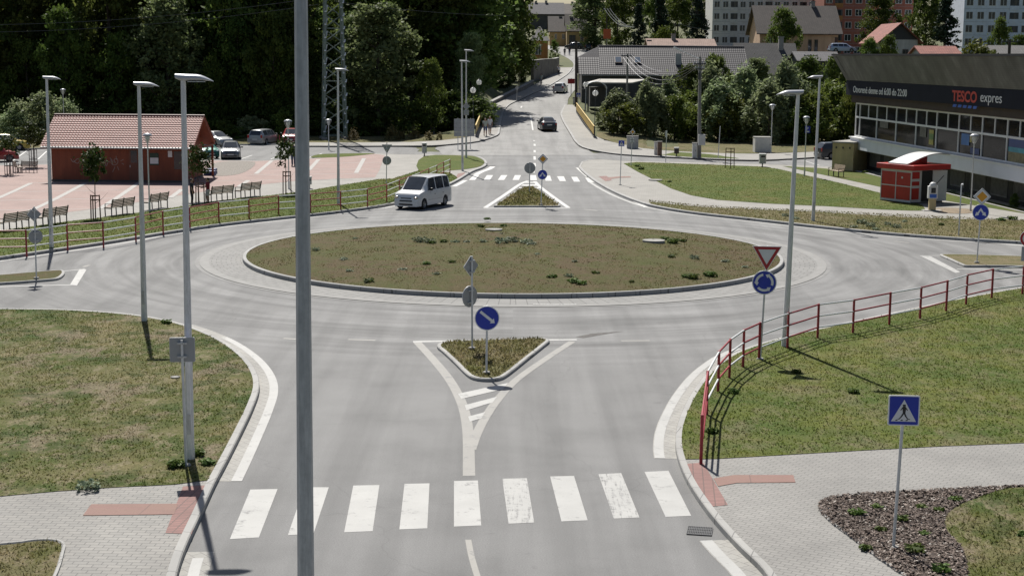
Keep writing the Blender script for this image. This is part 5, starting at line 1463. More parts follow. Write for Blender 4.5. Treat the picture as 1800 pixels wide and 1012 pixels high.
m_glass = M('window_glass', (.025, .03, .038), .06, .3, 1.5, 0, .6)
m_wframe = M('window_frame_white', (.72, .72, .71), .5, .06, 3)
m_wframe_d = M('window_frame_dark', (.10, .07, .05), .6, .15, 3)
m_w_grey = wall_mat('grey_render', (.66, .65, .625))
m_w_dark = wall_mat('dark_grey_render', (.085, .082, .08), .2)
m_w_white = wall_mat('pale_blue_grey_render', (.70, .74, .82))
m_w_redbrown = wall_mat('red_brown_render', (.32, .115, .08))
m_w_orange = wall_mat('orange_brown_render', (.36, .165, .055))
m_w_peach = wall_mat('peach_render', (.55, .38, .26))
m_w_ochre = wall_mat('ochre_render', (.50, .36, .18))
m_w_yellow = wall_mat('cream_render', (.50, .40, .22))
m_w_cream = wall_mat('white_render', (.42, .41, .40))
m_stone = wall_mat('rubble_stone', (.15, .135, .115), .4)
m_r_grey = roof_mat('slate_roof', (.085, .08, .078), (.105, .10, .096), .4, .3)
m_r_dark = roof_mat('dark_roof', (.060, .056, .062), (.08, .075, .082))
m_r_brown = roof_mat('brown_roof', (.075, .062, .055), (.095, .078, .068))
m_r_red = roof_mat('red_roof', (.22, .07, .05), (.27, .095, .07))
m_r_pink = roof_mat('old_tile_roof', (.24, .15, .115), (.29, .19, .15))
m_chim = M('chimney_render', (.30, .28, .26), .9, .2, 4)
m_gutter = M('zinc_gutter', (.30, .30, .30), .5, .1, 3, .4)

def make_window(w, h, fr=None, cols=2, sill=True, rows=1):
    """frame (with glazing bars), pane and sill; faces local -y, x centred, z from its bottom"""
    fm = fr or m_wframe; t = .07
    f = MB()
    f.box(-w / 2, w / 2, -.05, .03, 0, t).box(-w / 2, w / 2, -.05, .03, h - t, h).box(-w / 2, -w / 2 + t, -.048, .03, t, h - t).box(w / 2 - t, w / 2, -.048, .03, t, h - t)
    for k in range(1, cols): f.box(-w / 2 + w * k / cols - .04, -w / 2 + w * k / cols + .04, -.046, .03, t, h - t)
    for k in range(1, rows): f.box(-w / 2 + t, w / 2 - t, -.044, .03, h * k / rows - .03, h * k / rows + .03)
    o = f.build('window', fm)
    p = MB().box(-w / 2 + t, w / 2 - t, -.02, .025, t, h - t).build('pane', m_glass, o)
    if sill: MB().box(-w / 2 - .06, w / 2 + .06, -.14, .0, -.06, 0).build('sill', m_gutter, o)
    return o
def put_window(proto, parent, x, z, y=0.0, rz=0.0, first=False):
    o = proto if first else dup(proto)
    o.parent = parent; o.location = (x, y, z); o.rotation_euler = (0, 0, rz); return o

def box_house(label, cat, name, loc, rz, w, d, h, wall, roofm, rise, style='gable_x', over=.4, found=9.0, windows=(), chimneys=(), group=None, gable_mat=None):
    """walls with gables; local front is -y; roof ridge along x ('gable_x'), along y ('gable_y') or hipped"""
    t = thing(name, label, cat, loc, rz, group)
    m = MB(); m.box(-w / 2, w / 2, 0, d, -found, h)
    m.build('wall', wall, t)
    r = MB(); o = over; th = .16
    if style == 'gable_x':
        prof = [(-o, h - o * rise / (d / 2)), (d / 2, h + rise), (d + o, h - o * rise / (d / 2))]
        pts = [(-w / 2 - o, y, z) for y, z in prof] + [(-w / 2 - o, y, z + th) for y, z in prof[::-1]]
        r.prism(pts, (w + 2 * o, 0, 0))
        for sx in (-1, 1): MB().prism([(sx * (w / 2 - .01), 0, h), (sx * (w / 2 - .01), d, h), (sx * (w / 2 - .01), d / 2, h + rise - .02)], (-sx * .2, 0, 0)).build('gable', gable_mat or wall, t)
    elif style == 'gable_y':
        prof = [(-w / 2 - o, h - o * rise / (w / 2)), (0, h + rise), (w / 2 + o, h - o * rise / (w / 2))]
        pts = [(x, -o, z) for x, z in prof] + [(x, -o, z + th) for x, z in prof[::-1]]
        r.prism(pts, (0, d + 2 * o, 0))
        MB().prism([(-w / 2, .01, h), (w / 2, .01, h), (0, .01, h + rise - .02)], (0, .2, 0)).build('gable', gable_mat or wall, t)
    elif style == 'hip':
        k = min(d / 2, w / 2) * .9
        A = [(-w / 2 - o, -o, h), (w / 2 + o, -o, h), (w / 2 + o, d + o, h), (-w / 2 - o, d + o, h), (-w / 2 + k, d / 2, h + rise), (w / 2 - k, d / 2, h + rise)]
        r.add(A, [(0, 1, 5, 4), (1, 2, 5), (2, 3, 4, 5), (3, 0, 4), (3, 2, 1, 0)])
    else:
        r.box(-w / 2 - o, w / 2 + o, -o, d + o, h, h + .35)
    ro = r.build('roof', roofm, t)
    for cx, cy, ch in chimneys:
        c = MB().box(cx - .35, cx + .35, cy - .35, cy + .35, h, ch); c.build('chimney', m_chim, ro)
        MB().box(cx - .42, cx + .42, cy - .42, cy + .42, ch, ch + .12).build('chimney_cap', m_conc, ro)
    protos = {}
    for (x, z, ww, wh, *opt) in windows:
        fr = opt[0] if opt else m_wframe; key = (ww, wh, fr.name)
        put_window(protos.setdefault(key, make_window(ww, wh, fr)), t, x, z, 0, 0, first=key not in protos or not protos[key].parent)
    return t

def house_px(px0, px1, base_row, eave_row, ridge_row, y, depth, label, wall, roofm, style, **kw):
    a, b = W(px0, base_row, y), W(px1, base_row, y); xm = (a.x + b.x) / 2
    ze = W((px0 + px1) / 2, eave_row, y).z; zr = W((px0 + px1) / 2, ridge_row, y + (depth / 2 if style in ('gable_x', 'hip') else 0)).z
    win = kw.pop('win', ()); ch = kw.pop('chim', ())
    wins = []
    for (p0, p1, r0, r1, *o) in win:
        A, B = W(p0, r1, y), W(p1, r0, y); wins.append(((A.x + B.x) / 2 - xm, A.z - a.z, B.x - A.x, B.z - A.z, *o))
    chs = []
    for (p, r, dy) in ch:
        q = W(p, r, y + dy); chs.append((q.x - xm, dy, q.z - a.z))
    return box_house(label, kw.pop('cat', 'house'), kw.pop('name', 'house'), (xm, y, a.z), 0, b.x - a.x, depth, ze - a.z, wall, roofm, zr - ze, style, windows=wins, chimneys=chs, **kw)

# --- town houses
house_px(934, 963, 108, 72, 47, 285, 9, 'orange-brown house with pale pyramid roof on the left of the street', m_w_orange, m_r_grey, 'hip', found=14, win=[(941, 951, 78, 96)])
house_px(966, 996, 82, 55, 30, 372, 10, 'ochre house with worn grey-brown roof at the left of the street end', m_w_ochre, m_r_brown, 'gable_x', found=14, win=[(975, 979, 60, 69), (988, 993, 60, 69)], chim=[(985, 30, 5)])
house_px(996, 1035, 80, 54, 26, 366, 10, 'ochre house with dark steep roof and dormer at the street end', m_w_ochre, m_r_brown, 'gable_x', found=14, win=[(1001, 1012, 62, 77, m_wframe_d), (1020, 1026, 62, 72)], chim=[(1004, 30, 4)])
house_px(930, 990, 40, 25, 6, 455, 14, 'long low building with dark roof on the skyline above the street', m_w_dark, m_r_dark, 'gable_x', found=20, chim=[(942, 3, 7), (960, 2, 7)])
house_px(985, 1040, 40, 26, 8, 470, 14, 'second dark-roofed building on the skyline behind the street end', m_w_dark, m_r_brown, 'gable_x', found=20, chim=[(1006, 4, 7)])
# barn with the big dark tiled roof
yb = 205.0
a, b = W(1022, 182, yb), W(1310, 182, yb); ez = W(1150, 128, yb).z; rz_ = W(1150, 82, yb + 5.5).z
bw_ = b.x - a.x; xm = (a.x + b.x) / 2
t = thing('barn', 'long dark barn with big tiled half-hip roof, two skylights and a small white chimney', 'building', (xm, yb, a.z), 0)
w2, dd, hh, rise = bw_ / 2, 11.0, ez - a.z, rz_ - ez
MB().box(-w2, w2, 0, dd, -4, hh).build('wall', m_w_dark, t)
MB().prism([(-w2 - .02, 0, hh), (-w2 - .02, dd, hh), (-w2 - .02, dd * .72, hh + rise * .56), (-w2 - .02, dd * .28, hh + rise * .56)], (.2, 0, 0)).build('gable', m_w_dark, t)
# waved tile skin
def tiled_plane(name, mat, parent, p0, pu, pv, nu, nv, amp=.035, step=.045):
    """stepped, waved tile skin from corner p0 along pu (wave direction) and pv (up the slope)"""
    p0, pu, pv = Vector(p0), Vector(pu), Vector(pv); n = pu.cross(pv).normalized(); 
    if n.z < 0: n = -n
    sub = 4; mb = MB(); cols = nu * sub + 1
    for j in range(nv):
        for e in (0, 1):
            for i in range(cols):
                u = i / (cols - 1); hgt = amp * (.5 + .5 * math.cos(2 * math.pi * i / sub)) + (step if e == 0 else 0.0)
                mb.v.append(tuple(p0 + pu * u + pv * ((j + e) / nv) + n * hgt))
    for r in range(2 * nv - 1):
        for i in range(cols - 1): mb.f.append((r * cols + i, r * cols + i + 1, (r + 1) * cols + i + 1, (r + 1) * cols + i))
    return mb.build(name, mat, parent, smooth=60, fixn=False)
m_r_wave = M('dark_wavy_tiles', (.042, .039, .046), .62, .2, 1.2, 0, .25)
rf = MB(); o_ = .45; hipx = W(1052, 84, yb + 5.5).x - xm
rf.add([(-w2 - o_, -o_, hh - .3), (w2 + o_, -o_, hh - .3), (w2 + o_, dd / 2, hh + rise - .05), (hipx, dd / 2, hh + rise - .05), (-w2 - o_, dd * .28, hh + rise * .56), (-w2 - o_, dd * .72, hh + rise * .56), (w2 + o_, dd + o_, hh - .3), (-w2 - o_, dd + o_, hh - .3)],
       [(0, 1, 2, 3, 4), (4, 3, 5), (7, 5, 3, 2, 6)])
roof = rf.build('roof', m_r_dark, t)
tiled_plane('tile_skin', m_r_wave, roof, (hipx - .1, -o_, hh - .28), (w2 + o_ - hipx + .1, 0, 0), (0, dd / 2 + o_, rise + .28), 74, 15, .022, .025)
tiled_plane('tile_skin', m_r_wave, roof, (-w2 - o_, -o_, hh - .28), (hipx - .1 + w2 + o_, 0, 0), (0, dd * .28 + o_, rise * .56 + .28), 9, 8, .022, .025)
MB().tube([(hipx, dd / 2, hh + rise), (w2 + o_, dd / 2, hh + rise)], .14, 8).build('ridge', m_r_dark, roof)
for px in (1087, 1121):
    q = W(px, 104, yb + 2.2); s = Vector((0, dd / 2 + o_, rise + .28)).normalized(); nrm = Vector((1, 0, 0)).cross(s); nrm = nrm if nrm.z > 0 else -nrm
    base = Vector((q.x - xm, 1.8, hh - .28 + (1.8 + o_) * (rise + .28) / (dd / 2 + o_))) + nrm * .05
    f = MB(); f.prism([base + Vector((-.5, 0, 0)), base + Vector((.5, 0, 0)), base + Vector((.5, 0, 0)) + s * 1.5, base + Vector((-.5, 0, 0)) + s * 1.5], nrm * .14)
    k_ = f.build('skylight', m_wframe_d, roof)
    g = MB(); g.prism([base + nrm * .13 + Vector((-.4, 0, 0)) + s * .1, base + nrm * .13 + Vector((.4, 0, 0)) + s * .1, base + nrm * .13 + Vector((.4, 0, 0)) + s * 1.4, base + nrm * .13 + Vector((-.4, 0, 0)) + s * 1.4], nrm * .025)
    g.build('pane', M('skylight_glass', (.10, .13, .17), .05, .2, 2, 0, .8), k_)
q = W(1192, 112, yb + 2)
MB().box(q.x - xm - .4, q.x - xm + .4, 1.6, 2.4, hh + .5, hh + 2.6).build('chimney', m_w_cream, roof)
for px in (1131, 1148):
    q = W(px, 149, yb); put_window(make_window(.8, .7, m_wframe_d), t, q.x - xm, q.z - a.z, 0, 0, True)
q = W(1031, 117, yb)
put_window(make_window(1.1, 1.1, m_wframe), t, -w2 - .03, hh + .3, dd * .5, -PI / 2, True)
MB().box(-w2 - .06, w2 + .06, -.58, -.46, hh - .45, hh - .33).build('gutter', m_gutter, t)
# canopy on posts in front of the barn
yc = 192.0; A, B = W(1030, 172, yc), W(1110, 172, yc)
t = thing('canopy', 'pale flat canopy on posts in front of the dark barn', 'canopy', (A.x, yc, A.z - .2))
wz = W(1060, 147, yc).z - A.z + .2; wl_ = B.x - A.x
MB().prism([(0, 0, wz), (wl_, 0, wz), (wl_ + 2.5, 6, wz + .35), (2.0, 6, wz + .35)], (0, 0, .14)).build('roof', wall_mat('canopy_sheet', (.42, .40, .36)), t)
for x, y in ((.3, .3), (wl_ * .5, .3), (wl_ - .3, .3), (wl_ + 1.8, 5.6), (2.6, 5.6)): MB().box(x - .09, x + .09, y - .09, y + .09, -2, wz).build('post', m_iron, t)
MB().box(wl_ * .1, wl_ * .45, 1.5, 4.5, -1, wz - .5).build('stall', m_w_dark, t)
q = W(1048, 156, 190); t = thing('awning', 'small white curved awning below the pale canopy by the street', 'awning', (q.x, 190, q.z - 2.2))
m = MB(); N = 8; pr = [(1.4 * math.cos(math.pi * k / N), .9 * math.sin(math.pi * k / N)) for k in range(N + 1)]
m.prism([(x, 0, 2.2 + z) for x, z in pr] + [(x * .94, 0, 2.2 + z * .9) for x, z in pr[::-1]], (0, 2.5, 0)); m.build('cover', m_swhite, t, smooth=True)
for x in (-1.3, 1.3): MB().tube([(x, .1, -.5), (x, .1, 2.25)], .05, 8).build('post', m_galv, t)
house_px(1300, 1402, 175, 130, 78, 222, 11, 'house with weathered grey slate roof right of the dark barn', m_w_cream, m_r_grey, 'gable_x', found=14, chim=[(1373, 66, 4.5)], win=[(1340, 1347, 138, 150)])
house_px(1142, 1256, 100, 83, 70, 258, 8, 'low building with old pinkish tiled roof behind the barn', m_w_cream, m_r_pink, 'gable_x', found=14, chim=[(1184, 61, 3.5), (1141, 72, 3)])
house_px(1335, 1472, 98, 56, 12, 268, 12, 'peach two-storey house with large worn brown roof and a chimney', m_w_peach, m_r_brown, 'gable_x', found=14, over=.7, win=[(1420, 1427, 70, 91, m_wframe_d), (1431, 1438, 70, 91, m_wframe_d), (1467, 1473, 66, 78, m_wframe_d), (1350, 1358, 66, 78)], chim=[(1429, 4, 6)])
house_px(1548, 1612, 97, 70, 42, 250, 12, 'small house with red roof, black gable and white wall', m_w_cream, m_r_red, 'gable_y', found=14, over=.8, gable_mat=m_black, win=[(1586, 1597, 87, 97, m_wframe_d)])
house_px(1622, 1686, 106, 97, 83, 215, 7, 'low shed with orange-red tiled roof right behind the shop', m_w_cream, m_r_red, 'gable_x', found=14)
house_px(1745, 1830, 110, 96, 82, 235, 9, 'low grey-roofed building at the right edge behind the shop', m_w_cream, m_r_grey, 'gable_x', found=14)
house_px(1405, 1475, 130, 108, 93, 210, 8, 'low dark shed roof between the slate-roofed house and the shop', m_w_dark, m_r_dark, 'gable_x', found=14)

# --- blocks of flats
def block(px0, px1, base_row, top_row, y, depth, label, wall, cols, rows, wsize, balconies=(), skip=(), band_mat=None, group='blocks of flats'):
    a, b = W(px0, base_row, y), W(px1, base_row, y); xm = (a.x + b.x) / 2; w = b.x - a.x; h = W((px0 + px1) / 2, top_row, y).z - a.z
    t = thing('apartment_building', label, 'apartment block', (xm, y, a.z), 0, group)
    MB().box(-w / 2, w / 2, 0, depth, -12, h).build('wall', wall, t)
    proto = make_window(*wsize, cols=2, sill=False); first = True
    st = 2.85
    jn = MB()
    for r in range(rows + 1):
        z = h - 1.0 - r * st
        MB().box(-w / 2, w / 2, -.02, .02, z + .35, z + .40).build('panel_joint', m_gutter, t)
    for r in range(rows):
        z = h - 1.0 - (r + 1) * st + .95
        for c in range(cols):
            if (c, r) in skip: continue
            x = -w / 2 + w * (c + .5) / cols
            if c in balconies:
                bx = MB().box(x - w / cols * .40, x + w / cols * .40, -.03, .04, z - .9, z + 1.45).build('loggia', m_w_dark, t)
                MB().box(x - w / cols * .42, x + w / cols * .42, -.10, -.03, z - .95, z + .05).build('balustrade', band_mat or wall, bx)
                MB().box(x - .1, x + .5, -.05, -.03, z - .1, z + 1.3).build('pane', m_glass, bx)
            else:
                put_window(proto, t, x, z, 0, 0, first); first = False
    MB().box(-w / 2 - .2, w / 2 + .2, -.2, depth + .2, h, h + .4).build('roof', m_r_grey, t)
    for x, z, k in (): pass
    return t
block(1250, 1446, 118, -70, 372, 14, 'grey panel block of flats with flower box behind the barn roof', m_w_grey, 13, 7, (1.35, 1.5), balconies=(2, 6, 10))
block(1444, 1600, 128, -60, 352, 14, 'red-brown block of flats behind the peach house', m_w_redbrown, 9, 7, (1.5, 1.5), balconies=(1, 5), band_mat=m_w_orange)
block(1690, 1905, 108, -60, 330, 14, 'pale blue-white block of flats at the right edge of the skyline', m_w_white, 11, 7, (1.5, 1.6), balconies=(4,))
# stone wall along the left pavement, wall before the orange house
def px_wall(name, label, ptsb, top_rows, mat, th=.5):
    pb = [P(*p) for p in ptsb]; t = thing(name, label, 'wall', pb[0])
    m = MB(); o0 = pb[0]
    zt = [W(p[0], r, q.y).z for p, r, q in zip(ptsb, top_rows, pb)]
    n = len(pb); off_ = offset(pb, th)
    vs = []
    for p, q, z in zip(pb, off_, zt): vs += [p - o0 - Vector((0, 0, 1)), Vector((p.x, p.y, z)) - o0, Vector((q.x, q.y, z)) - o0, q - o0 - Vector((0, 0, 1))]
    fs = []
    for i in range(n - 1):
        for k in range(3): fs.append((4 * i + k, 4 * i + k + 1, 4 * i + 5 + k, 4 * i + 4 + k))
    fs += [(0, 1, 2, 3), (4 * n - 4, 4 * n - 1, 4 * n - 2, 4 * n - 3)]
    m.add(vs, fs); m.build('masonry', mat, t)
    mc = MB()
    for i in range(n - 1):
        a_, b_ = Vector((pb[i].x, pb[i].y, zt[i] + .05)) - o0, Vector((pb[i + 1].x, pb[i + 1].y, zt[i + 1] + .05)) - o0
        d_ = (off_[i] - pb[i]) * .5
        mc.bar(a_ + d_, b_ + d_, th + .12, .1)
    mc.build('coping', m_conc, t)
px_wall('stone_wall', 'tall rubble retaining wall below the orange house', [(938, 143), (958, 137), (976, 131), (983, 128)], [107, 105, 104, 102], m_stone)
px_wall('stone_wall', 'low rubble wall with coping along the left pavement beyond the bridge', [(858, 189), (884, 177), (903, 168), (924, 159), (938, 150)], [183, 170, 160, 150, 142], m_stone, .4)
# ------------------------------------------------------------------ the shop on the right
A = Vector((27.6, 121.0, 0)); B = Vector((30.3, 88.6, 0)); U_ = (B - A).normalized(); ANG = math.atan2(U_.y, U_.x)
OUT = Vector((U_.y, -U_.x, 0)); 
if OUT.x > 0: OUT = -OUT
def on_facade(px, py, out=0.0):
    """run along the facade (metres from its far corner) and height of a picture spot"""
    o = Vector((0, 0, CAM_H)); d = ray(px, py); p0 = A + OUT * out
    t = (p0 - o).dot(OUT) / d.dot(OUT); q = o + d * t
    return (q - A).dot(U_), q.z
LEN = 46.0
shop = thing('shop_building', 'large shop with dark lettered fascia, grey overhanging top band and long glazed front', 'shop', A, ANG)
m_band = wall_mat('grey_roof_band', (.105, .10, .088), .22)
def lined(m):   # fine horizontal boards with vertical weather streaks
    b = NB('weathered_roof_boards'); co = b.pos('obj')
    sp = b.n('ShaderNodeSeparateXYZ'); b.l(co, sp.inputs[0])
    wv = b.math('FRACT', b.math('MULTIPLY', sp.outputs[2], 9.0)); ln = b.ramp(wv, [(0, .25), (.18, .6), (1, .5)])
    st = b.noise(b.pos('obj', (.55, 1, .10)), 1.0, 5, .6); f2 = b.noise(b.pos('obj', (3, 1, .5)), 1.2, 4)
    c = b.ramp(st, [(.32, (.085, .082, .074)), (.55, (.125, .122, .112)), (.72, (.20, .195, .185))])
    c = b.mix(.35, c, b.ramp(f2, [(.3, .35), (.7, .62)]), 'OVERLAY'); c = b.mix(.5, c, ln, 'OVERLAY')
    b.color(c).rough(.8); return b.m
m_boards = lined(None)
m_fascia = M('dark_navy_fascia', (.016, .018, .028), .7, .12, 1.0, 0, .12)
m_brownstrip = M('brown_strip', (.045, .028, .018), .7, .25, 1.5)
m_wpanel = M('white_band_panel', (.68, .70, .76), .6, .06, .8)
m_base_dark = wall_mat('dark_basement', (.045, .042, .04), .3)
m_slat = M('grey_slats', (.16, .155, .15), .7, .2, 3)
YD = 18.0
MB().box(0, LEN, .25, YD, 2.2, 7.3).build('wall', m_w_dark, shop)
MB().box(-.1, LEN, 1.0, YD - .2, -.3, 2.2).build('basement_wall', m_base_dark, shop)
MB().box(-.35, LEN, -.32, .9, 1.78, 2.66).build('white_band', m_wpanel, shop, bevel=.02)
MB().box(-.45, LEN, -.42, .30, 2.66, 2.74).build('sill', m_wframe, shop)
# inclined overhanging band above the fascia
ov0, ov1 = .62, 1.55
MB().prism([(-1.0, -ov0, 7.22), (-1.0, -ov1, 9.15), (-1.0, YD, 9.15), (-1.0, YD, 7.22)], (LEN + 1.0, 0, 0)).build('roof_band', m_boards, shop)
MB().prism([(-1.9, -ov1 - .04, 9.15), (-1.9, YD + .3, 9.15), (-1.0, YD + .2, 7.2), (-1.0, -ov0, 7.2)], (.0 + .88, 0, 0)) .build('end_trim', m_boards, shop)
MB().box(-2.0, LEN, -ov1 - .10, YD + .4, 9.16, 9.30).build('roof', m_black, shop)
MB().box(-1.0, LEN, -ov0, .2, 6.05, 7.21).build('fascia', m_fascia, shop)
MB().box(-.5, LEN, -.30, .22, 5.48, 6.06).build('soffit_strip', m_brownstrip, shop)
# glazing: lower bays, upper bays of two lights
low_px = [(1505, 205), (1512, 205), (1542, 207), (1576, 212), (1611, 217), (1647, 222), (1686, 228), (1727, 234), (1771, 241)]
xs = [on_facade(*p)[0] for p in low_px]; st = xs[-1] - xs[-2]
while xs[-1] < LEN - 2: xs.append(xs[-1] + 3.6)
zt0, zt1, zm = 2.76, 5.46, 4.32
def glazing_bay(x0, x1, split):
    f = MB(); w = .12
    f.box(x0 - w / 2, x0 + w / 2, -.05, .2, zt0, zt1)
    f.box(x0 + w / 2, x1 - w / 2, -.04, .2, zt0, zt0 + .11).box(x0 + w / 2, x1 - w / 2, -.042, .2, zm - .07, zm + .07).box(x0 + w / 2, x1 - w / 2, -.04, .2, zt1 - .12, zt1)
    if split: f.box((x0 + x1) / 2 - .06, (x0 + x1) / 2 + .06, -.035, .2, zm + .07, zt1 - .12)
    o = f.build('window', m_wframe, shop)
    MB().box(x0 + w / 2, x1 - w / 2, .02, .06, zt0 + .11, zm - .07).build('pane', m_glass_shop, o)
    if split:
        MB().box(x0 + w / 2, (x0 + x1) / 2 - .06, .02, .06, zm + .07, zt1 - .12).build('pane', m_glass_shop, o)
        MB().box((x0 + x1) / 2 + .06, x1 - w / 2, .02, .06, zm + .07, zt1 - .12).build('pane', m_glass_shop, o)
    else: MB().box(x0 + w / 2, x1 - w / 2, .02, .06, zm + .07, zt1 - .12).build('pane', m_glass_shop, o)
def shop_glass():
    b = NB('shop_glass'); co = b.pos('obj'); f = b.noise(b.pos('obj', (.35, 1, 1.2)), 1.3, 5, .6)
    b.color(b.ramp(f, [(.35, (.008, .009, .011)), (.55, (.018, .019, .021)), (.72, (.04, .042, .041))])).rough(.07); b.b.inputs['Specular IOR Level'].default_value = .3; b.b.inputs['IOR'].default_value = 1.22
    return b.m
m_glass_shop = shop_glass()
for x0, x1 in zip(xs, xs[1:]): glazing_bay(x0, x1, x1 - x0 > 1.5)
# basement grilles
k = 0; x = 1.0
while x < LEN - 4:
    g = MB(); n = 12
    for i in range(n + 1): g.box(x + i * 2.4 / n - .035, x + i * 2.4 / n + .035, .93, .99, .45, 1.55)
    g.box(x - .05, x + 2.45, .935, .985, .42, .50).box(x - .05, x + 2.45, .935, .985, 1.50, 1.58)
    g.build('basement_grille', m_slat, shop); x += 3.5
MB().box(-.2, LEN, -.55, -.35, -.1, .16).build('plinth_kerb', m_conc, shop)
# lettering
fy = -ov0 - .012
def letters(name, body, p0, p1, capz, mat, bold=.0, shear=0.0):
    (x0, z0), (x1, z1) = on_facade(*p0, out=ov0), on_facade(*p1, out=ov0)
    o = text_mesh(name, body, 1.0, mat, shop, 0, fy, 0, depth=.008, bold=bold, shear=shear)
    w = max(v.co.x for v in o.data.vertices) - min(v.co.x for v in o.data.vertices)
    mn = min(v.co.x for v in o.data.vertices); s = capz / .70
    sx = (x1 - x0) / w
    o.scale = (sx, s, 1); o.location = (x0 - mn * sx, fy, (z0 + z1) / 2)
    return o
m_lw = M('letter_white', (.75, .75, .74), .5, .04, 2); m_lr = M('letter_red', (.52, .055, .035), .5, .08, 2); m_lb = M('letter_blue', (.035, .12, .46), .5, .08, 2)
letters('lettering', 'Otvoren\u00e9 denne od 6:00 do 22:00', (1500, 162.0), (1594, 170.5), .50, m_lw, .008)
letters('lettering', 'TESCO', (1673.5, 177), (1717, 180.5), .66, m_lr, .03)
letters('lettering', 'expres', (1723.5, 179.0), (1761, 181.5), .62, m_lw, .0)
for i in range(5):
    p0 = on_facade(1675 + i * 8.9, 181.5 + i * .8, out=ov0); p1 = on_facade(1680 + i * 8.9, 182 + i * .8, out=ov0); w = p1[0] - p0[0]
    MB().prism([(p0[0], fy, p0[1] - .24), (p0[0] + w * 1.2, fy, p0[1] - .24), (p0[0] + w * 1.5, fy, p0[1] - .06), (p0[0] + w * .3, fy, p0[1] - .06)], (0, -.012, 0)).build('lettering', m_lb, shop)
# posters in the windows
def poster(q0, q1, label, bands, name='poster'):
    (x0, z0), (x1, z1) = on_facade(*q0), on_facade(*q1)
    t = thing(name, label, 'poster', A + U_ * x0 + OUT * .015 + Vector((0, 0, z0)), ANG)
    H_ = z1 - z0; z = 0
    for f, m in bands:
        MB().box(0, x1 - x0, -.012, 0, z, z + H_ * f - .004).build('sheet', m, t); z += H_ * f
    return t
p_blue = M('poster_blue', (.05, .16, .42), .4, .2, 1.5); p_cyan = M('poster_cyan', (.06, .30, .38), .4, .25, 2); p_och = M('poster_ochre', (.22, .19, .10), .5, .4, 3); p_yel = M('poster_yellow', (.42, .36, .10), .5, .3, 4); p_navy = M('poster_navy', (.03, .06, .20), .4, .2, 2); p_gr = M('poster_dim', (.10, .10, .09), .4, .5, 3)
poster((1690, 254), (1705, 236), 'small blue square poster in a lower window of the shop', [(1, p_blue)])
poster((1705, 250), (1709, 238), 'narrow yellow strip poster beside the blue square poster', [(1, p_yel)])
poster((1706, 270), (1722, 262), 'low violet poster under the blue square poster', [(1, p_navy)])
poster((1633, 254), (1642, 229), 'upright yellow and green poster in the middle shop window', [(.35, p_yel), (.4, M('poster_green', (.16, .25, .09), .5, .3, 3)), (.25, p_yel)])
poster((1772, 285), (1812, 248), 'large poster with blue sky and ochre field at the right end of the shop', [(.45, p_och), (.2, p_cyan), (.35, p_navy)])
poster((1547, 224), (1562, 213), 'dim grey lettered sheet in the second shop window', [(1, p_gr)])
poster((1617, 240), (1629, 224), 'dim dark sheet in the fourth shop window', [(1, p_gr)])
# cream annex at the far corner
a_, b_ = P(1462, 299, .12), P(1499, 301, .12)
hh_ = W(1463, 248.5, a_.y).z - .12
t = thing('annex', 'cream rendered block with flat concrete lid at the left corner of the shop', 'annex', a_, math.atan2(b_.y - a_.y, b_.x - a_.x))
wl_ = (b_ - a_).length
MB().box(0, wl_, 0, 5.5, -.3, hh_ - .12).build('wall', m_w_yellow, t); MB().box(-.08, wl_ + .05, -.1, 5.6, hh_ - .12, hh_).build('roof', m_conc, t)
for f in (.18, .5, .82): MB().box(wl_ * f - .05, wl_ * f + .05, -.05, .02, hh_ - .55, hh_ - .40).build('vent', m_iron, t)

# ------------------------------------------------------------------ red kiosk
zk = .16
c0 = P(1600, 357, zk); cl = P(1552.5, 349, zk); cr = P(1657, 353.5, zk)
e1 = (cl - c0); e2 = (cr - c0); a2 = math.atan2(e2.y, e2.x)
kw, kd = e2.length, e1.length
hz = W(1600, 297, c0.y).z - zk
t = thing('kiosk', 'red panelled kiosk with white frames, open door and curved white canopy', 'kiosk', c0, a2)
m_kred = M('kiosk_red', (.44, .022, .016), .4, .15, 1.5); m_kw = M('kiosk_white', (.58, .58, .57), .45, .06, 2)
kd2 = min(kd, 2.6)
MB().box(0.02, kw - .02, .02, kd2 - .02, -.15, .02).build('base', m_iron, t)
MB().box(.06, kw - .06, .06, kd2 - .06, .02, hz - .1).build('wall', m_kw, t)
# left side panels (face x=0), four red fields in a white frame
for j in range(2):
    for i in range(2):
        y0 = .08 + i * (kd2 - .12) / 2; z0 = .12 + j * (hz - .3) * .48
        MB().box(.025, .07, y0 + .03, y0 + (kd2 - .12) / 2 - .03, z0 + .03, z0 + (hz - .3) * .48 - .02).build('red_panel', m_kred, t)
fr = MB(); fr.box(.0, .058, 0, kd2, .02, .12).box(.0, .058, 0, kd2, hz - .18, hz - .1)
for y in (0, kd2 / 2 - .03, kd2 - .06): fr.box(.002, .058, y, y + .06, .12, hz - .18)
fr.box(.003, .057, .06, kd2 - .06, .12 + (hz - .3) * .48 - .03, .12 + (hz - .3) * .48 + .03)
fr.build('frame', m_kw, t)
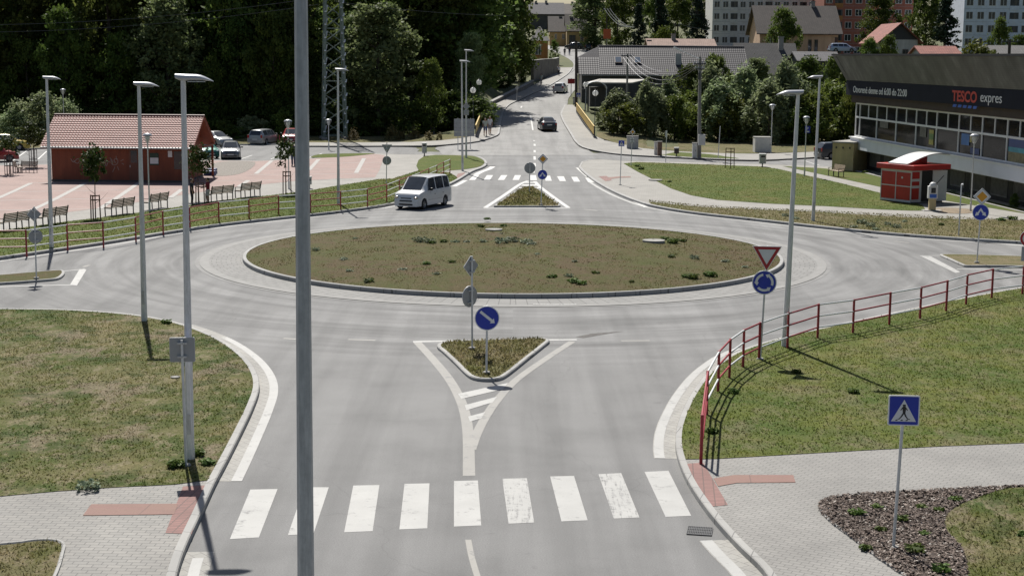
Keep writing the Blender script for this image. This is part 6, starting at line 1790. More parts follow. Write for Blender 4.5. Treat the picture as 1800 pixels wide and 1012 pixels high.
# front: narrow red fields, dark doorway, open white door leaf
for z0, z1 in ((.2, hz * .42), (hz * .5, hz * .62), (hz * .70, hz - .22)): MB().box(.12, kw * .26, .03, .075, z0, z1).build('red_panel', m_kred, t)
MB().box(kw * .34, kw * .66, .04, .075, .04, hz - .15).build('doorway', m_black, t)
dl = MB().box(0, kw * .34, -.03, .0, 0, hz - .2).build('door', m_kw, t); dl.location = (kw * .67, .05, .05); dl.rotation_euler = (0, 0, -.35)
MB().bar((kw * .05, -.05, hz * .45), (kw * .26, -.05, hz * .75), .03).build('strut', m_iron, dl)
MB().box(-.22, kw + .22, -.35, kd2 + .2, hz - .1, hz + .22).build('roof', m_kred, t, bevel=.03)
m = MB(); N = 10; pr = []
for k_ in range(N + 1):
    u = k_ / N; pr.append((-.15 + u * (kw + .85), hz + .30 + .62 * math.sin(u * 2.1) ** 1.1 * .95))
m.prism([(x, .25, z) for x, z in pr] + [(x, .25, z - .06) for x, z in pr[::-1]], (0, kd2 * .62, 0)); m.build('canopy', m_kw, t, smooth=True)
MB().box(kw * .55, kw * .75, kd2 * .3, kd2 * .7, hz + .22, hz + .72).build('canopy_support', m_kred, t)
for px, rr in ((1575, .06),):
    MB().tube([(.02, kd2 * .3, hz * .72), (.0, kd2 * .3, hz * .72)], .07, 12).build('badge', m_kw, t)
# telephone on a pillar
b = P(1638, 370, .13); h = W(1639, 320, b.y).z - .13
t = thing('telephone', 'pay telephone with domed hood and blue panel on a pale pillar', 'telephone', b)
MB().box(-.55, .55, -.35, .35, -.05, .03).build('base', m_conc, t, bevel=.02)
MB().box(-.20, .20, -.12, .12, .03, h * .42).build('pillar', m_w_yellow, t, bevel=.02)
MB().box(-.28, .28, -.14, .18, h * .42, h * .86).build('housing', m_galv, t, bevel=.03)
MB().lathe([(.22, h * .86), (.20, h * .93), (.12, h * .985), (.001, h)], 16).build('hood', m_galv, t, smooth=True)
MB().box(-.20, .20, -.155, -.13, h * .45, h * .58).build('blue_panel', m_lb, t); MB().box(-.13, .13, -.16, -.13, h * .62, h * .80).build('phone', m_black, t); MB().box(-.02, .10, -.20, -.16, h * .66, h * .76).build('handset', m_iron, t)

# ------------------------------------------------------------------ market hut with the red tiled roof
yh = P(92, 318.5, .12); yh2 = yh + Vector((math.cos(math.radians(-1.5)), math.sin(math.radians(-1.5)), 0)) * 9.3
ang = math.atan2(yh2.y - yh.y, yh2.x - yh.x); wl_ = (yh2 - yh).length
t = thing('hut', 'wooden market hut with red tiled roof and white scribbled graffiti', 'hut', yh, ang)
m_hut = None
def hut_mat():
    b = NB('red_brown_boards'); co = b.pos('obj'); sp = b.n('ShaderNodeSeparateXYZ'); b.l(co, sp.inputs[0])
    fr_ = b.math('FRACT', b.math('MULTIPLY', b.math('ADD', sp.outputs[0], sp.outputs[1]), 7.0)); ln = b.ramp(fr_, [(0, .2), (.08, .52), (1, .5)])
    c = b.ramp(b.noise(b.pos('obj', (2, 2, .3)), 1.3, 5), [(.3, (.17, .042, .020)), (.7, (.25, .070, .032))]); c = b.mix(.6, c, ln, 'OVERLAY'); b.color(c).rough(.7); return b.m
m_hut = hut_mat()
eave = W(200, 258, yh.y).z - .12; dep = 5.4; ridge = W(225, 204.5, yh.y + dep / 2 - .2).z - .12
ovl, ovr, ovf = .50, .80, .55
MB().box(0, wl_, 0, dep, -.2, eave + .25).build('wall', m_hut, t)
MB().box(-.04, wl_ + .04, -.05, dep + .04, -.2, .12).build('plinth', m_w_dark, t)
for sx in (0, wl_ - .12): MB().prism([(sx, 0, eave + .25), (sx, dep, eave + .25), (sx, dep / 2, ridge - .15)], (.12, 0, 0)).build('gable', m_hut, t)
rise = ridge - eave
slope_dz = rise / (dep / 2 + ovf)
r = MB(); pr = [(-ovf, eave - .02), (dep / 2, ridge - .04), (dep + ovf, eave - .02)]
r.prism([(-ovl, y, z) for y, z in pr] + [(-ovl, y, z - .12) for y, z in pr[::-1]], (wl_ + ovl + ovr, 0, 0)); roof = r.build('roof', m_hut, t)
def tile_mat():
    b = NB('red_roof_tiles'); co = b.pos('obj'); c = b.ramp(b.noise(co, 1.6, 5), [(.3, (.235, .082, .064)), (.7, (.31, .122, .098))])
    c = b.mix(.5, c, b.ramp(b.noise(co, 14, 3), [(.3, .36), (.7, .62)]), 'OVERLAY'); b.color(c).rough(.6); b.b.inputs['Specular IOR Level'].default_value = .25; return b.m
m_tile = tile_mat()
tiled_plane('tile_skin', m_tile, roof, (-ovl - .04, -ovf - .06, eave + .02), (wl_ + ovl + ovr + .08, 0, 0), (0, dep / 2 + ovf + .06, rise + .02), 50, 14, .034, .035)
tiled_plane('tile_skin', m_tile, roof, (-ovl - .04, dep + ovf + .06, eave + .02), (wl_ + ovl + ovr + .08, 0, 0), (0, -dep / 2 - ovf - .06, rise + .02), 50, 14, .034, .035)
MB().tube([(-ovl - .06, dep / 2, ridge + .05), (wl_ + ovr + .06, dep / 2, ridge + .05)], .10, 8).build('ridge', M('ridge_tiles', (.13, .045, .035), .6), roof)
MB().tube([(-ovl, -ovf - .12, eave - .05), (wl_ + ovr, -ovf - .12, eave - .05)], .065, 8).build('gutter', m_gutter, t)
MB().tube([(-.05, -ovf - .08, eave - .08), (-.05, -.08, eave - .5), (-.05, -.08, .1)], .04, 8).build('downpipe', m_gutter, t)
def fxh(px, py):   # spot on the hut's front wall
    q = W(px, py, yh.y); return ((q - yh).x, q.z - .12)
x0, zb_ = fxh(229, 312); x1, _ = fxh(246, 312)
d_ = MB().box(x0, x1, -.035, .02, .1, eave - .1).build('door', M('hut_door', (.16, .055, .03), .6, .2, 2), t); MB().box(x0 + .12, x1 - .12, -.045, -.034, eave * .55, eave * .9).build('panel', m_glass, d_); MB().box(x0 + .05, x0 + .09, -.08, -.034, eave * .42, eave * .48).build('handle', m_galv, d_)
(x0, z0), (x1, z1) = fxh(265, 290), fxh(280, 269)
n_ = MB().box(x0, x1, -.04, .0, z0, z1).build('notice_board', M('dark_green_board', (.03, .06, .04), .6), t); MB().box(x0 + .02, x1 - .02, -.05, -.039, z0 + .1, z0 + (z1 - z0) * .62).build('notice', m_swhite, n_)
(x0, z0), (x1, z1) = fxh(297, 276), fxh(304, 265)
MB().box(x0, x1, -.06, -.03, z0, z1).build('notice', m_swhite, t)
(x0, z0), (x1, z1) = fxh(308, 306), fxh(331, 266)
MB().box(x0, x1, -.03, .02, .9, z1).build('serving_hatch', m_glass, t)
for x in (wl_ + ovr - .15,):
    for y in (-ovf + .2, dep + ovf - .2): MB().box(x - .07, x + .07, y - .07, y + .07, -.1, eave - .08).build('porch_post', m_hut, t)
MB().bar((wl_ + ovr - .12, -ovf + .2, eave - .12), (wl_ + ovr - .12, dep + ovf - .2, eave - .12), .12).build('porch_beam', m_hut, t)
# graffiti scrawl
def scrawl(pts, w=.035):
    q = crom([Vector((*fxh(a, b),)).to_3d() for a, b in pts], 3) if len(pts) > 2 else [Vector((*fxh(a, b),)).to_3d() for a, b in pts]
    mb = MB(); line_ = [(p.x, -.012, p.y) for p in q]
    mb.tube(line_, w / 2, 5); return mb.build('graffiti', m_graf, t)
m_graf = M('chalky_white_spray', (.42, .36, .33), .9, .1, 4)
for s_ in ([(125, 279), (129, 285), (134, 281), (138, 279), (140, 283), (137, 287), (132, 285), (130, 281)], [(140, 283), (146, 279), (145, 286), (141, 284)], [(147, 287), (148, 278), (152, 287), (154, 279)], [(154, 289), (158, 281), (162, 288), (165, 281), (166, 289)], [(172, 284), (177, 280), (182, 284), (183, 290), (178, 291), (173, 288)], [(185, 292), (187, 286), (184, 281)], [(188, 292), (190, 285), (187, 279)],
           [(196, 280), (197, 288), (203, 290), (208, 286), (207, 279), (202, 280), (202, 285), (205, 285)], [(194, 277), (198, 282), (199, 289)], [(205, 274), (206, 281)], [(213, 283), (218, 280)], [(215, 287), (219, 289)], [(207, 292), (210, 299)], [(203, 293), (199, 302)], [(190, 285), (194, 284)]): scrawl(s_)
# crates, goods by the hut's right end
def crate(px0, px1, yb_, yt_, label, mat, dpt=.7):
    b_ = P((px0 + px1) / 2, yb_, .125); w = (W(px1, yb_, b_.y).x - W(px0, yb_, b_.y).x) / 2; h_ = W(px0, yt_, b_.y).z - b_.z
    t = thing('crate', label, 'crate', (b_.x, b_.y + dpt / 2, b_.z))
    n = max(2, round(h_ / .3))
    for k in range(n):
        z = h_ * k / n
        MB().box(-w, w, -dpt / 2, dpt / 2, z, z + h_ / n - .03).build('tray', mat, t, bevel=.02)
m_blue_cr = M('blue_crate', (.020, .045, .16), .5, .2, 3)
crate(295, 319, 312, 294, 'wide stack of dark blue crates under the hut notice, left of the post', m_blue_cr)
crate(358, 377, 309, 300, 'low dark blue crate stack at the right corner of the hut', m_blue_cr)
crate(362, 379, 306, 296, 'dark blue crates behind the low stack at the hut corner', m_blue_cr)
q = P(306, 311, .125); t = thing('produce', 'small heap of yellow and green produce on the blue crates', 'produce', (q.x, q.y + .3, W(306, 294, q.y).z))
m = MB(); rr_ = random.Random(3)
for k in range(16): m.lathe([(.001, -.09), (.09, 0), (.001, .09)], 7, (rr_.uniform(-.35, .35), rr_.uniform(-.2, .2), .06 + rr_.uniform(0, .12)))
m.build('fruit', M('produce_yellow', (.32, .27, .05), .6, .4, 6), t, smooth=True)
# ------------------------------------------------------------------ vehicles
m_tyre = M('tyre_rubber', (.016, .016, .017), .8, .15, 6); m_rim = M('wheel_rim', (.30, .30, .31), .35, .1, 4, .6)
m_cglass = M('car_glass', (.045, .052, .062), .05, .3, 1.2, 0, .7)
m_under = M('car_underside', (.012, .012, .013), .8, .1, 4)
m_hl = M('headlight_glass', (.55, .56, .58), .1, .1, 5, 0, .8); m_tl = M('tail_light_red', (.35, .015, .015), .2, .2, 5); m_plate = M('number_plate', (.60, .60, .58), .4, .05, 3)
m_hlv = M('headlight_amber_glass', (.46, .40, .30), .1, .1, 5, 0, .8)
def car_paint(name, col, metal=.25): return M('car_paint_' + name, col, .30, .05, 1.0, metal, .5, coat=.6)
PROF = {  # x, belt height, top height, belt half width, top half width   (rear at 0); flags per gap: s side glass, r rear glass, w windscreen
 'van': dict(L=4.30, W=1.70, r=.305, ax=(.86, 3.55), st=[(0, .62, .72, .76, .70, ''), (.02, 1.02, 1.10, .82, .74, 'r'), (.17, 1.07, 1.66, .835, .68, ''), (.30, 1.07, 1.79, .845, .67, 's'), (.98, 1.07, 1.83, .85, .68, ''), (1.08, 1.07, 1.83, .85, .68, 's'), (2.02, 1.07, 1.83, .85, .68, ''), (2.12, 1.07, 1.83, .85, .68, 's'), (2.78, 1.06, 1.79, .85, .66, 'wq'), (3.55, 1.03, 1.09, .83, .70, ''), (4.02, .93, .99, .80, .66, ''), (4.19, .80, .86, .77, .62, ''), (4.27, .60, .66, .74, .58, ''), (4.30, .44, .50, .69, .54, '')]),
 'sedan': dict(L=4.45, W=1.72, r=.30, ax=(.92, 3.58), st=[(0, .55, .62, .72, .6, ''), (.05, .88, .93, .79, .62, ''), (.72, .93, .98, .83, .62, 'r'), (1.42, .92, 1.38, .85, .58, 's'), (2.2, .91, 1.43, .86, .60, ''), (2.3, .91, 1.43, .86, .60, 's'), (2.78, .90, 1.38, .86, .58, 'wq'), (3.5, .88, .93, .84, .66, ''), (4.15, .78, .83, .80, .62, ''), (4.38, .64, .69, .74, .56, ''), (4.45, .45, .5, .66, .5, '')]),
 'hatch': dict(L=4.0, W=1.68, r=.29, ax=(.72, 3.22), st=[(0, .55, .62, .72, .6, ''), (.04, .90, .96, .79, .64, 'r'), (.48, .94, 1.36, .83, .58, ''), (.62, .94, 1.41, .84, .58, 's'), (1.75, .92, 1.46, .845, .60, ''), (1.85, .92, 1.46, .845, .60, 's'), (2.42, .90, 1.40, .845, .58, 'wq'), (3.12, .87, .93, .83, .66, ''), (3.75, .76, .81, .78, .60, ''), (3.94, .60, .66, .72, .55, ''), (4.0, .44, .5, .64, .5, '')]),
 'estate': dict(L=4.6, W=1.75, r=.31, ax=(.95, 3.7), st=[(0, .55, .62, .74, .6, ''), (.04, .92, .97, .82, .66, 'r'), (.34, .95, 1.42, .85, .60, ''), (.46, .95, 1.46, .86, .60, 's'), (1.3, .94, 1.49, .87, .61, ''), (1.4, .94, 1.49, .87, .61, 's'), (2.25, .93, 1.49, .87, .61, ''), (2.35, .93, 1.49, .87, .61, 's'), (2.9, .92, 1.44, .87, .59, 'wq'), (3.62, .90, .95, .85, .68, ''), (4.28, .78, .83, .80, .62, ''), (4.52, .62, .68, .74, .56, ''), (4.6, .45, .5, .66, .5, '')]),
}
def car(style, label, pos, heading, paint, cat='car', name='car', scale=1.0, plate_front=True):
    """local +x is forward, wheels on the ground at z=0"""
    S = PROF[style]; st = S['st']; r = S['r']; ax = S['ax']; L, Wd = S['L'], S['W']
    t = thing(name, label, cat, pos, heading); t.scale = (scale,) * 3
    def interp(x):
        for a, b in zip(st, st[1:]):
            if x <= b[0] + 1e-9:
                u = (x - a[0]) / (b[0] - a[0]); return [a[i] + (b[i] - a[i]) * u for i in range(1, 5)], a[5]
        return list(st[-1][1:5]), ''
    ar = r * 1.16
    xs = set(s[0] for s in st)
    for a in ax:
        for k in range(9): xs.add(round(a + ar * math.cos(math.pi * k / 8), 4))
    # extra slices soften the bonnet and roof
    for a, b in zip(st, st[1:]):
        if b[0] - a[0] > .5:
            xs.add(round((a[0] + b[0]) / 2, 4))
    xs = sorted(xs)
    xs = [x for i, x in enumerate(xs) if i == 0 or x - xs[i - 1] > .012]
    rows = []; flags = []
    for x in xs:
        (zb, zt, wb, wt), fl = interp(x)
        low = .20
        for a in ax:
            if abs(x - a) < ar: low = max(low, r * .98 + math.sqrt(max(0, ar * ar - (x - a) ** 2)))
        low = min(low, zb - .06)
        e = min(1, x / .12, (L - x) / .12) if 0 < x < L else 0
        wm = wb + .012
        crown_ = min(.03, max(.004, (zt - zb) * .06))
        rows.append([(x, 0, zt + crown_), (x, wt * .55, zt + crown_ * .7), (x, wt * .86, zt), (x, wt, zt - min(.05, (zt - zb) * .3)), (x, wb - .012, zb + .012), (x, wb, zb - .02), (x, wm, zb - (zb - low) * .45), (x, wm - .008, low + .02), (x, wm - .04, low)])
    n = len(xs); m_ = 9
    flags = [interp((a + b) / 2)[1] for a, b in zip(xs, xs[1:])] + ['']
    body, glass, shield, rear = MB(), MB(), MB(), MB()
    def quad(mb, pts): mb.add(pts, [(0, 1, 2, 3)])
    for i in range(n - 1):
        fl = flags[i]
        for k in range(m_ - 1):
            for sgn in (1, -1):
                q = [rows[i][k], rows[i + 1][k], rows[i + 1][k + 1], rows[i][k + 1]]
                q = [(p[0], p[1] * sgn, p[2]) for p in q]
                if sgn < 0: q = q[::-1]
                tgt = body
                if 'w' in fl and k in (0, 1): tgt = shield
                elif 'r' in fl and k in (0, 1) : tgt = rear
                elif 's' in fl and k == 3: tgt = glass
                elif 'q' in fl and k == 3 and False: tgt = glass
                quad(tgt, q)
    for i in (0, n - 1):
        loop = [rows[i][k] for k in range(m_)] + [(p[0], -p[1], p[2]) for p in rows[i][:0:-1]]
        body.add(loop, [tuple(range(len(loop)))])
    def weld(mb, nm, mat, par, sm=True):
        bm = bmesh.new(); me = bpy.data.meshes.new(nm); me.from_pydata(mb.v, [], mb.f); bm.from_mesh(me); bmesh.ops.remove_doubles(bm, verts=bm.verts, dist=.0008); bmesh.ops.recalc_face_normals(bm, faces=bm.faces); bm.to_mesh(me); bm.free()
        me.polygons.foreach_set('use_smooth', [True] * len(me.polygons)); me.set_sharp_from_angle(angle=math.radians(32)); me.materials.append(mat)
        return link(bpy.data.objects.new(nm, me), par)
    bo = weld(body, 'body', paint, t)
    # separate side windows: one mesh per pane
    spans = []; cur = None
    for i in range(n - 1):
        if 's' in flags[i]: cur = cur or [i, i]; cur[1] = i
        elif cur: spans.append(cur); cur = None
    for a_, b_ in spans:
        # a new pane starts where a side-glass gap of the profile starts
        for sgn in (1, -1):
            g = MB()
            for i in range(a_, b_ + 1):
                q = [rows[i][3], rows[i + 1][3], rows[i + 1][4], rows[i][4]]; quad(g, [(p[0], p[1] * sgn, p[2]) for p in q])
            weld(g, 'side_window', m_cglass, t)
    if shield.f: weld(shield, 'windscreen', m_cglass, t)
    if rear.f: weld(rear, 'rear_window', m_cglass, t)
    # quarter light in front of the door
    for i0, s in enumerate(st):
        if 'q' in s[5]:
            a, b = s, st[i0 + 1]
            for sgn in (1, -1):
                p1 = Vector((a[0] + .06, a[3] + .001, a[1] + .03)); p2 = Vector((a[0] + (b[0] - a[0]) * .42, a[3] - .004, a[1] + .03)); p3 = Vector((a[0] + .08, a[4] + .05, a[2] - .10))
                MB().prism([(p.x, p.y * sgn, p.z) for p in (p1, p2, p3)], (0, .014 * sgn, 0)).build('side_window', m_cglass, t)
    MB().box(.12, L - .12, -Wd / 2 + .14, Wd / 2 - .14, .19, .46).build('underbody', m_under, t)
    for a in ax:
        for sgn in (1, -1):
            w = bpy.data.objects.new('wheel', None)
            tw = MB().lathe([(r * .60, -.095), (r * .93, -.10), (r, -.07), (r, .07), (r * .93, .10), (r * .60, .095)], 24)
            tw.v = [(x, -z, y) for x, y, z in tw.v]
            wo = tw.build('wheel', m_tyre, t, smooth=True); wo.location = (a, sgn * (Wd / 2 - .105), r)
            rm = MB().lathe([(.001, .07), (r * .14, .075), (r * .2, .05), (r * .52, .045), (r * .62, .085), (r * .64, .06)], 20)
            rm.v = [(x, -z * -sgn * -1, y) for x, y, z in rm.v]
            if sgn > 0: rm.v = [(x, abs(y), z) for x, y, z in rm.v]
            else: rm.v = [(x, -abs(y), z) for x, y, z in rm.v]
            rm.build('rim', m_rim, wo, smooth=True)
            sp = MB()
            for k in range(5):
                an = 2 * math.pi * k / 5
                sp.box(-.014, .014, .070 * sgn, .082 * sgn, r * .12, r * .56, Matrix.Rotation(an, 4, 'Y'))
            sp.build('hubcap', m_rim, wo)
            bpy.data.objects.remove(w)
            well = MB(); hw = Wd / 2 - .12
            pts = [(a + ar * math.cos(math.pi * k / 10), 0, r * .98 + ar * math.sin(math.pi * k / 10)) for k in range(11)]
            well.prism([(x, sgn * (hw - .22), z) for x, _, z in pts], (0, sgn * .22, 0)).build('wheel_arch', m_under, t)
    (zb, zt, wb, wt), _ = interp(L - .2)
    for sgn in (1, -1):
        hx_ = L - (.13 if style == 'van' else .20); (hb, _, hwid, _), _ = interp(hx_)
        hz_ = .70 if style == 'van' else hb - .055
        hl = MB().lathe([(.001, -1), (.6, -.8), (.92, -.4), (1, 0), (.92, .4), (.6, .8), (.001, 1)], 16); hl.v = [(hx_ + x * .15, sgn * (hwid - .155) + y * .17, hz_ + z * .085) for x, y, z in hl.v]
        hl.build('headlight', m_hl if style != 'van' else m_hlv, t, smooth=True)
        zt_ = (.70, 1.0) if style in ('van', 'estate', 'hatch') else (.66, .84)
        MB().box(-.02, .10, sgn * .62 if sgn > 0 else -.80, .80 if sgn > 0 else sgn * .62, *zt_).build('tail_light', m_tl, t, bevel=.01)
        # door mirror on a stalk
        xm = next(s[0] for s in st if 'q' in s[5]) + .12
        mbm = MB().box(xm, xm + .09, sgn * .87 if sgn > 0 else -1.06, 1.06 if sgn > 0 else -.87, .93 if style != 'van' else 1.05, 1.06 if style != 'van' else 1.22)
        mbm.build('door_mirror', m_black, t, bevel=.025)
        hx = [s[0] for s in st if 's' in s[5]]
        for x in hx[-2:]: MB().box(x + .04, x + .20, sgn * (Wd / 2 + .0) - .012, sgn * (Wd / 2 + .0) + .012, .80, .835).build('door_handle', m_black if style == 'van' else paint, t)
        for x in ((2.07, 2.86) if style == 'van' else (hx[-1] + .0,)): MB().box(x - .007, x + .007, sgn * (Wd / 2 - .004) - .008, sgn * (Wd / 2 - .004) + .008, .34, .98 if style == 'van' else .84).build('door_seam', m_black, t)
        if style == 'van': MB().box(1.25, 3.08, sgn * (Wd / 2 + .004) - .012, sgn * (Wd / 2 + .004) + .012, .50, .54).build('side_moulding', m_galv_d, t)
    MB().box(L - .06, L + .015, -.40, .40, .48, .56).build('grille', m_black, t, bevel=.01)
    if style == 'van':
        MB().box(L - .16, L - .015, -.34, .34, .64, .70).build('grille', m_black, t, bevel=.01)
        MB().box(L - .10, L + .02, -.44, .44, .27, .36).build('air_intake', m_black, t, bevel=.01)
    else: MB().box(L - .10, L + .02, -.5, .5, .26, .36).build('air_intake', m_black, t, bevel=.01)
    MB().box(L + .0, L + .028, -.26, .26, .38, .48).build('number_plate', m_plate, t); MB().box(-.028, .0, -.26, .26, .50 if style != 'sedan' else .62, .61 if style != 'sedan' else .73).build('number_plate', m_plate, t)
    bp = MB().box(-.05, .09, -.74, .74, .32, .52); bp.build('bumper', paint, t, bevel=.03)
    return t

def place_car(style, front_px, rear_px, label, paint, z=.0, L=None, **kw):
    """front_px / rear_px: where the near-side front and rear wheels meet the ground"""
    f, r_ = P(*front_px, z=z), P(*rear_px, z=z); d = f - r_; a = math.atan2(d.y, d.x)
    S = PROF[style]; sc = kw.pop('scale', None) or d.length / (S['ax'][1] - S['ax'][0])
    side = kw.pop('side', 1)   # which wheels these are: 1 left, -1 right
    u = Vector((math.cos(a), math.sin(a), 0)); nrm = Vector((-u.y, u.x, 0))
    o = r_ - u * S['ax'][0] * sc - nrm * side * (S['W'] / 2 - .1) * sc
    return car(style, label, o, a, paint, scale=sc, **kw)
def car_at(style, px, heading, label, paint, scale=1.0, z=.01, **kw):
    """px: ground spot below the middle of the car"""
    S = PROF[style]; c = P(*px, z=z); u = Vector((math.cos(heading), math.sin(heading), 0))
    return car(style, label, c - u * S['L'] / 2 * scale, heading, paint, scale=scale, **kw)
pw = car_paint('white', (.62, .62, .62), 0); pk = car_paint('black', (.010, .012, .018), .3); ps = car_paint('silver', (.30, .31, .32), .5); pg = car_paint('grey', (.14, .145, .15), .5)
pr = car_paint('red', (.32, .02, .02), 0); py_ = car_paint('yellow', (.45, .32, .03), 0); pgr = car_paint('green', (.05, .22, .17), .2); pd = car_paint('dark', (.045, .05, .06), .4)
place_car('van', (740, 369), (780.5, 361), 'white minivan entering the roundabout at the far left kerb', pw, name='minivan', cat='minivan', scale=1.02)
car_at('sedan', (961.5, 229), math.radians(96), 'black hatchback car driving away over the bridge', pk, 1.0, z=.02)
car_at('hatch', (985, 163), math.radians(78), 'white car farther up the street in the shade', pw, 1.0, z=.02)
def head(a, b, y=None): p, q = P(*a), P(*b); return math.atan2(q.y - p.y, q.x - p.x)
car_at('hatch', (406, 278), math.radians(-80), 'dark grey car facing the plaza with sun flaring on its windscreen', pg)
car_at('sedan', (378, 256), math.radians(-48), 'white saloon parked behind the right gable of the hut', ps)
car_at('hatch', (360, 277), math.radians(-62), 'teal green car half hidden by the hut porch', pgr)
car_at('estate', (465, 253), math.radians(75), 'silver-grey estate car parked tail towards the plaza', ps)
car_at('hatch', (512, 251), math.radians(-85), 'red car with glaring windscreen just left of the foreground mast', pr)
car_at('estate', (8, 264), math.radians(12), 'yellow car parked at the left picture edge', py_)
car_at('hatch', (-12, 284), math.radians(25), 'red car mostly outside the left picture edge', pr)
car_at('estate', (1478, 279), math.radians(15), 'dark car behind the cream annex, mostly hidden', pd)
for (px, row, y), hd, st_, lab, pt in (((1117, 206, 176), .1, 'hatch', 'white car glimpsed between the willow bushes', pw), ((1010, 84, 362), 2.9, 'estate', 'left of two dark cars parked before the ochre houses', pd), ((1036, 86, 358), 1.4, 'hatch', 'right of two dark cars parked before the ochre houses', pk), ((1480, 92, 258), .1, 'estate', 'pale blue car by the peach house', car_paint('pale_blue', (.35, .42, .55), .2))):
    q = W(px, row, y); u = Vector((math.cos(hd), math.sin(hd), 0)); S = PROF[st_]
    zt = q.z if px == 1480 else terrain(q.x, y) + .03
    if px == 1480: q.z = zt
    car(st_, lab, Vector((q.x, y, zt)) - u * S['L'] / 2, hd, pt)

# ------------------------------------------------------------------ people
m_skin = M('skin', (.36, .21, .15), .6, .08, 8); m_hair = M('dark_hair', (.025, .018, .013), .7, .2, 10); m_hair2 = M('brown_hair', (.08, .05, .03), .7, .2, 10); m_shoe = M('dark_shoes', (.02, .02, .02), .6, .1, 6); m_eye = M('eye', (.02, .02, .02), .3)
def cloth(name, col): return M('cloth_' + name, col, .85, .15, 9)
def skin_mesh(name, nodes, edges, mat, parent, root=0, sub=2):
    """one continuous surface grown round a skeleton: nodes (x,y,z,r)"""
    me = bpy.data.meshes.new(name); me.from_pydata([n[:3] for n in nodes], edges, []); me.materials.append(mat)
    o = link(bpy.data.objects.new(name, me), parent)
    o.modifiers.new('skin', 'SKIN'); o.modifiers['skin'].use_smooth_shade = True
    if not me.skin_vertices: me.attributes
    for i, n in enumerate(nodes):
        r_ = n[3] if hasattr(n[3], '__len__') else (n[3], n[3])
        r_ = (r_[0] * 1.24, r_[1] * 1.24)
        me.skin_vertices[0].data[i].radius = r_
    me.skin_vertices[0].data[root].use_root = True
    s = o.modifiers.new('sub', 'SUBSURF'); s.levels = s.render_levels = sub
    return o
def ensure_skin(me): pass
def person(label, loc, heading, H=1.75, top=None, legs=None, shorts=False, hair=None, stride=.0, arms=(0.0, 0.0), elbow=(.15, .15), sleeves=False, skirt=False, woman=False, group=None, long_hair=False, bag=None):
    """local +x is forward; y to the left"""
    t = thing('person', label, 'person', loc, heading, group); t.scale = (H / 1.75,) * 3
    hip, sh = .92, 1.43; sw = .165 if woman else .185; hw = .095
    def leg(sgn, ph):
        k = (.03 + .20 * ph, sgn * hw, .50 + .02 * abs(ph)); a = (.0 + (.30 * ph if ph > 0 else .42 * ph), sgn * hw * .95, .09 + (0.06 if ph < 0 else 0)); f = (a[0] + .16, sgn * hw * 1.05, .035 + (0.0 if ph >= 0 else .02))
        return k, a, f
    lk, rk_ = leg(1, stride), leg(-1, -stride)
    def arm(sgn, sw_, el):
        s_ = Vector((0, sgn * sw, sh - .015)); e = s_ + Vector((.28 * math.sin(sw_), sgn * .055, -.28 * math.cos(sw_))); w = e + Vector((.25 * math.sin(sw_ + el), -sgn * .01, -.25 * math.cos(sw_ + el)))
        d = (w - e).normalized(); return s_, e, w, d
    la, ra = arm(1, arms[0], elbow[0]), arm(-1, arms[1], elbow[1])
    N, E = [], []
    def add(p, r, par=None):
        N.append((*p, r)); 
        if par is not None: E.append((par, len(N) - 1))
        return len(N) - 1
    pel = add((0, 0, hip), .085); ab = add((.0, 0, 1.08), .078, pel); ch = add((.01, 0, 1.27), .088, ab); up = add((0, 0, sh - .02), .066, ch); nk = add((.008, 0, 1.495), .043, up)
    hd0 = add((.035, 0, 1.585), (.060, .066), nk); hd1 = add((.028, 0, 1.665), (.074, .090), hd0); add((.02, 0, 1.735), (.055, .065), hd1)
    ns = add((.115, 0, 1.615), .013, hd0)
    for sgn in (1, -1): add((.02, sgn * .083, 1.615), .014, hd0)
    hips = {}
    for sgn, (k, a, f) in ((1, lk), (-1, rk_)):
        h = add((0, sgn * hw, hip - .06), .070, pel); kk = add((k[0] * .5, sgn * hw, (hip + k[2]) / 2), .062, h); kn = add(k, .056, kk); cf = add(((k[0] * .6 + a[0] * .4), k[1], k[2] * .65 + a[2] * .35), .056, kn); an = add(a, .036, cf); ft = add((a[0] + .06, f[1], f[2] + .02), .04, an); add(f, .033, ft)
    for sgn, (s_, e, w, d) in ((1, la), (-1, ra)):
        sI = add(s_, .046, up); m_ = add(s_.lerp(e, .5), .039, sI); eI = add(e, .038, m_); f_ = add(e.lerp(w, .45), .036, eI); wI = add(w, .026, f_); pm = add(w + d * .055, (.034, .018), wI)
        side = Vector((0, 1, 0)).cross(d); fwd = Vector((d.z * -1, 0, d.x)) if abs(d.z) > .2 else Vector((0, 0, 1))
        for j, (o_, L_) in enumerate(((-.028, .068), (-.009, .08), (.011, .075), (.029, .058))):
            b_ = w + d * .095 + Vector((o_, 0, 0)) * (1 if abs(d.x) < .7 else 0) + Vector((0, 0, o_)) * (0 if abs(d.x) < .7 else 1)
            k1 = add(b_, .0095, pm); k2 = add(b_ + d * L_ * .5 + Vector((0, -sgn * .006, 0)), .0085, k1); add(b_ + d * L_ + Vector((0, -sgn * .02, 0)), .0075, k2)
        th = add(w + d * .05 + Vector((.042, -sgn * .01, 0)), .011, pm); add(w + d * .09 + Vector((.058, -sgn * .018, 0)), .009, th)
    skin_mesh('body', N, E, m_skin, t)
    # shirt with sleeves
    sN = [(0, 0, hip - .09, (.135, .11)), (0, 0, hip + .03, (.140, .112)), (0, 0, 1.10, (.130, .105)), (.01, 0, 1.27, (.148, .115)), (0, 0, sh - .005, (.115, .09)), (.005, 0, sh + .045, .06)]; sE = [(0, 1), (1, 2), (2, 3), (3, 4), (4, 5)]
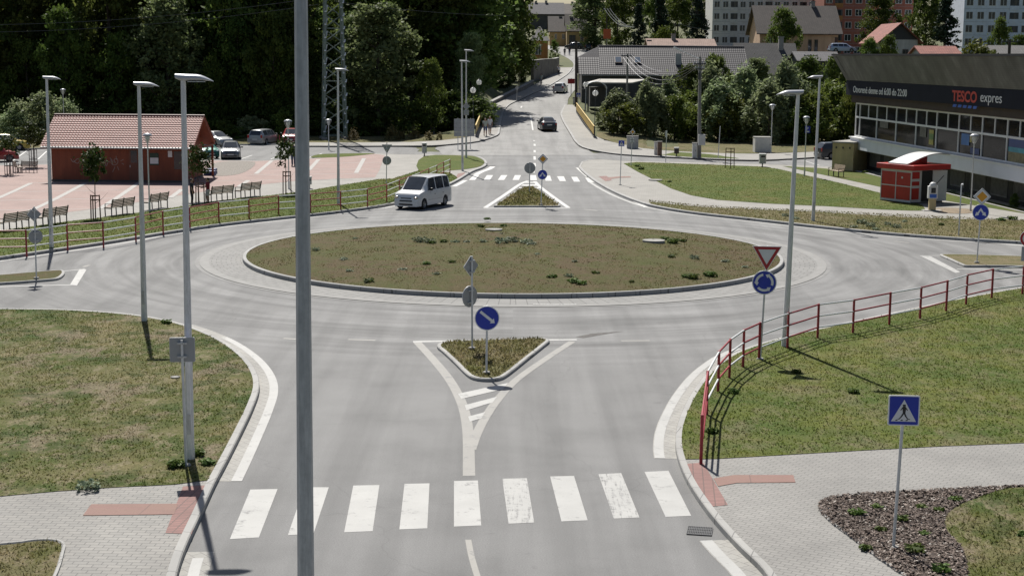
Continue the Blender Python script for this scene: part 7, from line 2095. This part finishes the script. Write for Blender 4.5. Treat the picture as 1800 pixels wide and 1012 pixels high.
    for sgn, (s_, e, w, d) in ((1, la), (-1, ra)):
        i = len(sN); sN.append((*s_, .066)); sE.append((4, i)); sN.append((*s_.lerp(e, .8 if not sleeves else 1.0), .056)); sE.append((i, i + 1))
        if sleeves: sN.append((*e.lerp(w, .85), .048)); sE.append((i + 1, i + 2))
    skin_mesh('shirt', sN, sE, top, t, root=3)
    # trousers, shorts or skirt
    if skirt:
        MB().lathe([(.15, 0), (.17, -.15), (.21, -.42), (.20, -.42), (.14, 0)], 16, (0, 0, hip + .05)).build('skirt', legs, t, smooth=True)
    pN = [(0, 0, hip + .14, (.118, .095)), (0, 0, hip + .02, (.125, .10))]; pE = [(0, 1)]
    for sgn, (k, a, f) in ((1, lk), (-1, rk_)):
        i = len(pN); pN.append((0, sgn * hw, hip - .09, .092)); pE.append((1, i)); pN.append((k[0] * .5, sgn * hw, (hip + k[2]) / 2, .080)); pE.append((i, i + 1)); pN.append((k[0], k[1], k[2] - .02, 0.074 if shorts else .064)); pE.append((i + 1, i + 2))
        if not shorts: pN.append((a[0] * .75 + k[0] * .25, a[1], a[2] * .75 + k[2] * .25, .056)); pN.append((a[0], a[1], a[2] - .02, .052)); pE += [(i + 2, i + 3), (i + 3, i + 4)]
    if not skirt: skin_mesh('shorts' if shorts else 'trousers', pN, pE, legs, t, root=1)
    for k, a, f in (lk, rk_):
        skin_mesh('shoe', [(a[0] - .03, a[1], a[2] - .02, .045), (a[0] + .06, f[1], f[2] + .015, .05), (f[0] + .03, f[1], f[2] + .008, .042)], [(0, 1), (1, 2)], m_shoe, t, sub=1)
    hm = MB().lathe([(.001, -1.0), (.5, -.86), (.87, -.5), (1, 0), (.87, .5), (.5, .86), (.001, 1.0)], 16)
    if long_hair: hm.lathe([(.001, -2.3), (.55, -2.1), (.8, -1.2), (.9, -.3), (.5, .2)], 12)
    hm.v = [(-.022 + x * .100, y * .092, 1.69 + z * .10 + (x * .028 if z < .4 else 0)) for x, y, z in hm.v]
    hm.build('hair', hair or m_hair, t, smooth=True)
    for sgn in (1, -1): MB().lathe([(.001, -.009), (.009, 0), (.001, .009)], 8, (.106, sgn * .032, 1.645)).build('eye', m_eye, t)
    return t
def stand(px, h_top, z=.12):
    b = P(*px, z=z); return b, W(px[0], h_top, b.y).z - b.z
b, h = stand((337.5, 360), 314.5)
person('man in dark shirt and dark trousers standing by the bench facing right', b, .1, h, cloth('charcoal', (.022, .026, .034)), cloth('black', (.012, .013, .018)), arms=(.12, .1))
b, h = stand((366, 357), 313)
person('woman in dark red shirt and pale knee shorts gesturing with one forearm', b, math.pi - .15, h, cloth('dark_red', (.20, .015, .030)), cloth('pale', (.50, .47, .46)), shorts=True, woman=True, arms=(.25, .55), elbow=(1.1, 1.2), hair=m_hair)
b, h = stand((516, 292), 250)
person('person in dark blue clothes half hidden behind the foreground mast', b, -1.6, h, cloth('navy', (.02, .03, .06)), cloth('blue_jeans', (.04, .06, .12)), sleeves=True)
b, h = stand((853, 239), 208, .14)
person('walker in pale green shirt and blue shorts nearest the yellow railing', b, -1.45, h, cloth('pale_green', (.40, .42, .36)), cloth('blue_denim', (.07, .10, .20)), shorts=True, stride=.55, arms=(-.2, .25))
b, h = stand((861, 236), 205, .14)
person('walker in white T-shirt and grey shorts right of the companion', b, -1.45, h, cloth('white', (.58, .58, .60)), cloth('grey', (.22, .20, .21)), shorts=True, stride=-.5, arms=(.2, -.2))
def far_person(px, row, y, lab, top, legs, hd, **kw):
    q = W(px, row, y); z = terrain(q.x, y) + .02; person(lab, (q.x, y, z), hd, 1.75, top, legs, stride=.4, **kw)
far_person(992.5, 97, 338, 'left of two distant dark-clad people walking at the top of the street', cloth('navy', (.02, .03, .06)), cloth('black', (.012, .013, .018)), 1.6)
far_person(1001, 97, 340, 'right of two distant dark-clad people walking at the top of the street', cloth('navy', (.02, .03, .06)), cloth('blue_denim', (.07, .10, .20)), 1.6)
b = P(982, 133, .16); person('distant walker in white shirt beside the tall stone wall', b, -1.6, 1.75, cloth('white', (.58, .58, .60)), cloth('black', (.012, .013, .018)), stride=.4)
b = P(951, 150, .16); person('distant walker in pale shirt on the shaded left pavement', b, -1.6, 1.75, cloth('pale_green', (.40, .42, .36)), cloth('grey', (.22, .20, .21)), stride=-.4)

# ------------------------------------------------------------------ lattice pylon, poles and wires
b = P(585, 247.5); yb_ = b.y + 1.5
b = Vector((b.x, yb_, 0))
t = thing('lattice_pylon', 'green steel lattice pylon with white plates rising out of the picture before the wood', 'pylon', b, .22)
m_pyl = M('pylon_green', (.15, .19, .165), .6, .2, 4)
HB, W0, W1 = 24.0, 1.18, .62
def pc(z, sx, sy): w = W0 + (W1 - W0) * z / HB; return Vector((sx * w, sy * w, z))
for sx in (-1, 1):
    for sy in (-1, 1): MB().bar(pc(-.3, sx, sy), pc(HB, sx, sy), .20, .20).build('leg', m_pyl, t)
zs = [0.5]
while zs[-1] < HB - 1.5: zs.append(zs[-1] + 1.45 - .01 * zs[-1])
for fi, ((ax_, ay_), (bx_, by_)) in enumerate((((-1, -1), (1, -1)), ((1, -1), (1, 1)), ((1, 1), (-1, 1)), ((-1, 1), (-1, -1)))):
    lat = MB()
    for i, (z0, z1) in enumerate(zip(zs, zs[1:])):
        p, q = (pc(z0, ax_, ay_), pc(z1, bx_, by_)) if (i + fi) % 2 else (pc(z0, bx_, by_), pc(z1, ax_, ay_)); lat.bar(p, q, .10)
        if i % 4 == 0: lat.bar(pc(z0, ax_, ay_), pc(z0, bx_, by_), .08)
    lat.build('lattice', m_pyl, t)
for i, (z0, z1) in enumerate(zip(zs, zs[1:])):  # white plates added to stand in for sun glints on the steelwork
    zc = (z0 + z1) / 2
    p = pc(zc, -1, -1) + Vector((.02, -.14, 0)); MB().prism([p + Vector((-.16, 0, -.34)), p + Vector((.06, 0, -.34)), p + Vector((.26, .36, .34)), p + Vector((.04, .36, .34))], (0, -.02, .02)).build('white_plate', m_swhite, t)
    p = pc(zc + .5, 1, -1) + Vector((.02, -.10, 0))
    for k in (-1, 1): c_ = p + Vector((.09 * k, -.04, .24 * k)); MB().prism([c_ + Vector((-.12, 0, -.16)), c_ + Vector((.06, 0, -.16)), c_ + Vector((.14, .18, .14)), c_ + Vector((-.04, .18, .14))], (0, -.02, .02)).build('white_plate', m_swhite, t)
for k in range(4):
    sx, sy = (-1, 1)[k % 2], (-1, 1)[k // 2]; q_ = pc(0, sx, sy); MB().box(q_.x - .3, q_.x + .3, q_.y - .3, q_.y + .3, -.3, .35).build('foot', m_conc, t)

def pole_thing(base, top, label, r0, r1, mat, y=None, name='power_pole', cat='power pole', sq=False, arms=(), bend=0.0):
    if y: q = W(base[0], base[1], y); b = Vector((q.x, y, terrain(q.x, y)))
    else: b = P(*base)
    tp = W(top[0], top[1], b.y); t = thing(name, label, cat, b)
    d = tp - b
    if sq: MB().tube([(0, 0, -.2), tuple(d)], [r0, r1], 4, ph=math.pi / 4).build('pole', mat, t)
    else: MB().tube([(0, 0, -.2), (d.x * .5 + bend, 0, d.z * .5), tuple(d)], [r0, (r0 + r1) / 2, r1], 10).build('pole', mat, t, smooth=True)
    for f, w, rz in arms:
        z = d.z * f; m = Matrix.Translation((d.x * f, -.1, z)) @ Matrix.Rotation(rz, 4, 'Z')
        MB().box(-w, w, -.05, .05, -.06, .06, m).build('crossarm', m_iron, t)
        for k in (-1, -.45, .45, 1):
            ins = MB().lathe([(.001, .06), (.05, .08), (.06, .16), (.03, .24), (.001, .25)], 8); ins.v = [tuple(m @ Vector((v[0] + k * w * .92, v[1], v[2]))) for v in ins.v]
            ins.build('insulator', m_head, t, smooth=True)
    return t, b, tp
m_cpole = M('weathered_concrete_pole', (.20, .195, .18), .9, .2, 2); m_wpole = M('dark_wood_pole', (.055, .045, .038), .85, .25, 2)
pA, bA, tA = pole_thing((1229, 280), (1230.5, 100), 'thick concrete power pole with a lamp arm, in front of the bushes', .24, .15, m_cpole, sq=True, arms=((.93, .55, .3), (.88, .4, -.3)))
aw = [tA - bA + Vector((0, -.1, -.2)), W(1215, 98, bA.y) - bA, W(1198, 90, bA.y) - bA]
MB().tube([tuple(v) for v in aw], .045, 7).build('lamp_arm', m_galv, pA)
q = aw[-1]; MB().bar(tuple(q), tuple(q + (aw[-1] - aw[-2]).normalized() * .75), .26, .16).build('lamp_head', m_lens, pA, bevel=.04)
MB().box(-.30, -.12, -.3, -.1, 7.0, 7.6).build('bracket', m_iron, pA)
pB, bB, tB = pole_thing((1102, 190), (1103, 95), 'concrete power pole with crossarm in front of the barn roof', .19, .13, m_cpole, y=183, sq=True, arms=((.965, .75, .2),))
pC, bC, tC = pole_thing((1013, 186), (1013, 72), 'dark wooden pole at the kerb beside the pale canopy', .20, .16, m_wpole, y=196)
pD, bD, tD = pole_thing((1066, 78), (1067, 14), 'distant pole with wires and lamp up the street', .16, .11, m_wpole, y=322, arms=((.96, .9, .3),))
pE, bE, tE = pole_thing((762, 245), (758, 132), 'slender leaning pole with old lamp before the dark trees', .11, .06, m_cpole, y=167, bend=.35)
MB().lathe([(.001, .0), (.16, .02), (.18, .1), (.001, .2)], 12, tuple((tE - bE) * .88)).build('lamp_head', m_head, pE, smooth=True); MB().bar(tuple((tE - bE) * .93 + Vector((-.3, 0, .1))), tuple((tE - bE) * .93 + Vector((.3, 0, -.1))), .04).build('crossarm', m_iron, pE)
for (px, top, y, lab) in ((1001, 62, 360, 'distant lamp pole left of the street end'), (1187, 40, 300, 'distant wooden pole right of the pointed spruce')):
    pole_thing((px, 90), (px, top), lab, .11, .08, m_wpole, y=y)
pF, bF, tF = pole_thing((1775, 120), (1775, 70), 'dark pole head with insulators rising behind the shop roof', .2, .16, m_wpole, y=160, arms=((.98, .9, .1),))
pG, bG, tG = pole_thing((1425, 160), (1425, 96), 'pole head with insulators behind the trees left of the shop', .17, .13, m_cpole, y=196, arms=((.98, .9, .1),))
m_wire = M('wire', (.10, .10, .10), .5, .1, 5)
m_wire_l = M('bright_wire', (.30, .30, .31), .4, .1, 5, .5)
def wire(a, b, sag, label, r=.016, n=16, mat=None):
    a, b = Vector(a), Vector(b); t = thing('power_line', label, 'wire', a, 0, 'overhead wires')
    MB().tube([tuple((b - a) * (k / n) - Vector((0, 0, sag * 4 * (k / n) * (1 - k / n)))) for k in range(n + 1)], r, 5).build('cable', mat or m_wire, t)
for k, lab in enumerate(('lowest', 'second', 'third', 'topmost')):
    wire(tA + Vector((-.3 + .2 * k, -.1, -.9 + .28 * k)), tB + Vector((-.55 + .38 * k, -.1, -.35 + .05 * k)), 2.3 - .25 * k, lab + ' of four wires sagging between the two concrete poles', .016, mat=m_wire_l)
for k, lab in enumerate(('left', 'middle', 'right')): wire(tD + Vector((-.6 + .6 * k, 0, -.1)), W(1105 + 6 * k, 48, 300), 1.0, lab + ' wire running right from the distant street pole', .035, mat=m_wire_l)
wire(tC + Vector((0, 0, -6)), W(1056, 139, 190), .6, 'single wire from the dark wooden pole to the canopy', .02)
wire(tB + Vector((0, -.1, -5)), W(1145, 178, 178), .6, 'wire dropping from the middle concrete pole behind the willows', .02, mat=m_wire_l)
wire(W(1195, 43, 300), W(1320, 56, 300), .6, 'bright wire crossing before the grey block of flats', .03, mat=m_wire_l)
wire(W(1030, 86, 250), W(1005, 128, 205), .4, 'short wire above the street by the dark barn', .02)
wire(W(588, 3, yb_), W(900, 28, 175), .3, 'thin wire running from the pylon to the right', .02)
wire(W(-20, 57, 165), W(560, 8, yb_), .6, 'lower thin wire from the left picture edge to the pylon', .022)
wire(W(-20, 44, 165), W(560, -4, yb_), .6, 'upper thin wire from the left picture edge to the pylon', .022)
# red notice boards by the street
for px, row, y, w, h_, lab, m in ((1004, 143, 214, .5, .42, 'small red direction board beside the dark wooden pole', m_sred), (1067, 60, 318, .8, 1.2, 'upright orange-red sign on the distant street pole', M('orange_red_sign', (.50, .10, .03), .5))):
    q = W(px, row, y); t = thing('street_sign', lab, 'sign', (q.x, y - .3, q.z))
    MB().plate(rrect(-w, w, -h_ / 1.2, h_ / 1.2, .05), -.03, .0).build('board', m, t)
    MB().tube([(0, .06, -(q.z - terrain(q.x, y)) if px == 1004 else -2), (0, .06, h_)], .05, 8).build('post', m_galv, t)
q = P(1011, 184, .1); t = thing('litter_bin', 'small grey bin on the pavement end by the wooden pole', 'bin', q); MB().tube([(0, 0, 0), (0, 0, .9)], .3, 12).build('bin_body', m_galv_d, t); MB().tube([(0, 0, .9), (0, 0, .98)], .34, 12).build('lid', m_iron, t)
